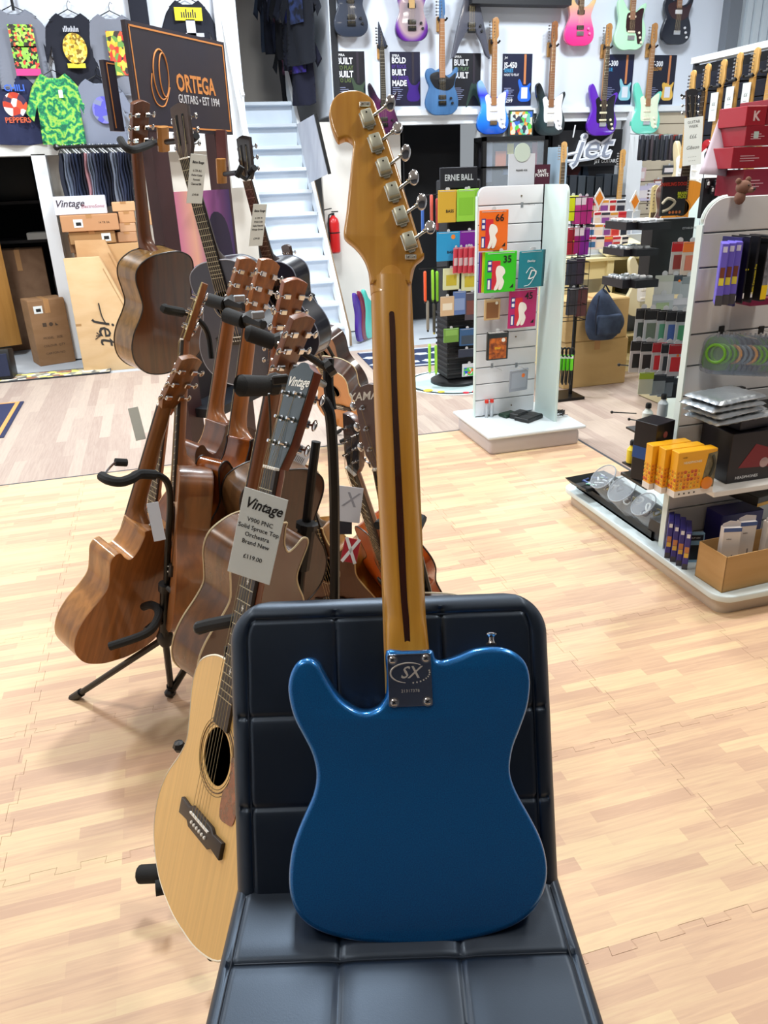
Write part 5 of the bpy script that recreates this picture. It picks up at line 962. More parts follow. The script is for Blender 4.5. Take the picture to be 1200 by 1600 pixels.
for (x0, x1, yt, yb, Y, m, lb, mk, st_) in [
  (110, 182, 361, 381, 8.0, mat('a07a4e', .8), 'darker brown carton under the wide taped carton', [], (.3, .5)),
  (97, 187, 335, 361, 7.98, mat('c08f66', .8), 'wide tan carton with a white shipping label and two tapes, under the white printed carton', [('14 TR 0A', .25, .5, .025)], (-.2, .5)),
  (86, 168, 306, 335, 8.0, WB, 'white carton reading Vintage on top of the tan cartons', [], None),
  (185, 215, 362, 378, 8.05, mat('b98f6c', .8), 'small crumpled tan box, lowest of the right pile', [], None), (188, 213, 348, 362, 8.05, mat('c9a07c', .8), 'small tan box with clear tape, second of the right pile', [], None),
  (187, 212, 330, 348, 8.05, mat('c8996e', .8), 'small tan box, third of the right pile', [], None), (176, 212, 315, 330, 8.05, mat('d0a77c', .8), 'small light tan box on top of the right pile', [], None),
  (215, 240, 330, 352, 8.1, mat('c39a70', .8), 'tan box glimpsed right of the hanging classical guitar', [], None)]:
    x, w_, z, h_ = onrow(x0, x1, yt, yb, Y); t = carton(lb, (x, Y+.14, z), (w_, .28, h_-.003), m, .0, marks=mk, sticker=st_, tape=m is not WB)
    if m is WB: txt('Vintage', .085, mat('3a3440', .6), t.o, at(-w_*.20, -.142, h_*.6), shear=.35, bold=.01); txt('ElectroSonic', .04, mat('b06070', .6), t.o, at(w_*.24, -.142, h_*.42), shear=.3)
# storeroom door and what stands inside
dr = Thing('door_leaf', 'golden brown wooden door standing open at the left edge', 'door', (-1.6, 8.75, 0)); 
dA = W(0, 525, 8.45); 
q = MB(); q.bb(-.45, .12, 0, .04, 0.1, 1.86, M=Mx.Rotation(.35, 4, 'Z')); dr.part('panel', q, mat('b5823e', .45, coat=.2, c2='a57434', sc=(20, 20, 2))); 
q = MB(); q.bb(-.12, -.10, -.01, .0, 1.2, 1.7, M=Mx.Rotation(.35, 4, 'Z')); dr.part('glazing_slot', q, mat('4a3020', .4)); q = MB(); q.cyl((.05, -.03, .95), (.0, -.05, .95), .01); dr.part('handle', q, CHROME)
for (x, y, s_, c_, lb) in [(-1.42, 9.3, (.50, .4, 1.02), '7a5a42', 'tall taped brown carton in the dark storeroom'), (-.80, 9.75, (.35, .3, .95), '3a2e28', 'dark carton deep in the storeroom'), (-.95, 9.2, (.3, .3, .75), '2c2626', 'low dark box by the storeroom jamb')]:
    carton(lb, (x, y, -.014), s_, mat(c_, .8, c2='8a6a50' if c_ == '7a5a42' else c_, sc=(6, 6, 6)), .1)
q = MB(); q.rbox((0, 0, 0), (.42, .3, .5), .02, 2); single('equipment_case', q, mat('262b2c', .6), 'dark equipment case on the storeroom shelf', 'case', (-1.35, 9.7, 1.72)); q = MB(); q.rbox((0, 0, 0), (.2, .2, .08), .01, 1); single('paper_packet', q, PAPER, 'small white packet in the storeroom', 'packet', (-1.2, 9.4, 1.12))
q = MB(); q.bb(-2.0, -.55, 9.3, 10.0, 1.06, 1.09); q.bb(-2.0, -.55, 9.4, 10.0, 1.44, 1.47); single('storeroom_shelf', q, mat('1c1c20', .7), 'dark shelf boards inside the storeroom', 'shelf')
# left edge: yellow sign card on a white base, black amplifier
p = G(0, 560); ys = Thing('notice_card', 'yellow notice card with handwritten START and a photo, at the left edge', 'sign', (p.x-.12, p.y-.3, 0))
q = MB(); q.bb(-.22, .14, 0, .01, .28, .74); ys.part('card', q, mat('e8dc50', .5)); q = MB(); q.bb(-.22, .12, -.004, 0, .55, .74); ys.part('photo', q, mat('5a5560', .5, cells=((18, 18, 18), ['c8b8b0', '2a2834', '6a6478', '8a4a4a'])))
txt('START', .07, INK, ys.o, at(.04, -.003, .36), shear=.3); txt('Time', .05, INK, ys.o, at(.06, -.003, .50), shear=.3); q = MB(); q.rbox((-.05, .05, .25), (.44, .3, .05), .01, 1); q.bb(-.24, .1, -.05, .2, 0, .22); ys.part('white_base', q, WHITE)
p = G(-8, 592); am = Thing('amplifier', 'small black amplifier cut by the left edge of the photo', 'amplifier', (p.x, p.y, 0)); q = MB(); q.rbox((0, 0, .13), (.36, .25, .26), .012, 2, Mx.Rotation(-.15, 4, 'X')); am.part('cabinet', q, BLACKP); q = MB(); q.rbox((0, -.128, .12), (.32, .006, .2), .003, 1, Mx.Rotation(-.15, 4, 'X')); am.part('grille', q, mat('1c2440', .7))
# rugs
def rug(lbl, c, sz, rz, m, cat='rug', name='rug'):
    t = Thing(name, lbl, cat, (c[0], c[1], 0), rz); q = MB(); q.rbox((0, 0, .004), (sz[0], sz[1], .008), .003, 1); t.part('pile', q, m); return t
RM = mat('b8b09a', .9, cells=((16, 16, 1), ['c8c0a8', '8a8a80', 'd8d070', '6a6a66', 'b0a890', 'e0dcd0', '9a6a50'])); t = rug('runner rug with a faded multicoloured patchwork at the storeroom door', (-1.12, 7.60), (1.1, .26), .02, RM)
t.o.location.z = 0; q = MB(); q.bb(-.55, .55, -.135, -.13, 0, .011); q.bb(-.55, .55, .13, .135, 0, .011); q.bb(.545, .55, -.13, .13, 0, .011); t.part('dark_border', q, mat('3a3c42', .8))
a = G(38, 628); b = G(0, 680); t = rug('navy floor mat with an orange border at the left edge', (a.x-.55, a.y-.5), (1.1, 1.0), 0, mat('222a4e', .85)); 
q = MB(); q.bb(.49, .52, -.47, .47, .008, .010); q.bb(-.5, .52, -.5, -.47, .008, .010); q.bb(-.5, .52, .47, .5, .008, .0085); t.part('orange_border', q, mat('d99a58', .8))
t.o.rotation_euler.z = 0
a, b, c_ = G(556, 556), G(650, 552), G(700, 590); t = rug('navy rug with white and pale blue figures behind the spinner rack', (2.30, 6.9), (1.15, .75), -.05, mat('1c2c50', .85)); 
q = MB(); random.seed(3)
for i in range(14): x, y = -.5+(i % 7)*.165, -.2+.3*(i//7); q.prism([(x+.06*cos(j*pi/5)*(1+.3*(j % 2)), y+.045*sin(j*pi/5)*(1+.3*(j % 2))) for j in range(10)], .0082, .0095, M=Mx(((1, 0, 0, 0), (0, 0, 1, 0), (0, 1, 0, 0), (0, 0, 0, 1))))
t.part('woven_figures', q, mat('c8d6e6', .85)); q = MB(); q.bb(-.56, .56, -.37, -.33, .008, .0095); q.bb(-.56, .56, .33, .37, .008, .0095); t.part('pale_border', q, mat('b4bcd0', .85))
FLATM = Mx(((1, 0, 0, 0), (0, 0, 1, 0), (0, 1, 0, 0), (0, 0, 0, 1)))
cc = G(712, 598); t = Thing('round_rug', 'round pale blue rug with a black and white rim under the spinner rack', 'rug', (cc.x+.0, cc.y+.02, 0)); SPC = V((cc.x, cc.y+.02, 0))
def disc(r, z0, z1): return MB().lathe((0, 0, 0), [(r, z0), (r, z1)], 48)
t.part('pile', disc(.42, 0, .006), mat('e6ecec', .9)); t.part('dark_rim', disc(.40, .006, .0075), mat('1c2a2c', .9)); t.part('pale_centre', disc(.37, .0075, .009), mat('b9d2d6', .9))
q = MB()
for a_, r_ in ((-1.7, .38), (-1.5, .38), (-1.2, .38)): q.lathe((r_*cos(a_), r_*sin(a_), 0), [(.025, .009), (.025, .012)], 10)
t.part('red_flowers', q, mat('d8283c', .8)); q = MB(); q.lathe((-.30, -.2, 0), [(.04, .009), (.04, .011)], 10); q.lathe((-.22, -.28, 0), [(.03, .009), (.03, .011)], 10); t.part('yellow_motif', q, mat('e8c84a', .8))
# ================================================================ PACKS (hanging goods)
def pack(lbl, p, w_, h_, col_, kind='pouch', rz=0, hdr=None, art=None, num=None, cat='string pack', name='string_pack', word=None, dep=.006, group=None, dot=None, wpos=(0, .2), wcol=None, numc=None, par=None):
    """p = top centre of the pack; faces -y before the turn rz"""
    t = Thing(name, lbl, cat, M=Mx.Translation(V(p)) @ Mx.Rotation(rz, 4, 'Z') @ Mx.Rotation(.04, 4, 'X'), group=group)
    q = MB(); q.rbox((0, 0, -h_/2), (w_, dep, h_), min(.003, dep*.4), 1); t.part('pouch', q, mat(col_, .35, coat=.4, bump=(40, .3)) if kind != 'clear' else CLEARP)
    y = -dep/2-.0006
    q = MB(); q.bb(-w_*.42, w_*.42, y-.0003, y+.0005, -h_*.045, -h_*.03); q.prism([(.012*cos(i*pi/6), -h_*.0+.006+.012*sin(i*pi/6)) for i in range(12)], -.001, .001); t.part('seal_and_hang_tab', q, mat('c8ccd0', .3))
    if hdr: q = MB(); q.bb(-w_*.5, w_*.5, y-.0003, y+.0003, -h_*.30, 0); t.part('header', q, mat(hdr, .4))
    if art:
        q = MB(); q.bb(-w_*art[1], w_*art[1], y-.0005, y+.0003, -h_*art[2], -h_*art[3]); t.part('label_print', q, mat(art[0], .4) if isinstance(art[0], str) else art[0])
    if num: txt(num, h_*.24, numc or INK, t.o, at(w_*.2, y-.0008, -h_*.20), bold=.02)
    if word: txt(word, h_*(.13), wcol or INK, t.o, at(w_*wpos[0], y-.0008, -h_*(1-wpos[1])), bold=.02)
    if dot: q = MB(); q.lathe((w_*dot[0], 0, -h_*dot[1]), [(w_*.09, y-.0012), (w_*.09, y)], 12, 'y'); t.part('price_sticker', q, mat(dot[2], .5))
    return t
def rotsound(lbl, p, w_, h_, c_, num, rz=0):
    t = pack(lbl, p, w_, h_, c_, num=num, rz=rz); y = -.0042
    q = MB(); q.bb(-w_*.42, -w_*.28, y, y+.001, -h_*.48, -h_*.20); q.bb(-w_*.42, -w_*.28, y, y+.001, -h_*.92, -h_*.64); t.part('blue_white_block', q, mat('3a3a8c', .4)); 
    q = MB(); q.bb(-w_*.40, -w_*.31, y-.0006, y, -h_*.44, -h_*.36); q.bb(-w_*.40, -w_*.31, y-.0006, y, -h_*.30, -h_*.23); q.bb(-w_*.40, -w_*.33, y-.0006, y, -h_*.9, -h_*.68); t.part('white_block', q, WHITE)
    q = MB(); q.bb(-w_*.28, -w_*.02, y, y+.001, -h_*.92, -h_*.22); t.part('red_block', q, mat('d02a38', .4))
    q = MB(); q.prism([(p_.x*w_, p_.y*h_) for p_ in spline([(-.12, -.36), (-.02, -.34), (.10, -.40), (.14, -.52), (.06, -.62), (.12, -.74), (.04, -.92), (-.06, -.92), (-.02, -.78), (-.10, -.92), (-.2, -.92), (-.12, -.72), (-.16, -.5)], 3)], y-.0010, y-.0001); t.part('white_figure', q, mat('f2efe8', .4))
    q = MB(); q.prism([(w_*.30, -h_*.9), (w_*.42, -h_*.9), (w_*.42, -h_*.80)], y, y+.001); t.part('corner_mark', q, INK); return t
def peg(t, a, b): t.part('peg', MB().tube([a, b], .0022, 6), CHROME, w=True)
# ================================================================ MIDDLE GONDOLA (pinwheel)
MG = mat('e3e7ec', .35, coat=.2); MINT = mat('d2e6e2', .3, coat=.3); GRV = mat('8f9499', .5)
mg = Thing('display_gondola', 'small white slatwall gondola with rounded panels in the middle of the shop', 'display stand', (2.07, 4.35, 0))
q = MB(); q.rbox((0, 0, .055), (.60, .56, .11), .03, 3); mg.part('plinth', q, mat('d4cfd2', .5)); q = MB(); q.rbox((0, 0, .124), (.65, .61, .022), .01, 2); mg.part('base_board', q, mat('dfe9ee', .3))
YP = 4.46; ZT = W(800, 290, YP).z
xl = W(744, 500, YP).x; xr = 2.235
def rpanel(x0, x1, z0, z1, r, y0, y1, left=True):
    c_ = [(x0, z0), (x1, z0), (x1, z1)] if left else [(x0, z1), (x0, z0), (x1, z0)]
    arc_ = [(x0+r-r*sin(a*pi/16), z1-r+r*cos(a*pi/16)) for a in range(9)] if left else [(x1-r+r*cos(a*pi/16), z1-r+r*sin(a*pi/16)) for a in range(9)]
    return MB().prism(c_+arc_, y0, y1, .003)
mg.part('slatwall_back', rpanel(xl, xr, .135, ZT, .05, YP+.004, YP+.022), GRV, w=True)
zz = [ZT]; ns = 13; dz = (ZT-.135)/ns
for k_ in range(ns):
    z1 = ZT-k_*dz; z0 = z1-dz+.006
    if k_ == 0: b_ = rpanel(xl, xr, z0, z1, .05, YP-.006, YP+.004)
    else: b_ = MB().rbox(((xl+xr)/2, YP-.001, (z0+z1)/2), (xr-xl, .010, z1-z0), .002, 1)
    mg.part('slat', b_, MG, w=True)
mg.part('left_edging', MB().bb(xl-.006, xl, YP-.008, YP+.022, .135, ZT-.05), MINT, w=True)
XS = 2.245; Mrot = Mx(((0, 1, 0, XS), (1, 0, 0, 0), (0, 0, 1, 0), (0, 0, 0, 1)))   # (y, x) swap for panel in the yz plane
q = MB(); y0_, y1_ = 4.18, YP; r = .05
q.prism([(y1_, .135), (y1_, ZT), ]+[(y0_+r-r*sin(a*pi/16), ZT-r+r*cos(a*pi/16)) for a in range(9)]+[(y0_, .135)], 0, .018, .003, Mrot); mg.part('side_panel', q, MINT, w=True)
mg.part('rear_panel', MB().bb(2.0, 2.02, YP+.02, YP+.30, .135, ZT-.02), MINT, w=True)
def mgp(x, y): p = W(x, y, YP-.05); return p
for (x, y) in ((745, 460), (771, 461), (846, 458), (845, 484)) and [((815, 320)), ((770, 330)), ((862, 396)), ((768, 571)), ((806, 570))]:
    a = W(x, y, YP); peg(mg, a, a+V((0, -.17, .004))); mg.part('peg_plate', MB().box(a+V((0, -.004, 0)), (.016, .006, .03)), GREYM, w=True)
for x, y in ((815, 306), (806, 526), (799, 633)): a = W(x, y, YP-.008); mg.part('screw', MB().lathe(a, [(.005, -.001), (.005, .001)], 10, 'y'), mat('7a6a50', .4, .6), w=True)
def sz(x0, x1, y0, y1, Y): a = W(x0, y0, Y); b = W(x1, y1, Y); m = (x0+x1)/2; zt_ = W(m, y0, Y).z; return V(((a.x+b.x)/2, Y, zt_)), b.x-a.x, zt_-W(m, y1, Y).z
p, w_, h_ = sz(750, 792, 328, 392, YP-.14); rotsound('orange string pack numbered 66 on the middle gondola', p, w_, h_, 'f0701c', '66', -.1)
for k_, (c_, dx) in enumerate((('3a3a9c', -.030), ('b01f7a', -.022), ('c8d820', -.008))):
    p, w_, h_ = sz(758, 806, 393, 457, YP-.12+.012*(-k_)); pack(['dark blue', 'magenta', 'lime yellow'][k_]+' string pack stacked behind the green pack numbered 35', p+V((dx, .03, 0)), w_*.95, h_, c_)
p, w_, h_ = sz(758, 806, 393, 457, YP-.16); rotsound('green string pack numbered 35 on the middle gondola', p, w_, h_, '35c820', '35', .02)
for k_ in range(3):
    p, w_, h_ = sz(812, 851, 391, 449, YP-.14-.01*k_); t = pack(['dark teal string pack, rearmost under the one with a white D', 'teal string pack in the middle behind the one with a white D', 'teal string pack with a big white looping D in front'][k_], p+V((.008*(2-k_)-.01, 0, 0)), w_*.95, h_, ['0e4a56', '0f6270', '128090'][k_], rz=.12)
txt('D', .075, WHITE, t.o, at(.006, -.0045, -h_*.66), shear=.4); txt('Dunlop', .018, WHITE, t.o, at(.0, -.0045, -h_*.28), shear=.2); q = MB(); q.tube(spline([(-.03, -.004, -h_*.6), (.0, -.004, -h_*.45), (.035, -.004, -h_*.6), (.0, -.004, -h_*.9), (-.04, -.004, -h_*.95)], 4, False), .0016, 4); t.part('white_loop', q, WHITE)
p, w_, h_ = sz(795, 838, 451, 512, YP-.13); rotsound('magenta string pack numbered 45 low on the middle gondola', p, w_, h_, 'b8186a', '45', .08)
p, w_, h_ = sz(757, 781, 467, 500, YP-.10); pack('small bronze string box on the middle gondola', p, w_, h_, 'c8a878', art=('8a5c34', .38, .9, .15), dep=.012, dot=(.25, .2, 'e8e8e0'), cat='string box', name='string_box')
p, w_, h_ = sz(761, 793, 518, 562, YP-.11); t = pack('black string box with an orange woodland picture', p, w_, h_, '15181a', art=(mat('c86a20', .4, c2='6a2c14', sc=(40, 40, 40)), .40, .95, .22), dep=.02, dot=(.25, .3, 'e8e8e0'), cat='string box', name='string_box'); txt('Elixir', .02, mat('e8b820', .4), t.o, at(0, -.0115, -h_*.58), bold=.02)
p, w_, h_ = sz(795, 826, 577, 611, YP-.12); pack('grey square string envelope with an orange price sticker', p, w_, h_, '8a94a2', art=('98a2b0', .4, .85, .15), dot=(.22, .3, 'e8782c'), rz=.2)
for k_, x in enumerate((759, 767)):
    a = G(x+1, 652-k_*1, .135); t = Thing('clear_tube', ['left', 'right'][k_]+' red-capped clear plastic tube standing on the middle gondola base', 'tube', (a.x, a.y, .135)); q = MB(); q.cyl((0, 0, 0), (0, 0, .10), .011, 14); t.part('tube', q, CLEARP); q = MB(); q.cyl((0, 0, .095), (0, 0, .115), .0125, 14); t.part('cap', q, mat('d83020', .4)); q = MB(); q.cyl((0, 0, .004), (0, 0, .085), .008, 8); t.part('contents', q, mat('d8dce2', .4))
a = G(792, 650, .135); carton('flat green and black accessory box on the middle gondola base', (a.x+.01, a.y, .135), (.11, .075, .018), mat('1d3a2a', .4), .35, name='accessory_box', tape=False)
a = G(826, 655, .135); carton('larger flat black box, lower of two on the middle gondola base', (a.x-.0, a.y, .135), (.16, .11, .025), mat('16181a', .35), .5, name='accessory_box', tape=False); carton('smaller flat black box stacked on the larger one', (a.x-.04, a.y+.06, .135), (.11, .07, .035), mat('1b1d20', .35), .5, name='accessory_box', tape=False)
# green-labelled cables on the right of the gondola
for k_ in range(4):
    a = G(874+k_*6, 640, .30); b = W(876+k_*6, 548, 4.35-.02*k_); t = Thing('coiled_cable', ['first', 'second', 'third', 'fourth'][k_]+' green-labelled black coiled cable from the left, right of the middle gondola', 'cable', tuple(b), group='green-labelled cables')
    q = MB(); q.tube([(.016*cos(i*pi/8), .0+.003*sin(i*pi/3), -.01+.028*sin(i*pi/8)) for i in range(16)], .006, 6, True); q.tube([(-.008, 0, -.05), (-.01, 0, -.2), (.004, .01, -.22), (.008, 0, -.05)], .005, 6); t.part('cable_loop', q, BLACKP); q = MB(); q.rbox((0, 0, -.075), (.022, .014, .10), .005, 2); t.part('green_sleeve', q, mat('6ee820', .45)); q = MB(); q.rbox((0, 0, -.04), (.0225, .0145, .025), .004, 1); t.part('white_band', q, WHITE)
a = G(873, 650, .135); t = Thing('cable_coil', 'loose chrome-tipped cables lying on the right end of the middle gondola base', 'cable', tuple(a)); q = MB(); q.tube([(.04*cos(i*.7)*(1+.2*sin(i*2.1)), .03*sin(i*.7), .01+.006*(i % 5)) for i in range(40)], .003, 5); q.tube([(-.03, 0, .01), (-.02, .0, .05), (-.03, .01, .08), (-.01, .02, .12)], .003, 5); t.part('cable', q, BLACKP); q = MB(); q.cyl((.02, -.02, .012), (.045, -.035, .012), .004, 8); q.cyl((-.04, -.01, .012), (-.01, -.03, .012), .004, 8); t.part('plug', q, CHROME)
# ================================================================ SPINNER RACK
sp = Thing('spinner_rack', 'black spinner rack headed ERNIE BALL, hung with string packs, left of the middle gondola', 'display rack', tuple(SPC))
YS = SPC.y
q = MB(); q.lathe((0, 0, 0), [(.20, .01), (.20, .03), (.16, .05), (.12, .06)], 28); sp.part('round_base', q, BLACKP)
q = MB(); q.rbox((0.02, 0, .80), (.26, .26, 1.48), .01, 1); sp.part('column', q, mat('101218', .6))
for k_ in range(12): sp.part('ridge', MB().rbox((0.02, 0, .10+k_*.042), (.275, .275, .018), .004, 1), mat('0a0c10', .5))
hx0, hx1 = W(687, 262, YS-.14), W(745, 293, YS-.14); cx_ = (hx0.x+hx1.x)/2
sp.part('header_board', MB().rbox((cx_, YS-.14, (hx0.z+hx1.z)/2), (hx1.x-hx0.x, .02, hx0.z-hx1.z), .004, 1), mat('181b24', .5), w=True)
txt('ERNIE BALL', .058, mat('c8d0d6', .5), sp.o, Mx.Translation(V((cx_, YS-.152, (hx0.z+hx1.z)/2))-SPC) @ XZ, bold=.02, sx=.75)
def spk(x0, x1, y0, y1, c_, lb, **k): p, w_, h_ = sz(x0, x1, y0, y1, YS-.20+k.pop('dy', 0)); return pack(lb, p, w_*.98, h_, c_, **k)
spk(685, 716, 297, 347, 'd8b040', 'gold BASS string pack, rear one at the top of the spinner rack', word='', dy=.02); spk(684, 713, 297, 348, 'd6ad3c', 'gold BASS string pack, front one at the top of the spinner rack', word='BASS', wpos=(.15, .35))
spk(716, 748, 295, 345, '8fd040', 'lime string pack, rear one at the top of the spinner rack', dy=.02); spk(714, 742, 296, 346, '96d648', 'lime string pack, front one at the top of the spinner rack', art=('86c63c', .4, .8, .25))
spk(682, 719, 362, 408, '2a9ad0', 'bright blue BASS string pack on the spinner rack', word='BASS', wpos=(.1, .3), dot=(.2, .18, 'f08a2c')); spk(718, 748, 360, 410, '7a1f9a', 'purple string pack beside the blue BASS pack'); spk(720, 746, 385, 392, '6a1a8a', 'violet strip of a pack peeping beside the red and white blisters', dy=-.01)
for k_ in range(5): spk(707+k_*8, 718+k_*8, 387-k_*.5, 427, 'd84a5a', ['first', 'second', 'third', 'fourth', 'fifth'][k_]+' red and white striped blister pack from the left on the spinner rack', art=('e8d0d4', .42, .7, .4), rz=.5, group='red and white blisters', name='blister_pack', cat='blister pack', dy=-.03)
for k_, (x0, y0) in enumerate(((692, 419), (721, 421))): spk(x0, x0+26, y0, y0+34, 'dbe0b0', ['left', 'right'][k_]+' cream pack with a round yellow print on the spinner rack', art=('c8b838', .32, .8, .3), dep=.012)
spk(688, 710, 463, 494, 'd8b890', 'tan pack with a white oval print on the spinner rack', art=('f0e6d0', .35, .7, .35)); spk(708, 728, 455, 492, '5a78b0', 'blue and clear blister pack on the spinner rack', art=('8aa0c8', .4, .8, .3)); spk(727, 748, 456, 500, '4a4450', 'dark brown blister pack on the spinner rack', art=('7a4a44', .4, .8, .3))
spk(693, 717, 513, 535, '6a9a3a', 'green-carded accessory pack low on the spinner rack', art=('8aba5a', .4, .5, .1), dep=.015); spk(718, 742, 513, 540, '2a5a8a', 'blue-carded accessory pack low on the spinner rack', art=('3a4a5a', .4, .9, .4), dep=.015); spk(716, 742, 545, 558, '1c2c44', 'dark folded pack on the lowest peg row of the spinner rack'); spk(722, 744, 568, 588, 'd8dce4', 'clear pack of blue and orange plectrums near the spinner base', art=(mat('e06a3a', .4, cells=((50, 50, 50), ['e8702c', '2a50e0', 'e8e8f0', '5ac85a'])), .4, .95, .3))
for k_, (x, y, c_, c2) in enumerate(((660, 312, '3a6ac0', 'd0d4dc'), (674, 304, 'e06a5a', '20242c'), (683, 310, 'b84a4a', '30343c'), (664, 424, 'f05a2c', '2c2420'), (676, 422, '9ade3a', '50702c'), (683, 424, '8ad030', '20242c'), (668, 470, '8a8478', '2c2a28'), (678, 474, '4a4a40', 'c8c060'), (671, 538, 'a0e040', 'f0f0f0'), (681, 540, 'a6e648', '9aa0a0'))):
    a = W(x, y, YS-.1); t = Thing('strap_pack', ['blue and white', 'coral', 'brick red', 'orange', 'bright green', 'lime', 'taupe', 'dark olive', 'yellow-green', 'pale lime'][k_]+' edge-on hanging strap pack on the left side of the spinner rack', 'strap pack', (a.x, a.y, a.z), -.3)
    q = MB(); q.rbox((0, 0, -.11), (.022, .07, .22), .009, 2); t.part('strap', q, mat(c_, .5)); q = MB(); q.rbox((.0, 0, -.215), (.016, .05, .04), .004, 1); t.part('end', q, mat(c2, .5))
for z_ in (305, 420, 530): a = W(655, z_, YS-.1); sp.part('peg', MB().tube([a, V((SPC.x, YS-.1, a.z))], .004, 6), BLACKM, w=True)
# ================================================================ RIGHT GONDOLA
RG = mat('dcdcdc', .4, coat=.1); EDG = mat('dbe9e4', .3)
rg = Thing('display_gondola', 'large white slatwall gondola with shelves of boxes at the right edge', 'display stand', (2.45, 2.65, 0))
def rr_slab(x0, x1, y0, y1, z0, z1, r):
    pts = [(x1-r+r*cos(a*pi/12), y1-r+r*sin(a*pi/12)) for a in range(7)]+[(x0+r+r*cos(pi/2+a*pi/12), y1-r+r*sin(pi/2+a*pi/12)) for a in range(7)]+[(x0+r+r*cos(pi+a*pi/12), y0+r+r*sin(pi+a*pi/12)) for a in range(7)]+[(x1-r+r*cos(1.5*pi+a*pi/12), y0+r+r*sin(1.5*pi+a*pi/12)) for a in range(7)]
    return MB().prism(pts, z0, z1, .006, FLATM)
BZ = .10
rg.part('plinth', rr_slab(1.86, 3.08, 2.09, 3.27, 0.0, .075, .04), mat('cdbfae', .5), w=True); rg.part('base_board', rr_slab(1.83, 3.11, 2.06, 3.30, .072, BZ, .07), mat('d8e6e8', .3), w=True)
YR = 2.50; xL = WX(1040, 700, 1.88).x; XL = 1.885; XR_ = 2.75; ZR = WX(1098, 306, 1.9).z; ZR = W(1130, 308, YR).z
rg.part('slatwall_back', rpanel(XL, XR_, BZ, ZR, .09, YR+.004, YR+.024), GRV, w=True)
zs_ = [308, 358, 410, 465, 520, 572, 630]; zl = [W(1150, v, YR-.005).z for v in (308, 362, 414, 468, 517, 566)]; dz = (zl[0]-zl[-1])/5; k_ = 0; z1 = ZR
while z1 > BZ+.02:
    z0 = max(BZ, z1-dz+.006)
    b_ = rpanel(XL, XR_, z0, z1, .09, YR-.006, YR+.004) if k_ == 0 else MB().rbox(((XL+XR_)/2, YR-.001, (z0+z1)/2), (XR_-XL, .010, z1-z0), .002, 1)
    rg.part('slat', b_, RG, w=True); z1 -= dz; k_ += 1
rg.part('left_edging', MB().bb(XL-.007, XL+.0, YR-.009, YR+.024, BZ, ZR-.09), EDG, w=True)
arc_ = [(XL+.09-.09*sin(a*pi/16), YR+.007, ZR-.09+.09*cos(a*pi/16)) for a in range(9)]; rg.part('top_edging', MB().tube(arc_+[(XR_, YR+.007, ZR)], .0085, 6), EDG, w=True)
# rear arm of the gondola with its own slatwall facing left
XB = 2.30; q = MB(); q.prism([(YR+.02, BZ), (YR+.02, ZR-.02), (3.10, ZR-.02), (3.16, ZR-.08), (3.16, BZ)], 0, .02, .003, Mx(((0, 1, 0, XB), (1, 0, 0, 0), (0, 0, 1, 0), (0, 0, 0, 1)))); rg.part('rear_panel', q, MINT, w=True)
# shelves: the one with yellow boxes, and supports
SHY = 2.24; a = W(1033, 770, SHY); 
zsh = W(1070, 776, SHY).z; rg.part('shelf', MB().rbox(((XL+XR_)/2+.0, (SHY+YR)/2, zsh-.012), (XR_-XL, YR-SHY, .024), .003, 1), mat('e3e3e0', .4), w=True)
rg.part('shelf', MB().rbox(((XL+XR_)/2+.04, (SHY+YR)/2+.06, zsh+.244), (XR_-XL-.08, YR-SHY-.1, .014), .003, 1), BLACKP, w=True, label='black upper shelf holding the silver pouches')
rg.part('shelf', MB().rbox(((1.62+XL)/2+.1, 2.75, zsh+.02), (XL-1.62+.2, .42, .02), .003, 1), BLACKP, w=True, label='black side shelf behind the panel edge') if 0 else None
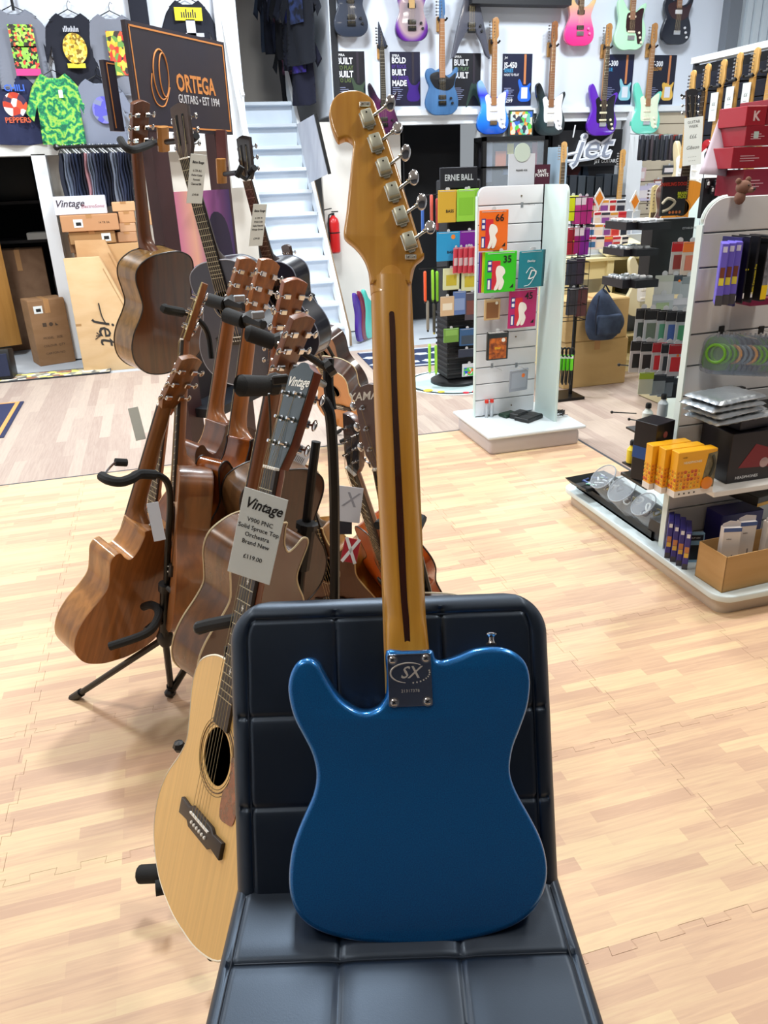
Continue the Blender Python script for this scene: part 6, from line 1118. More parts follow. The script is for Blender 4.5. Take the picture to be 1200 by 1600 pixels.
# yellow boxes
EMO = ['f0b020', 'e8742c', 'd8a020']
def facebox(lbl, x, y, z, w_, d_, h_, rz, m, name='box', cat='box', fn=None, group=None):
    t = Thing(name, lbl, cat, (x, y, z), rz, group=group); q = MB(); q.rbox((0, 0, h_/2), (w_, d_, h_), .002, 1); t.part('carton', q, m)
    if fn: fn(t, w_, d_, h_)
    return t
YEL = mat('f2ae1a', .4, coat=.2)
def emos(t, w_, d_, h_, first=False):
    q = MB(); q.bb(-w_/2-.0006, w_/2+.0006, -d_/2-.0006, d_/2, -.0003, h_*.14); t.part('white_band', q, mat('e6e2dc', .4))
    rnd = random.Random(5); cs = ['f4b92a', 'ef9a2a', 'e06a34', 'f6cc4a']
    sp_ = .0145
    for face in ('left', 'front'):
        L_ = d_ if face == 'left' else w_*.62; n_ = int(L_/sp_)
        for j in range(5):
            for i in range(n_):
                u = (i+.5)/n_*L_; zc = h_*.18+j*sp_*1.02+.006
                if zc > h_*.58: continue
                c_ = cs[rnd.randrange(4)]; F = Mx.Translation((-w_/2, d_/2-u, zc)) @ Mx.Rotation(-pi/2, 4, 'Z') if face == 'left' else Mx.Translation((-w_/2+u, -d_/2, zc))
                q = MB(); q.lathe((0, 0, 0), [(.0068, 0), (.0068, -.0009)], 12, 'y', F); f_ = t.part('printed_face', q, mat(c_, .4))
                q = MB(); q.box((-.0025, -.0012, .0015), (.0022, .0004, .0012), F); q.box((.0025, -.0012, .0015), (.0022, .0004, .0012), F); q.box((0, -.0012, -.003), (.0055, .0004, .0016), F); t.part('eyes_and_mouth', q, mat('3a1a10', .5), f_)
    if first:
        txt('HEADPHONES', .012, mat('f6e6c0', .4), t.o, at(-w_*.12, -d_/2-.001, h_*.76), bold=.02); txt('emojis', .007, mat('8a5a10', .4), t.o, at(-w_*.33, -d_/2-.001, h_*.88))
        q = MB(); q.prism([(w_*.5, h_*.14), (w_*.5, h_*.93), (w_*.27, h_*.90), (w_*.22, h_*.6), (w_*.16, h_*.14)], -d_/2-.0012, -d_/2-.0002); t.part('window_print', q, mat('5c5640', .4, c2='8a8464', sc=(30, 30, 30)))
        q = MB(); q.lathe((w_*.30, 0, h_*.25), [(.024, -d_/2-.0014), (.024, -d_/2-.006), (.016, -d_/2-.010)], 20, 'y'); t.part('earcup', q, mat('e88a2c', .4)); q = MB(); q.tube(spline([(w_*.36, -d_/2-.003, h_*.4), (w_*.44, -d_/2-.003, h_*.65), (w_*.38, -d_/2-.003, h_*.85)], 4, False), .006, 6); t.part('headband', q, mat('3c4038', .5))
        q = MB()
        for i in range(4): q.lathe((-w_*.38+i*w_*.13, 0, h_*.07), [(.004, -d_/2-.001), (.004, -d_/2-.0014)], 8, 'y')
        t.part('icons', q, mat('4a4a4a', .5))
zb = zsh
def shp(x, y): p = W(x, y, SHY+.01); return p
fx = shp(1043, 765); wY = .165; hY = .175; dY = .045
for i, (px_, py_) in enumerate(((1022, 742), (1036, 754), (1052, 767))):
    d_ = [.10, .05, 0][i]; x = fx.x+.108-[.040, .020, 0][i]*1.0; facebox(['rearmost yellow emoji headphone box on the gondola shelf', 'middle yellow emoji headphone box on the gondola shelf', 'front yellow emoji headphone box with a window print'][i], x, SHY+.025+d_*1.0, zb, wY, .044, hY, .0, YEL, 'headphone_box', fn=lambda t, w, d, h, i=i: emos(t, w, d, h, i == 2), group=None)
# black and blue box left of them
a = W(1003, 752, 2.44); facebox('black box with a blue middle band and white slanted lettering, left of the yellow boxes', a.x+.045, 2.46, a.z, .11, .10, .24, .35, mat('15161c', .35), 'headphone_box', fn=lambda t, w, d, h: (t.part('blue_band', MB().bb(-w/2-.0006, w/2+.0006, -d/2-.0006, d/2, h*.38, h*.58), mat('1f4a8c', .35)), txt('STAGG', .03, WHITE, t.o, Mx.Translation((-.02, -d/2-.001, h*.40)) @ XZ @ Mx.Rotation(pi/2, 4, 'Z'), bold=.02), t.part('round_emblem', MB().lathe((0, 0, h*.80), [(.013, -d/2-.0012), (.013, -d/2)], 16, 'y'), mat('8a4a50', .4))))
# right: black-red headphone boxes
a = W(1135, 775, SHY+.02); facebox('black headphone box with a dark red picture, right of the yellow boxes', a.x+.125, SHY+.14, zb, .22, .18, .20, .0, mat('17141a', .3), 'headphone_box', fn=lambda t, w, d, h: (t.part('red_print', MB().prism([(-w*.3, h*.3), (-.0, h*.75), (w*.4, h*.6), (w*.4, h*.25)], -d/2-.001, -d/2), mat('7a1420', .3)), t.part('silver_ring', MB().lathe((w*.22, 0, h*.35), [(.02, -d/2-.002), (.02, -d/2-.001), (.012, -d/2-.003)], 18, 'y'), mat('b8a0a0', .3, .6)), txt('HEADPHONES', .016, WHITE, t.o, at(-w*.1, -d/2-.001, h*.1)), txt('STAGG', .026, WHITE, t.o, Mx.Translation((-w/2-.001, 0, h*.4)) @ Mx.Rotation(-pi/2, 4, 'Z') @ XZ @ Mx.Rotation(pi/2, 4, 'Z'), bold=.02)))
facebox('dark glossy box stacked above the black headphone box', a.x+.16, SHY+.16, zb+.202, .22, .16, .04, .1, mat('1c1e2c', .3), 'headphone_box')
# silver pouches
for k_, (dz_, w_, rz, dx) in enumerate(((0, .30, .12, 0), (.026, .25, .2, -.03), (.050, .25, .1, -.045), (.075, .24, .16, -.035))):
    p = W(1080, 672, 2.36); t = Thing('silver_pouch', ['bottom and widest', 'second from the bottom', 'third from the bottom', 'topmost'][k_]+' of the four folded silver foil pouches on the gondola shelf', 'pouch', (1.985+dx+.0, 2.335, zsh+.252+dz_+.001), rz); rnd = random.Random(k_)
    def fn(u, v, top=True, w_=w_): 
        x = (u-.5)*w_; y = (v-.5)*.17; e_ = min(u, 1-u, v, 1-v); return V((x*(1+.02*sin(9*v)), y*(1+.03*sin(8*u)), .012+(.012*min(1, e_*9)**.5+.002*sin(40*u+3*k_)*sin(30*v))))
    q = MB(); q.grid(fn, 24, 20); q.grid(lambda u, v: V((fn(u, v).x, fn(u, v).y, .012-(fn(u, v).z-.012)*.9)), 24, 20); t.part('foil', q, mat('c6ced4', .28, .8, bump=(60, .5)), ang=60)
    q = MB(); q.rbox((0, -.082, .012), (w_*.96, .006, .003), .001, 1); t.part('seal', q, mat('e0e6ea', .25, .7))
# bottom compartment
for k_ in range(4):
    g1 = G(1042+k_*9, 872+k_*6, BZ); rz_ = -.62; x = g1.x-sin(rz_)*.06; facebox(['leftmost', 'second', 'third', 'rightmost'][k_]+' purple microphone box with a tiny portrait, on the gondola base', x, g1.y+.06*cos(rz_), BZ, .021, .12, .165, rz_, mat('2f2a86', .35), 'microphone_box', group='purple microphone boxes', fn=lambda t, w, d, h: (t.part('portrait', MB().bb(-w*.4, w*.4, -d/2-.0008, -d/2, h*.45, h*.60), mat('c8824a', .4)), t.part('yellow_band', MB().bb(-w*.4, w*.4, -d/2-.0008, -d/2, h*.32, h*.44), mat('e0b84a', .4)), t.part('white_square', MB().bb(-w*.3, w*.3, -d/2-.0008, -d/2, h*.84, h*.94), WHITE), t.part('grey_foot', MB().bb(-w*.5, w*.5, -d/2-.0008, -d/2, 0, h*.15), mat('3a3a44', .4))))
facebox('wide dark blue box lying on edge behind the purple microphone boxes', 2.16, 2.43, BZ, .2, .10, .17, 0, mat('28246e', .35), 'microphone_box')
facebox('light blue framed packet with a dark window beside the cardboard box', G(1087, 882, BZ).x, G(1087, 882, BZ).y+.03, BZ, .075, .02, .13, -.3, mat('8ab8dc', .35), 'accessory_packet', fn=lambda t, w, d, h: (t.part('dark_window', MB().bb(-w*.2, w*.42, -d/2-.001, -d/2, h*.1, h*.6), mat('15202c', .3)), txt('CLIP-ON', .010, WHITE, t.o, at(0, -d/2-.001, h*.85)), t.part('title_block', MB().bb(-w*.3, w*.42, -d/2-.0008, -d/2, h*.76, h*.94), mat('20283a', .4))))
facebox('black and yellow box lying at the back of the lower compartment', 2.25, 2.40, zsh-.13, .22, .14, .04, .2, mat('1a1814', .35), 'accessory_box', fn=lambda t, w, d, h: t.part('yellow_edge', MB().bb(-w/2, w/2, -d/2-.001, -d/2, 0, h*.35), mat('e6b020', .4)))
# open cardboard box with two white packets
g0 = G(1120, 926, BZ); cbx = Thing('open_cardboard_box', 'open cardboard box holding white boxed packets at the front of the right gondola base', 'box', (g0.x+.18, g0.y+.075, BZ), 0.05); w_, d_, h_ = .34, .15, .15
for nm, bb in (('front_wall', (-w_/2, w_/2, -d_/2, -d_/2+.003, 0, h_)), ('back_wall', (-w_/2, w_/2, d_/2-.003, d_/2, 0, h_)), ('left_wall', (-w_/2, -w_/2+.003, -d_/2, d_/2, 0, h_)), ('right_wall', (w_/2-.003, w_/2, -d_/2, d_/2, 0, h_)), ('bottom', (-w_/2, w_/2, -d_/2, d_/2, 0, .003))):
    cbx.part(nm, MB().bb(*bb), mat('b8925c', .8, c2='c29c68', sc=(3, 3, 20)))
for k_, (x, y, lb) in enumerate(((g0.x+.085, g0.y+.075, 'left'), (g0.x+.175, g0.y+.10, 'middle'), (g0.x+.27, g0.y+.07, 'right'))):
    facebox(lb+' white packet with a blue hang flap standing in the open cardboard box', x, y, BZ+.004, .068, .03, .225, .1*k_-.25, mat('e2dedb', .4), 'accessory_packet', fn=lambda t, w, d, h: (t.part('hang_flap', MB().prism([(-w/2, h), (w/2, h), (w/2, h+.018), (-w*.1, h+.024), (-w/2, h+.012)], -.001, .001), mat('c8c4c8', .4)), t.part('blue_strip', MB().bb(-w/2, w/2, -d/2-.0008, -d/2, h*.93, h), mat('3a5a9a', .4)), txt('micro', .008, mat('4a4a54', .5), t.o, at(-w*.15, -d/2-.001, h*.8)), t.part('plug_print', MB().bb(w*.1, w*.18, -d/2-.0008, -d/2, h*.35, h*.5), mat('8a8a90', .5))))
# purple boxes + black boxes high on the slatwall
def hbox(x0, x1, y0, y1, Y, lbl, m, dep=.03, fn=None, name='cable_box', cat='box', group=None):
    a = W(x0, y1, Y); b = W(x1, y0, Y); m_ = (x0+x1)/2; zb_ = W(m_, y1, Y).z; return facebox(lbl, (a.x+b.x)/2, Y+dep/2, zb_, b.x-a.x, dep, W(m_, y0, Y).z-zb_, 0, m, name, cat, fn, group)
PUR = mat('6f62d0', .35)
for k_ in range(3):
    g1 = W(1121.5+k_*10.2, 478-k_*1.5, YR-.19); rz_ = -.60; facebox(['leftmost', 'middle', 'rightmost'][k_]+' violet hanging microphone box with a tiny portrait on the slatwall', g1.x-sin(rz_)*.05, g1.y+.05*cos(rz_), g1.z, .0225, .10, .205, rz_, PUR, group='violet hanging boxes', fn=lambda t, w, d, h: (t.part('portrait', MB().bb(-w*.32, w*.32, -d/2-.0008, -d/2, h*.45, h*.62), mat('7a4230', .4)), t.part('yellow_band', MB().bb(-w*.35, w*.35, -d/2-.0008, -d/2, h*.33, h*.45), mat('e4d84a', .4)), t.part('white_square', MB().bb(-w*.3, w*.3, -d/2-.0008, -d/2, h*.86, h*.95), mat('d8d8f0', .4)), t.part('grey_foot', MB().bb(-w*.5, w*.5, -d/2-.0008, -d/2, 0, h*.17), mat('4a4a50', .4))), name='microphone_box', cat='box')
for k_, (x0, x1, y0, y1, c_, lb) in enumerate(((1148, 1160, 372, 478, '232058', 'dark indigo hanging box next to the violet ones'), (1158, 1176, 370, 474, '15151c', 'black hanging cable box with yellow chevrons'), (1174, 1186, 369, 472, '1b1b22', 'black hanging cable box with vertical yellow lettering'))):
    t = hbox(x0, x1, y0, y1, YR-.17-.0*k_, lb, mat(c_, .35), .10, fn=lambda t, w, d, h, k_=k_: (t.part('white_codes', MB().bb(-w*.35, -w*.02, -d/2-.0008, -d/2, h*.08, h*.16).bb(w*.04, w*.38, -d/2-.0008, -d/2, h*.08, h*.16), WHITE), txt('» »' if k_ == 1 else '', .012, mat('e8d82c', .4), t.o, at(0, -d/2-.001, h*.52)) if k_ == 1 else None))
    if k_ == 2: txt('Cable Connection Pro', .011, mat('e8d82c', .4), t.o, Mx.Translation((0, -.052, .08)) @ XZ @ Mx.Rotation(pi/2, 4, 'Z'))
t = hbox(1186, 1212, 368, 470, YR-.175, 'black hanging cable box with a clear window and yellow base panel', mat('17171c', .35), .10, fn=lambda t, w, d, h: (t.part('clear_window', MB().bb(-w*.4, w*.4, -d/2-.0008, -d/2, h*.25, h*.82), mat('8a8c94', .3, c2='50525c', sc=(40, 40, 40))), t.part('yellow_panel', MB().bb(-w*.45, w*.45, -d/2-.0012, -d/2, h*.03, h*.25), mat('f0cc10', .4)), t.part('yellow_strip', MB().bb(-w*.45, w*.45, -d/2-.0012, -d/2, h*.86, h*.95), mat('f0cc10', .4))))
hbox(1172, 1212, 466, 477, YR-.10, 'dark red box below the hanging cable boxes', mat('7a1440', .35), .08)
for x in (1145, 1165, 1190): a = W(x, 368, YR); peg(rg, a, a+V((0, -.19, 0)))
# two rows of blister clamshells
def clam(lbl, x, y, Y, inner, k_):
    a = W(x, y, Y); t = Thing('clamshell_pack', lbl, 'blister pack', (a.x, a.y, a.z), -.95, group='clamshell packs'); sh = [(-.05, -.14), (.05, -.14), (.053, -.06), (.045, -.02), (.02, 0), (-.02, 0), (-.045, -.02), (-.053, -.06)]
    q = MB(); q.prism([(p.x, p.y) for p in spline(sh, 3)], -.006, .002, .002); t.part('shell', q, mat('8a96a4', .12, coat=.5, alpha=.30)); q = MB(); q.prism([(p.x*.85, p.y*.85-.008) for p in spline(sh, 3)], -.001, .004, .001); t.part('card', q, mat(inner, .4)); q = MB(); q.tube([(.034*cos(i*pi/7), -.004, -.07+.034*sin(i*pi/7)) for i in range(14)], .006, 6, True); t.part('coiled_cable', q, mat('6fae30' if inner.startswith('5') else ('d8a060' if k_ in (3, 6) else '8090a0'), .4)); q = MB(); q.cyl((0, 0, -.01), (0, .0, .01), .004); t.part('hang_hole_rim', q, GREYM)
for k_ in range(11): clam(['first', 'second', 'third', 'fourth', 'fifth', 'sixth', 'seventh', 'eighth', 'ninth', 'tenth', 'eleventh'][k_]+' clear clamshell cable pack from the left in the row above the silver pouches', 1123+k_*8.2, 523+.2*k_, YR-.05-.012*k_, ['5f9a2c', '5f9a2c', '5f9a2c', '2c2140', '3a3450', '3a1c34', '3c3c58', '5f9a2c', '5f9a2c', '1a1c30', '15182c'][k_], k_)
for x in (1125, 1187): a = W(x, 515, YR); rg.part('peg_plate', MB().box(a+V((0, -.006, 0)), (.022, .01, .03)), BLACKP, w=True); peg(rg, a, a+V((0, -.2, 0)))
hbox(1146, 1166, 606, 640, YR-.03, 'small black box on the shelf beside the silver pouches', BLACKP, .05)
# blister cards hanging left of the panel edge
cards = []
rows = [(1012, 1046, 395, 440, [('e02028', 'red'), ('e87018', 'orange')], 'top'), (0, 0, 0, 0, [], '')]
def bl(x0, x1, y0, y1, Y, head, body, lbl, blob=None, rz=-.2, dot=None, name='blister_pack'):
    p, w_, h_ = sz(x0, x1, y0, y1, Y); return pack(lbl, p, w_, h_, body, rz=rz, hdr=head, art=(blob, .3, .85, .4) if blob else None, dot=dot, name=name, cat='blister pack', dep=.004)
YB = 3.0
bl(1052, 1068, 378, 428, 2.95, 'c01820', 'c8c8c8', 'red-headed plectrum card under the pick display', 'a04040'); bl(1070, 1088, 378, 430, 2.9, 'e87a20', 'd0c0b0', 'orange-headed plectrum card under the pick display', 'd07a60')
for i, (x0, x1, y0, y1, hd_, bd_, lb) in enumerate([(1026, 1048, 430, 462, 'b8c0b4', 'c8ccc8', 'grey-green square pack under the pick display'), (1046, 1062, 430, 460, '3c4650', 'a8b0b4', 'dark-headed pack with an orange dot under the pick display'), (1066, 1084, 432, 470, '8a9498', 'b0b8bc', 'grey clear pack near the panel edge'), (1022, 1048, 460, 492, 'c8ccd2', 'b4bcc0', 'clear poly bag hanging left of the panel'), (1048, 1072, 466, 500, 'd0d0d8', 'a8acb4', 'second clear poly bag hanging left of the panel')]):
    bl(x0, x1, y0, y1, 2.9, hd_, bd_, lb, 'a4b890' if i == 3 else None, dot=(.3, .3, 'f08030') if i == 1 else None)
lbls = ['far-left', 'left', 'centre-left', 'centre', 'centre-right', 'right']
for i, x in enumerate((996, 1010, 1030, 1044, 1060)):
    bl(x, x+15, 482+i*1.2, 536+i, 2.86-.02*i, '17181c', 'b6bcc0', lbls[i]+' black-headed blister card in the upper row left of the panel', ['3c4a44', '6a7a6a', '5aa080', '4a6ab0', '50a070'][i], rz=-.3)
for i, x in enumerate((988, 1004, 1022, 1036, 1048)):
    bl(x, x+15, 533+i*1.2, 582+i*1.5, 2.80-.02*i, ['17181c', '17181c', 'b01c28', '20242c', 'b01c28'][i], 'c4c2c6', lbls[i]+(' red-headed' if i in (2, 4) else ' black-headed')+' blister card in the lower row left of the panel', ['1c1c20', '2a2024', 'd83038', '3a4048', 'd83038'][i], rz=-.3, dot=(.1, .35, 'f07a2c') if i == 4 else None)
for i, (x, c_) in enumerate(((1001, 'd0d8c4'), (1020, '9aa4aa'), (1032, '848c94'), (1043, '16161c'))): bl(x, x+16, 582+i*3, 616+i*2, 2.74, 'a8c83c' if i == 0 else '3a4048', c_, ['yellow-green headed paper card', 'grey clear card', 'slim grey card', 'black card'][i]+' in the bottom row left of the panel', None, rz=-.3)
for (x, y, L_, dx) in ((967, 570, .1, 24), (956, 644, .16, 38), (983, 655, .08, 12), (905, 0, 0, 0)):
    if L_: a = W(x, y, 2.8); b = W(x+dx, y-2+4, 2.85); rg.part('peg', MB().tube([a, b], .0028, 6), BLACKM, w=True); rg.part('peg_tip', MB().sph(a, .007, 8), BLACKP, w=True)
# white bottles and yellow bottle
for (x, y, Y, c_, lb) in ((1010, 665, 2.62, 'd8e2dc', 'white bottle with a black cap beside the silver pouches'), (1034, 650, 2.7, 'c2ccd0', 'second white bottle half hidden behind the silver pouches'), (986, 722, 2.6, 'e8d030', 'yellow-labelled bottle with a black cap left of the black and blue box')):
    a = W(x, y, Y); t = Thing('bottle', lb, 'bottle', (a.x, a.y, a.z)); q = MB(); q.lathe((0, 0, 0), [(.02, 0), (.021, .004), (.021, .055), (.010, .07), (.009, .075)], 18); t.part('body', q, mat(c_, .3)); q = MB(); q.lathe((0, 0, .075), [(.012, 0), (.012, .014), (.009, .02)], 14); t.part('cap', q, BLACKP)
a = W(1000, 668, 2.65); rg.part('shelf', MB().bb(a.x-.02, XL+.12, 2.56, 2.72, a.z-.022, a.z-.014), BLACKP, w=True, label='black shelf of the rear arm under the bottles')
a = W(985, 724, 2.6); rg.part('wire_shelf', MB().bb(a.x-.02, XL+.12, 2.56, 2.63, a.z-.006, a.z-.0), BLACKM, w=True); a = W(1003, 752, 2.44); rg.part('side_shelf', MB().bb(a.x-.02, XL+.02, 2.38, 2.56, a.z-.012, a.z-.001), BLACKP, w=True)
# black tray with jars and cables on the base
tr_ = Thing('black_tray', 'black tray full of small cables on the left of the right gondola base', 'tray', (1.98, 2.95, BZ), 0); q = MB(); 
for bb in ((-.10, .10, -.38, .28, 0, .01), (-.10, -.09, -.38, .28, 0, .04), (.09, .10, -.38, .28, 0, .04), (-.10, .10, -.38, -.37, 0, .04), (-.10, .10, .27, .28, 0, .04)): q.bb(*bb)
tr_.part('tray', q, BLACKP); rnd = random.Random(4); q = MB()
tr2 = Thing('accessory_tray', 'open black tray of small plugs at the far left corner of the right gondola', 'tray', (1.92, 3.13, BZ+.045), .1); q = MB(); q.add([(sx*(.115 if z else .09), sy*(.085 if z else .06), z) for z in (0, .03) for sx, sy in ((-1, -1), (1, -1), (1, 1), (-1, 1))], [(0, 1, 2, 3), (0, 4, 5, 1), (1, 5, 6, 2), (2, 6, 7, 3), (3, 7, 4, 0)]); tr2.part('tray', q, BLACKP)
for i in range(16):
    x, y = rnd.uniform(-.08, .08), rnd.uniform(-.05, .05); a_ = rnd.uniform(0, 6); q = MB(); q.cyl((x-.022*cos(a_), y-.022*sin(a_), .022+.004*(i % 3)), (x+.022*cos(a_), y+.022*sin(a_), .024+.004*(i % 3)), .0055, 8); single('small_plug', q, mat(['b0b8c0', '3a6a5a', 'd0d8dc', '4a5a8a'][i % 4], .3, .5 if i % 2 else 0), 'small '+['silver', 'dark green', 'white', 'slate blue'][i % 4]+' plug, '+['nearest of its colour', 'second of its colour', 'third of its colour', 'last of its colour'][i//4]+' in the open accessory tray', 'plug', (1.92, 3.13, BZ+.045), .1, group='small plugs in the accessory tray')
for k_, (x, y, r_, h_, lb) in enumerate(((1.955, 2.95, .068, .15, 'far'), (1.955, 2.79, .072, .15, 'middle'), (1.955, 2.65, .060, .12, 'near'))):
    t = Thing('clear_jar', lb+' clear plastic jar of coiled leads lying tilted in the black tray', 'jar', M=Mx.Translation((x, y, BZ+.055)) @ Mx.Rotation(-.75, 4, 'Y')); q = MB(); q.lathe((0, 0, 0), [(r_*.8, 0), (r_, .02), (r_, h_-.01), (r_*.96, h_)], 24); t.part('jar', q, mat('d0d8e0', .1, alpha=.28)) ; q = MB(); q.tube([(r_*.98*cos(i*pi/12), r_*.98*sin(i*pi/12), h_) for i in range(24)], .0028, 6, True); t.part('rim', q, mat('b8c0c8', .2, alpha=.7)); 
    for j in range(5):
        q = MB(); a_ = j*1.2; q.tube([(r_*.3*cos(a_)+.018*cos(i*pi/6+j), r_*.3*sin(a_)+.018*sin(i*pi/6), .03+.018*j+.004*sin(i)) for i in range(12)], .0045, 5, True); t.part('coiled_lead', q, mat(['1c2038', 'd8dcd8', '8a7a30', '2a2a30', 'b8c0c4'][(j+k_) % 5], .4))
facebox('grey-black box with a white label at the near end of the black tray', 1.93, 2.58, BZ+.011, .09, .07, .085, .1, mat('24242a', .35), 'accessory_box', fn=lambda t, w, d, h: t.part('label', MB().bb(-w*.1, w*.35, -d/2-.001, -d/2, h*.05, h*.3), WHITE))
# ---- stepped pick display on the rear arm
pd = Thing('pick_display', 'black stepped counter display of plectrums headed SNARLING DOGS behind the right gondola panel', 'display rack', tuple(W(1050, 460, 2.98)))
def wb(nm, x0, x1, y0, y1, Y0, Y1, m, rx=0): a = W(x0, y1, Y0); b = W(x1, y0, Y0); return pd.part(nm, MB().bb(a.x, b.x, Y0, Y1, a.z, b.z), m, w=True)
wb('back_column', 1012, 1086, 340, 438, 3.02, 3.10, mat('0e0f14', .5)); hb = wb('header_board', 1031, 1075, 275, 338, 3.0, 3.01, mat('1a1c20', .4))
def onpd(x, y, Y=2.996): return Mx.Translation(W(x, y, Y)-pd.o.location) @ XZ
txt('SNARLING DOGS', .019, mat('a83020', .4), pd.o, onpd(1053, 288), bold=.03, sx=.85); txt('BRAIN\nPICKS', .016, mat('c8d82c', .4), pd.o, onpd(1066, 305), bold=.03)
c_ = W(1046, 318, 2.997)-pd.o.location; q = MB(); q.tube(spline([(c_.x-.035, c_.y, c_.z), (c_.x-.01, c_.y, c_.z+.02), (c_.x+.025, c_.y, c_.z+.005), (c_.x, c_.y, c_.z-.02), (c_.x-.03, c_.y, c_.z-.03)], 4, False), .006, 5); pd.part('swirl_print', q, mat('b8b098', .5))
q = MB()
for i in range(4): q.lathe((c_.x+.005+i*.016, 0, c_.z-.035), [(.006, c_.y-.001), (.006, c_.y)], 8, 'y')
pd.part('printed_plectrums', q, mat('d87a3c', .4))
for k_, (x0, x1, y0, y1) in enumerate(((978, 1050, 342, 360), (974, 1030, 385, 401), (972, 1030, 432, 451))):
    for j in range(2):
        xa = x0+(x1-x0)*(.36*j); xb = xa+(x1-x0)*(.34+.3*j); a = W(xa, y1, 2.88-.04*j); b = W(xb, y0, 2.88-.04*j); m_ = pd.part('pick_tray', MB().bb(a.x, b.x, 2.88-.04*j, 3.04, a.z, a.z+(b.z-a.z)*.75), mat('17181c' if j else '202028', .4), w=True)
        q = MB(); rnd = random.Random(k_*3+j)
        for i in range(26): q.rbox((rnd.uniform(a.x+.01, b.x-.01), rnd.uniform(2.88, 3.02), a.z+(b.z-a.z)*.85), (.02, .014, .012), .003, 1, Mx.Identity(4))
        pd.part('plectrums', q, mat('ccd2d6', .3, .2), m_, w=True)['kind'] = 'stuff'
txt('ESTABLISHED 1954', .012, mat('b8bcc0', .4), pd.o, onpd(1082, 356, 2.99))
# plush bear peeking over the panel
a = W(1161, 300, YR-.03); t = Thing('plush_bear', 'small brown plush bear head peeking over the top of the right gondola panel', 'plush toy', tuple(a)); BR = mat('7a5646', .9, bump=(300, .5))
q = MB(); q.sph((0, 0, .015), .028, 14, (1.0, .9, .85)); t.part('head', q, BR); q = MB(); q.sph((-.022, .004, .036), .010, 10); q.sph((.018, .004, .040), .010, 10); t.part('ear', q, BR)
q = MB(); q.sph((.014, -.022, .006), .014, 10, (1, .8, .7)); t.part('muzzle', q, mat('8a6656', .9)); q = MB(); q.sph((.018, -.034, .010), .005, 8); q.sph((.000, -.024, .022), .003, 6); q.sph((.026, -.020, .022), .003, 6); t.part('nose_and_eyes', q, BLACKP); q = MB(); q.sph((-.01, .0, -.018), .024, 10, (.8, .8, 1)); t.part('body', q, BR)
# ================================================================ RED BOXES, PAPER, RIGHT WALL OF GUITARS
REDB = mat('a8182a', .35, coat=.3)
RB = [(1158, 1200, 165, 197, 'upper left red box with a large white K logo'), (1190, 1240, 155, 195, 'dark red box at the right edge beside the K box'), (1157, 1215, 196, 228, 'red box with a small pale window, second row'), (1136, 1215, 229, 263, 'long red box with printed lines, third row'), (1152, 1215, 264, 306, 'faded red box with lines, bottom row')]
for k_, (x0, x1, y0, y1, lb) in enumerate(RB):
    Y = 2.72+.004*(k_ % 2); t = hbox(x0+6, x1, y0, y1-.5, Y, lb, mat(['a81e2c', '8a1626', '9a1a2a', 'a01c2c', '8e2236'][k_], .35, coat=.3), .16, name='string_set_box')
    w_ = W(x1, y1, Y).x-W(x0+6, y1, Y).x; h_ = abs(W(x0, y0+2, Y).z-W(x0, y1, Y).z)
    if k_ == 0: txt('K', .045, mat('e8c8c8', .4), t.o, at(.0, -.081, h_*.5), bold=.03)
    elif k_ == 1: pass
    else:
        q = MB()
        for i in range(3): q.bb(-w_*.3, w_*(.0+.1*(i % 2)), -.0812, -.08, h_*(.35+.12*i), h_*(.35+.12*i)+.003)
        t.part('printed_lines', q, mat('dca8ae', .5))
        if k_ == 2: q = MB(); q.bb(-w_*.22, -w_*.08, -.0815, -.08, h_*.4, h_*.75); t.part('window_sticker', q, mat('c8d8d0', .4))
rg.part('top_riser', MB().bb(2.28, 2.75, 2.70, 2.95, ZR-.03, W(1170, 306, 2.72).z-.002), mat('d4d8dc', .4), w=True)
q = MB(); pA, pB, pC, pD = W(1128, 170, 2.9), W(1156, 180, 2.9), W(1134, 276, 2.82), W(1092, 272, 2.82); q.grid(lambda u, v: (pA.lerp(pB, u)).lerp(pD.lerp(pC, u), v)+V((0, -.03*sin(pi*u)*(v), 0)), 8, 8); t = single('paper_sheet', q, mat('c8b8c4', .5), 'curled sheet of pale paper hanging left of the red boxes', 'paper')
md = t.modifiers.new('thickness', 'SOLIDIFY'); md.thickness = .001
# black slat wall segment with hung guitars
XW = 4.5; bs = Thing('black_slatwall', 'black slatwall with a white top trim on the right, hung with maple-necked guitars', 'slatwall', (XW, 5.0, 1.2))
bs.part('backing', MB().bb(XW, XW+.04, 3.2, 6.32, .9, 2.33), mat('0e1018', .6), w=True); bs.part('top_trim', MB().bb(XW-.03, XW+.05, 3.2, 6.34, 2.345, 2.39), TRIMW, w=True)
for k_ in range(11): bs.part('slat', MB().rbox((XW-.006, 4.76, 1.03+k_*.118), (.012, 3.1, .108), .002, 1), mat('1c2130', .45), w=True)
bs.part('end_post', MB().bb(XW-.0, XW+.04, 6.32, 6.35, 0, 2.36), mat('3a3e46', .5), w=True)
def wallside(px_, Y_, lbl, shape, m, **k):
    tip = WX(px_[0], px_[1], XW-.12); M = Mx.Translation((XW-.10, tip.y, tip.z-.99)) @ Mx.Rotation(-pi/2, 4, 'Z'); t, nz = electric(lbl, M, shape, m, **k)
    h = Thing('wall_hanger', 'slatwall hanger holding the '+lbl.split(',')[0].replace('hanging ', ''), 'hanger', (XW-.012, tip.y, tip.z-.2)); q = MB(); q.cyl((0, 0, 0), (-.14, 0, .0), .007); q.tube([(-.16, -.05, .012), (-.14, -.045, .0), (-.13, 0, 0), (-.14, .045, 0), (-.16, .05, .012)], .009, 8); h.part('yoke', q, BLACKP); return tip
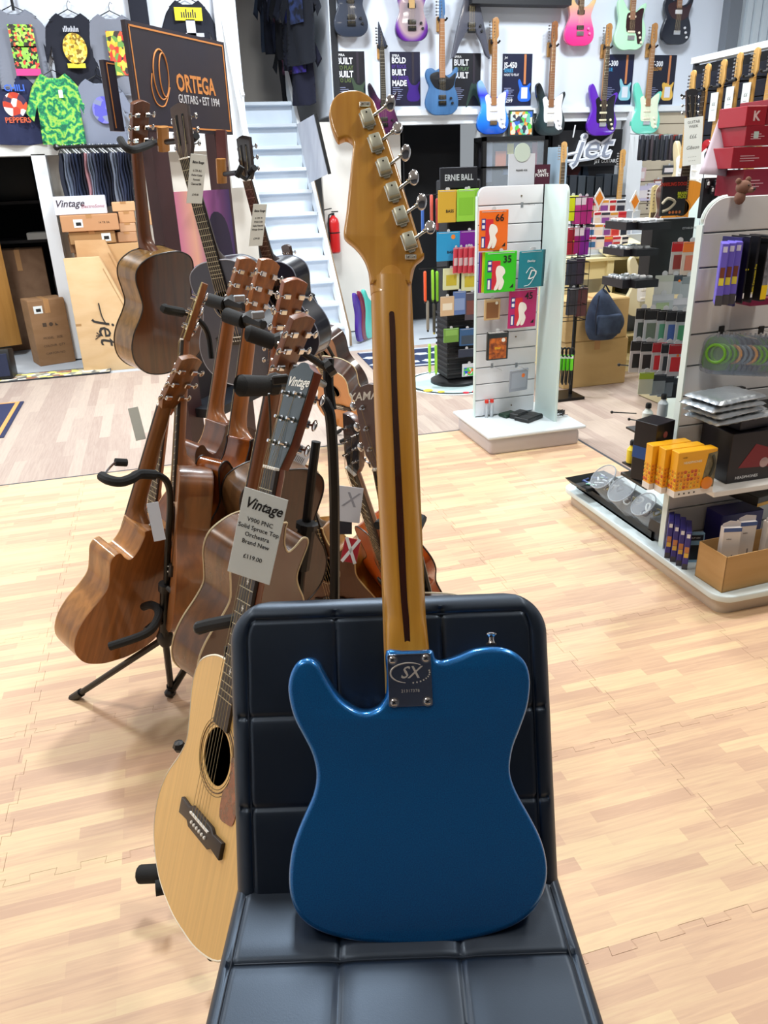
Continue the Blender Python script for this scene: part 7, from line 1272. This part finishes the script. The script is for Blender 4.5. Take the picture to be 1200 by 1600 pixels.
for i, (x, y, lb, sh_, c_) in enumerate([(1083, 106, 'cream bass-like guitar, farthest along the slatwall', STR, 'd8c8a0'), (1106, 96, 'sunburst maple-neck guitar, second along the slatwall', LPS, '6a2c14'), (1131, 89, 'cherry red maple-neck guitar, third along the slatwall', LPS, 'b01820'), (1156, 78, 'butterscotch maple-neck guitar, fourth along the slatwall', TEL, 'e8a818'), (1183, 70, 'white maple-neck guitar, fifth along the slatwall', TEL, 'e8e4da'), (1212, 60, 'red maple-neck guitar at the right edge of the slatwall', STR, 'b81c24')]):
    tip = wallside((x, y), 0, 'hanging '+lb, sh_, flat(c_), neckc='e3b266', board='e3b266' if i != 1 else '2a1a14')
    if i in (2, 3, 4):
        p = V((XW-.16, tip.y-.0, tip.z-.34)); tag3('white price tag on the neck of the '+lb.split(',')[0], p, V((.15, -1, 0)), UPW, .075, .2, [('££', .1, .03), ('—', -.1, .03)], None, (0,))
# guitar week tag and guitars beside it
a, b = W(1085, 183, 4.6), W(1080, 258, 4.6); t = tag3('tall white tag reading GUITAR WEEK on the acoustic guitars at right', (a+b)/2, V((1, -.12, .08)), a-b, (W(1097, 200, 4.6)-W(1070, 200, 4.6)).length, (a-b).length, [('GUITAR', .40, .023), ('WEEK', .31, .023), ('£££', .1, .03), ('- - - - -', -.32, .02), ('- - - -', -.40, .02)], None, (0,)); txt('Gibson', .030, INK, t.o, at(0, -.0008, -.13*(a-b).length), shear=.3)
c9 = (a+b)/2; M = Mx.Translation((c9.x+.01, c9.y+.05, 1.0)) @ Mx.Rotation(-.2, 4, 'Z'); q = MB(); q.rbox((.04, 0, .165), (.26, .22, .33), .01, 1); single('plinth_riser', q, mat('c9be98', .5), 'cream riser block under the honey sunburst guitar', 'plinth', (c9.x+.01, c9.y+.12, .662)); acoustic('honey sunburst acoustic guitar behind the GUITAR WEEK tag', M, top='c8842c', side='5a2a14', back='5a2a14', neckc='4a2a1c', headface='12141a', binding='e8dcc0')
M = Mx.Translation((4.15, 4.30, .93)) @ Mx.Rotation(-.6, 4, 'Z'); electric('deep red single-cutaway electric guitar behind the paper sheet', M, LPS, flat('b0141e'), guard=None, pk='hh', neckc='6a3a24', board='2a1814')
M = Mx.Translation((3.75, 4.6, .665)) @ Mx.Rotation(-.4, 4, 'Z'); electric('natural maple-topped electric guitar left of the GUITAR WEEK tag', M, STR, flat('d09a4a'), guard=None, pk='hh', neckc='e0b878', board='e0b878')
q = MB(); q.rbox((3.93, 4.60, .33), (1.18, .7, .66), .01, 1); single('display_plinth', q, mat('c9be98', .5), 'cream plinth under the guitars behind the right gondola', 'plinth')
q = MB(); q.rbox((4.2, 4.36, .79), (.34, .3, .26), .01, 1); single('plinth_riser', q, mat('2c2e34', .5), 'dark riser block under the deep red guitar', 'plinth')
# ================================================================ RIGHT-REAR: cabinet, Jet sign, counter
cb = Thing('glass_cabinet', 'black-framed glass cabinet of small packets against the white pillar', 'cabinet', (3.95, 8.1, 0))
a, b = W(755, 214, 8.0), W(853, 300, 8.0); q = MB()
for bb in ((a.x, a.x+.04, 8.0, 8.04, .4, a.z), (b.x-.04, b.x, 8.0, 8.04, .4, a.z), (a.x, b.x, 8.0, 8.25, a.z-.04, a.z), (a.x, b.x, 8.0, 8.25, 1.30, 1.33), (a.x, b.x, 8.0, 8.25, 1.62, 1.635), (a.x, a.x+.03, 8.22, 8.25, .4, a.z), (b.x-.03, b.x, 8.22, 8.25, .4, a.z), (a.x, b.x, 8.0, 8.25, .4, .9)): q.bb(*bb)
cb.part('frame', q, BLACKP, w=True); cb.part('back_board', MB().bb(a.x, b.x, 8.24, 8.25, .4, a.z), mat('2a2c34', .5), w=True); cb.part('glass', MB().bb(a.x+.04, b.x-.04, 8.012, 8.018, .9, a.z-.04), mat('c8d4e0', .05, alpha=.18), w=True)
for (x0, x1, y0, y1, c_, lb) in ((774, 790, 236, 261, 'c8703c', 'orange framed packet in the glass cabinet'), (793, 802, 224, 241, 'e0e060', 'yellow card in the glass cabinet'), (786, 796, 264, 273, '6a8ab8', 'blue packet in the glass cabinet'), (795, 802, 264, 274, 'e8e070', 'small yellow packet in the glass cabinet'), (760, 768, 222, 285, '8088a0', 'grey vertical strip card in the glass cabinet'), (832, 838, 222, 262, '8a2030', 'dark red strip in the glass cabinet')):
    p, w_, h_ = sz(x0, x1, y0, y1, 8.1); q = MB(); q.rbox((0, 0, -h_/2), (w_, .02, h_), .003, 1); single('packet', q, mat(c_, .4), lb, 'packet', tuple(p))
p, w_, h_ = sz(795, 834, 240, 292, YP+.05); t = Thing('notice_sheet', 'white notice sheet with a round head standing on top of the middle gondola', 'notice', tuple(p)); q = MB(); q.bb(-w_/2, w_/2, -.003, .003, -h_, 0); t.part('sheet', q, mat('ccd2da', .5)); q = MB(); q.lathe((0, 0, .006), [(w_*.30, -.006), (w_*.30, -.003)], 24, 'y'); t.part('round_head', q, mat('c4d4c8', .5)); txt('PLEASE ASK', .014, INK, t.o, at(0, -.004, -h_*.5)); 
p, w_, h_ = sz(834, 858, 257, 291, YP+.06); t = Thing('notice_card', 'small maroon card with white text beside the white notice sheet', 'notice', tuple(p)); q = MB(); q.bb(-w_/2, w_/2, -.003, .003, -h_, 0); t.part('card', q, mat('4a1c30', .5)); txt('SAVE\nPOINTS', .025, WHITE, t.o, at(0, -.004, -h_*.4), bold=.02)
p, w_, h_ = sz(795, 832, 172, 213, 8.2); t = Thing('sticker_board', 'small board covered in multicoloured stickers below the blue-fade guitar', 'picture', tuple(p)); q = MB(); q.rbox((0, 0, -h_/2), (w_, .02, h_), .004, 1); t.part('board', q, mat('2a3a3c', .5)); q = MB(); q.bb(-w_*.44, w_*.44, -.013, -.0105, -h_*.94, -h_*.06); t.part('stickers', q, mat('6ab0a0', .4, cells=((28, 28, 28), ['6ac0a8', 'd04a4a', '3a6ac8', 'e8e0c8', '5ac84a', 'e8a04a', 'c8d8d8', '3a3c50'])))
p, w_, h_ = sz(853, 883, 230, 300, 8.1); q = MB(); q.rbox((0, 0, -h_/2), (w_, .03, h_), .004, 1); single('pale_board', q, mat('a8bccc', .4, c2='90a8bc', sc=(4, 4, 2)), 'pale blue-grey board between the cabinet and the jet sign', 'board', tuple(p))
# Jet sign
p = W(921, 233, 8.25); t = Thing('neon_style_sign', 'white-outlined jet logo sign in the dark recess', 'sign', (p.x, 8.3, p.z)); q = MB(); q.bb(-.42, .42, 0, .03, -.17, .19); t.part('board', q, mat('0c0d12', .5)); SW = mat('dfe6f2', .4)
txt('jet', .36, mat('eef2fa', .4), t.o, at(.04, -.02, .02), shear=.3, bold=.05, sx=1.15, ext=.012); txt('jet', .36, mat('8e96a8', .4), t.o, at(.04, -.036, .02), shear=.3, bold=-.004, sx=1.15, ext=.002)
q = MB(); q.tube(spline([(.28, -.02, -.02), (-.0, -.02, -.10), (-.38, -.02, -.11), (-.36, -.02, -.07), (-.12, -.02, -.03)], 4, False), .018, 6); t.part('swoosh', q, SW); txt('JET GUITARS', .05, WHITE, t.o, at(.24, -.002, -.125)); q = MB(); q.cyl((-.18, 0, .12), (-.16, 0, .24), .008); t.part('prop', q, WHITE)
for i, (x, y, c_, lb) in enumerate(((872, 222, 'd8a868', 'standing guitar with a pale headstock left of the jet sign'), (964, 234, 'dca860', 'standing guitar with a natural headstock right of the jet sign'))):
    tip = W(x+8, y, 7.9); M = Mx.Translation((tip.x, 7.9, tip.z-.97)); q = MB(); q.rbox((0, 0, (tip.z-.98)/2), (.34, .22, tip.z-.98), .01, 1); single('amplifier', q, BLACKP, 'black amplifier stack under the '+lb.replace('standing ', ''), 'amplifier', (tip.x, 7.92, 0)); electric(lb, M, STR, flat('d8dce2' if i else '1c1c24'), neckc=c_, board='3a2a24' if not i else 'c89a5a', guard='full', gm=mat('e8e8ec', .3))
q = MB(); 
for i in range(3): q.bb(3.85+i*.42, 4.24+i*.42, 8.4, 8.6, 1.301, 1.66)
single('amp_row', q, mat('6a5030', .6, cells=((3, 3, 3), ['2a3a50', '8a6a20', '5a2020', '7a7a30', '2a2a30'])), 'row of colourful amplifier fronts in shadow under the jet sign', 'amplifiers'); o = bpy.data.objects['amp_row']
for k_, zz in enumerate((1.30, .98)):
    q = MB(); q.bb(3.8, 5.1, 8.15, 8.6, zz-.02, zz); single('shelf_board', q, mat('14151a', .5), ['upper', 'lower'][k_]+' dark shelf in the recess below the jet sign', 'shelf')
    for i in range(11):
        h_ = .20+.03*((i*3) % 4)/4; q = MB(); q.rbox((0, 0, h_/2), (.085, .2, h_), .004, 1); single('record_case', q, mat(['1c2228', '2a3038', '343c44', '202830'][i % 4], .5), 'dark upright case, %s from the left on the %s recess shelf' % (['first', 'second', 'third', 'fourth', 'fifth', 'sixth', 'seventh', 'eighth', 'ninth', 'tenth', 'eleventh'][i], ['upper', 'lower'][k_]), 'case', (3.9+i*.105, 8.22, zz), group='dark cases in the recess')
# bags on the beige slat wall
for i in range(9):
    a = W(1003+i*7.5, 209+(i % 2), 7.75); q = MB(); q.rbox((0, 0, -.13), (.03, .12, .24), .012, 2); t = Thing('gig_strap', '%s dark hanging strap pack from the left on the beige slat wall' % ['first', 'second', 'third', 'fourth', 'fifth', 'sixth', 'seventh', 'eighth', 'ninth'][i], 'strap pack', tuple(a), -.3, group='strap packs on the beige wall'); t.part('strap', q, mat(['23262e', '2a2d38', '3a3238', '1c1f28'][i % 4], .5)); q = MB(); q.rbox((0, -.01, -.03), (.035, .05, .05), .006, 1); t.part('card', q, mat('a8322c' if i in (4, 7) else '9aa0a8', .5)); q = MB(); q.cyl((0, 0, -.01), (0, .45, .02), .004, 6); t.part('peg', q, CHROME)
for i, (x0, x1, y0, y1, c_, lb) in enumerate(((996, 1008, 262, 283, 'd8b8b8', 'pink and white card on the beige wall'), (1036, 1054, 258, 272, '2a2c30', 'small black pack on the beige wall'), (1022, 1034, 280, 290, '8a4a3a', 'brown pack on the beige wall'), (994, 1022, 290, 314, 'd0c8e0', 'lilac leaflet holder on the counter back'), (1012, 1030, 286, 312, 'c0b8d0', 'grey-violet leaflet beside the lilac one'))):
    p, w_, h_ = sz(x0, x1, y0, y1, 8.275); pack(lb, p, w_, h_, c_, name='card_pack', cat='card', art=('e8e0e0', .35, .8, .3))
# counter and its load
CTM = mat('dcd0a0', .5); ct = Thing('shelf_counter', 'cream wooden counter with open shelves behind the gondolas', 'counter', (3.5, 5.6, 0))
zc = W(935, 403, 5.75).z; xa = W(880, 430, 5.75).x; xm = W(955, 430, 5.75).x; xb = 4.35
for nm, bb in (('top_board', (xa, xb, 5.70, 6.2, zc-.02, zc)), ('front_rail', (xa, xm, 5.75, 5.78, zc-.16, zc-.02)), ('upright', (xm-.06, xm, 5.72, 6.2, 0, zc-.02)), ('upright', (xb-.04, xb, 5.6, 6.2, 0, zc-.02)), ('back_panel', (xm, xb, 6.17, 6.2, 0, zc-.02)), ('shelf', (xm, xb, 5.62, 6.17, W(990, 465, 5.62).z-.02, W(990, 465, 5.62).z)), ('shelf', (xm, xb, 5.62, 6.17, W(990, 521, 5.62).z-.02, W(990, 521, 5.62).z)), ('bottom_board', (xm, xb, 5.62, 6.17, .10, .13)), ('kick_panel', (xm, xb, 5.64, 5.67, 0, .10)), ('upright', (xa, xa+.04, 5.72, 6.2, 0, zc-.02))):
    ct.part(nm, MB().bb(*bb), CTM, w=True)
z_ = W(990, 521, 5.62).z; q = MB(); q.rbox((0, 0, .09), (.26, .3, .18), .02, 2); single('storage_case', q, mat('3c4452', .5), 'dark grey storage case on the counter\'s middle shelf', 'case', (W(985, 510, 5.8).x, 5.85, z_)); 
z_ = W(990, 465, 5.62).z; q = MB(); q.rbox((0, 0, .07), (.34, .26, .14), .01, 1); single('black_box', q, mat('17181e', .45), 'black box on the counter\'s upper shelf', 'box', (xm+.35, 5.85, z_))
x, w_, z_, h_ = onrow(872, 918, 497, 588, 5.45); carton('large brown carton at the foot of the cream counter, lower one', (x+.12, 5.50, -.0), (w_+.28, .36, .36), mat('b89a68', .8, c2='c0a270', sc=(3, 3, 8)), 0); carton('brown carton stacked on the lower one at the foot of the counter', (x+.10, 5.50, .365), (w_+.28, .36, .30), mat('b29462', .8, c2='bc9e6c', sc=(3, 3, 8)), .03)
# backpack
a = W(936, 528, 5.25); bp_ = Thing('backpack', 'dark blue denim-look backpack slumped on the cartons by the counter', 'backpack', (a.x, 5.22, a.z)); DEN = mat('3a4860', .9, c2='202a40', sc=(8, 8, 8), bump=(120, .5))
q = MB(); q.grid(lambda u, v: V((.15*(1-.25*v**2+.1*sin(6*v))*cos(2*pi*u)*(sin(pi*min(1, .12+v*.88))**.45)+.02*sin(5*v), .10*sin(2*pi*u)*(sin(pi*min(1, .12+v*.88))**.45), .36*v+.015*sin(4*pi*u)*v)), 28, 20); bp_.part('bag', q, DEN, ang=80)
q = MB(); q.rbox((-.0, -.09, .12), (.20, .05, .15), .02, 3); bp_.part('pocket', q, DEN); q = MB(); q.tube([(-.08, -.06, .33), (-.12, -.10, .2), (-.10, -.09, .05)], .012, 6, flat=.4); bp_.part('strap', q, mat('1c2438', .8)); q = MB(); q.tube([(-.03, 0, .34), (0, 0, .40), (.04, 0, .34)], .008, 6); bp_.part('handle', q, mat('1c2438', .8))
# pick and accessory wire rack left of the counter
wr = Thing('wire_basket_rack', 'black wire basket rack of magenta and yellow bagged goods right of the middle gondola', 'display rack', tuple(W(903, 400, 5.0)))
xa_, xb_ = W(885, 350, 5.0).x, W(923, 350, 5.0).x
for y0, y1 in ((308, 352), (352, 402), (410, 448), (452, 500)):
    z1, z0 = W(900, y0, 5.0).z, W(900, y1, 5.0).z; q = MB()
    for z in (z0, (z0+z1)/2, z1): q.tube([(xa_, 4.98, z), (xb_, 4.98, z), (xb_, 5.12, z), (xa_, 5.12, z)], .003, 5, True)
    for i in range(5): x = xa_+(xb_-xa_)*i/4; q.cyl((x, 4.98, z0), (x, 4.98, z1), .002, 5)
    wr.part('wire_basket', q, BLACKM, w=True)
wr.part('post', MB().bb(xa_-.005, xa_+.015, 5.11, 5.13, 0, W(900, 308, 5.0).z), BLACKM, w=True); wr.part('post', MB().bb(xb_-.015, xb_+.005, 5.11, 5.13, 0, W(900, 308, 5.0).z), BLACKM, w=True); wr.part('foot', MB().bb(xa_-.05, xb_+.05, 5.0, 5.24, 0, .02), BLACKM, w=True)
for i, (x0, x1, y0, y1, c_, lb) in enumerate(((888, 901, 306, 345, 'd8e01c', 'neon yellow bag in the top wire basket'), (898, 912, 307, 350, 'c03a8a', 'magenta bag in the top wire basket'), (908, 923, 307, 350, 'b0287a', 'dark magenta bag in the top wire basket'), (887, 899, 356, 398, 'a01c30', 'crimson bag in the second wire basket'), (897, 909, 356, 396, '9a1870', 'purple bag in the second wire basket'), (906, 918, 356, 398, '7a1a8a', 'violet bag in the second wire basket'), (887, 898, 405, 445, '262a3a', 'dark pack in the third wire basket, left'), (897, 911, 402, 444, '30243a', 'dark pack in the third wire basket, right'), (888, 902, 450, 492, '2a2c38', 'dark pack in the lowest wire basket, left'), (902, 915, 450, 494, '4a1c28', 'dark red pack in the lowest wire basket, right'))):
    p, w_, h_ = sz(x0, x1, y0, y1, 5.05); pack(lb, p, w_, h_, c_, dep=.03, cat='bagged goods', name='bagged_pack', hdr='e0d0dc' if i in (1, 4) else None, dot=(.1, .5, 'f0c020') if i == 3 else None)
# leaflets, diamond signs and a headstock on the counter
for i, (x, y, lb) in enumerate(((936, 310, 'white diamond sign with an orange centre left above the counter'), (992, 315, 'white diamond sign with an orange centre right above the counter'))):
    a = W(x, y, 5.9); t = Thing('diamond_sign', lb, 'sign', tuple(a), .3); q = MB(); q.prism([(0, -.085), (.06, 0), (0, .085), (-.06, 0)] if i else [(0, -.08), (.065, 0), (0, .08), (-.065, 0)], -.003, .003); t.part('card', q, WHITE); q = MB(); q.prism([(0, -.055), (.045, 0), (0, .055), (-.045, 0)], -.0045, -.003); t.part('orange_centre', q, mat('f0902c', .4)); q = MB(); q.cyl((0, .01, -.08), (0, .01, -.25), .004, 6); t.part('stem', q, WHITE)
rnd = random.Random(9)
LC = ['e8e0e0', 'd84a50', 'e8d8dc', 'f0ece8', 'c8d0d8', 'e87a6a', 'f0f0f0', 'd8c8d0']
for i in range(20):
    x = 918+(i % 5)*13+(i//5)*2; y = 322+(i//5)*19; a = W(x, y, 5.92-.06*(i//5)); q = MB(); hh = .10; q.rbox((0, 0, 0), (.075, .006, hh), .002, 1)
    t = Thing('leaflet_pack', 'small %s card pack, %s in the %s row of the counter display' % (['white', 'red', 'pale pink', 'cream', 'grey', 'coral', 'bright white', 'mauve'][i % 8], ['first', 'second', 'third', 'fourth', 'fifth'][i % 5], ['top', 'second', 'third', 'bottom'][i//5]), 'card pack', tuple(a), rnd.uniform(-.3, .3), group='card packs on the counter')
    t.part('card', q, mat(LC[i % 8], .4)); q = MB(); q.bb(-.03, .03, -.0042, -.003, -.035, .005); t.part('label_print', q, mat(['3a6a9a', 'f0e0d0', '8a4a9a', 'c83a3a', '303848'][i % 5], .4)); q = MB(); q.bb(-.034, .034, -.0042, -.003, .025, .042); t.part('header', q, mat(['c82838', '303440', 'e0a040'][i % 3], .4))
cd_ = MB(); a, b = W(912, 312, 6.0), W(990, 395, 6.0); t = Thing('card_stand', 'clear stepped stand carrying the card packs on the counter', 'display rack', ((a.x+b.x)/2, 6.02, zc)); q = MB()
for i in range(4): q.bb(-.28, .28, -.02-.06*(3-i), .04-.06*(3-i), .0 if i == 0 else .0, max(.02, W(940, 322+(3-i)*19, 5.92-.06*(3-i)).z-.05-zc)) if i else q.bb(-.28, .28, -.2, -.14, 0, .02)
t.part('steps', q, mat('c4ccd4', .3))
x = W(970, 380, 5.8); q = MB(); q.rbox((0, 0, .05), (.30, .22, .1), .01, 1, Mx.Rotation(.2, 4, 'X')); single('cream_tray', q, mat('e0d6b0', .5), 'cream tilted tray on the counter beside the card packs', 'tray', (x.x, 5.85, zc+.02)); q = MB(); q.sph((0, 0, 0), .09, 16, (1.2, 1, .45)); single('blue_cap', q, mat('2a3a70', .8), 'blue cloth cap on the counter', 'cap', (W(975, 395, 5.74).x, 5.74, zc+.045))
tip = W(1016, 290, 5.6); M = Mx.Translation((tip.x, 5.55, tip.z-.97)); electric('cream headstocked electric guitar standing at the counter, in front of the beige wall', M, STR, flat('d8d0b0'), neckc='ead9a0', board='3a2a24')
# row of small goods at the far right under the paper
rg.part('clip_board', MB().bb(W(1100, 280, 2.98).x, W(1160, 280, 2.98).x, 2.975, 2.995, ZR-.1, W(1130, 277, 2.98).z), mat('15171c', .5), w=True)
for i in range(8):
    a = W(1106+i*6.5, 281+(i % 2)*10, 2.965); q = MB(); q.rbox((0, 0, -.016), (.013, .010, .032), .002, 1); t = Thing('clip_pack', '%s small black and white clip pack from the left under the paper sheet' % ['first', 'second', 'third', 'fourth', 'fifth', 'sixth', 'seventh', 'eighth'][i], 'blister pack', tuple(a), group='clip packs under the paper sheet'); t.part('card', q, mat('1a1c22', .4)); q = MB(); q.rbox((0, -.008, -.014), (.008, .008, .014), .002, 1); t.part('clip', q, mat('e0e4e0', .3))
rg.part('rear_header', MB().bb(XB-.0, XB+.02, 2.9, 3.4, ZR-.12, ZR-.02), MINT, w=True) if 0 else None
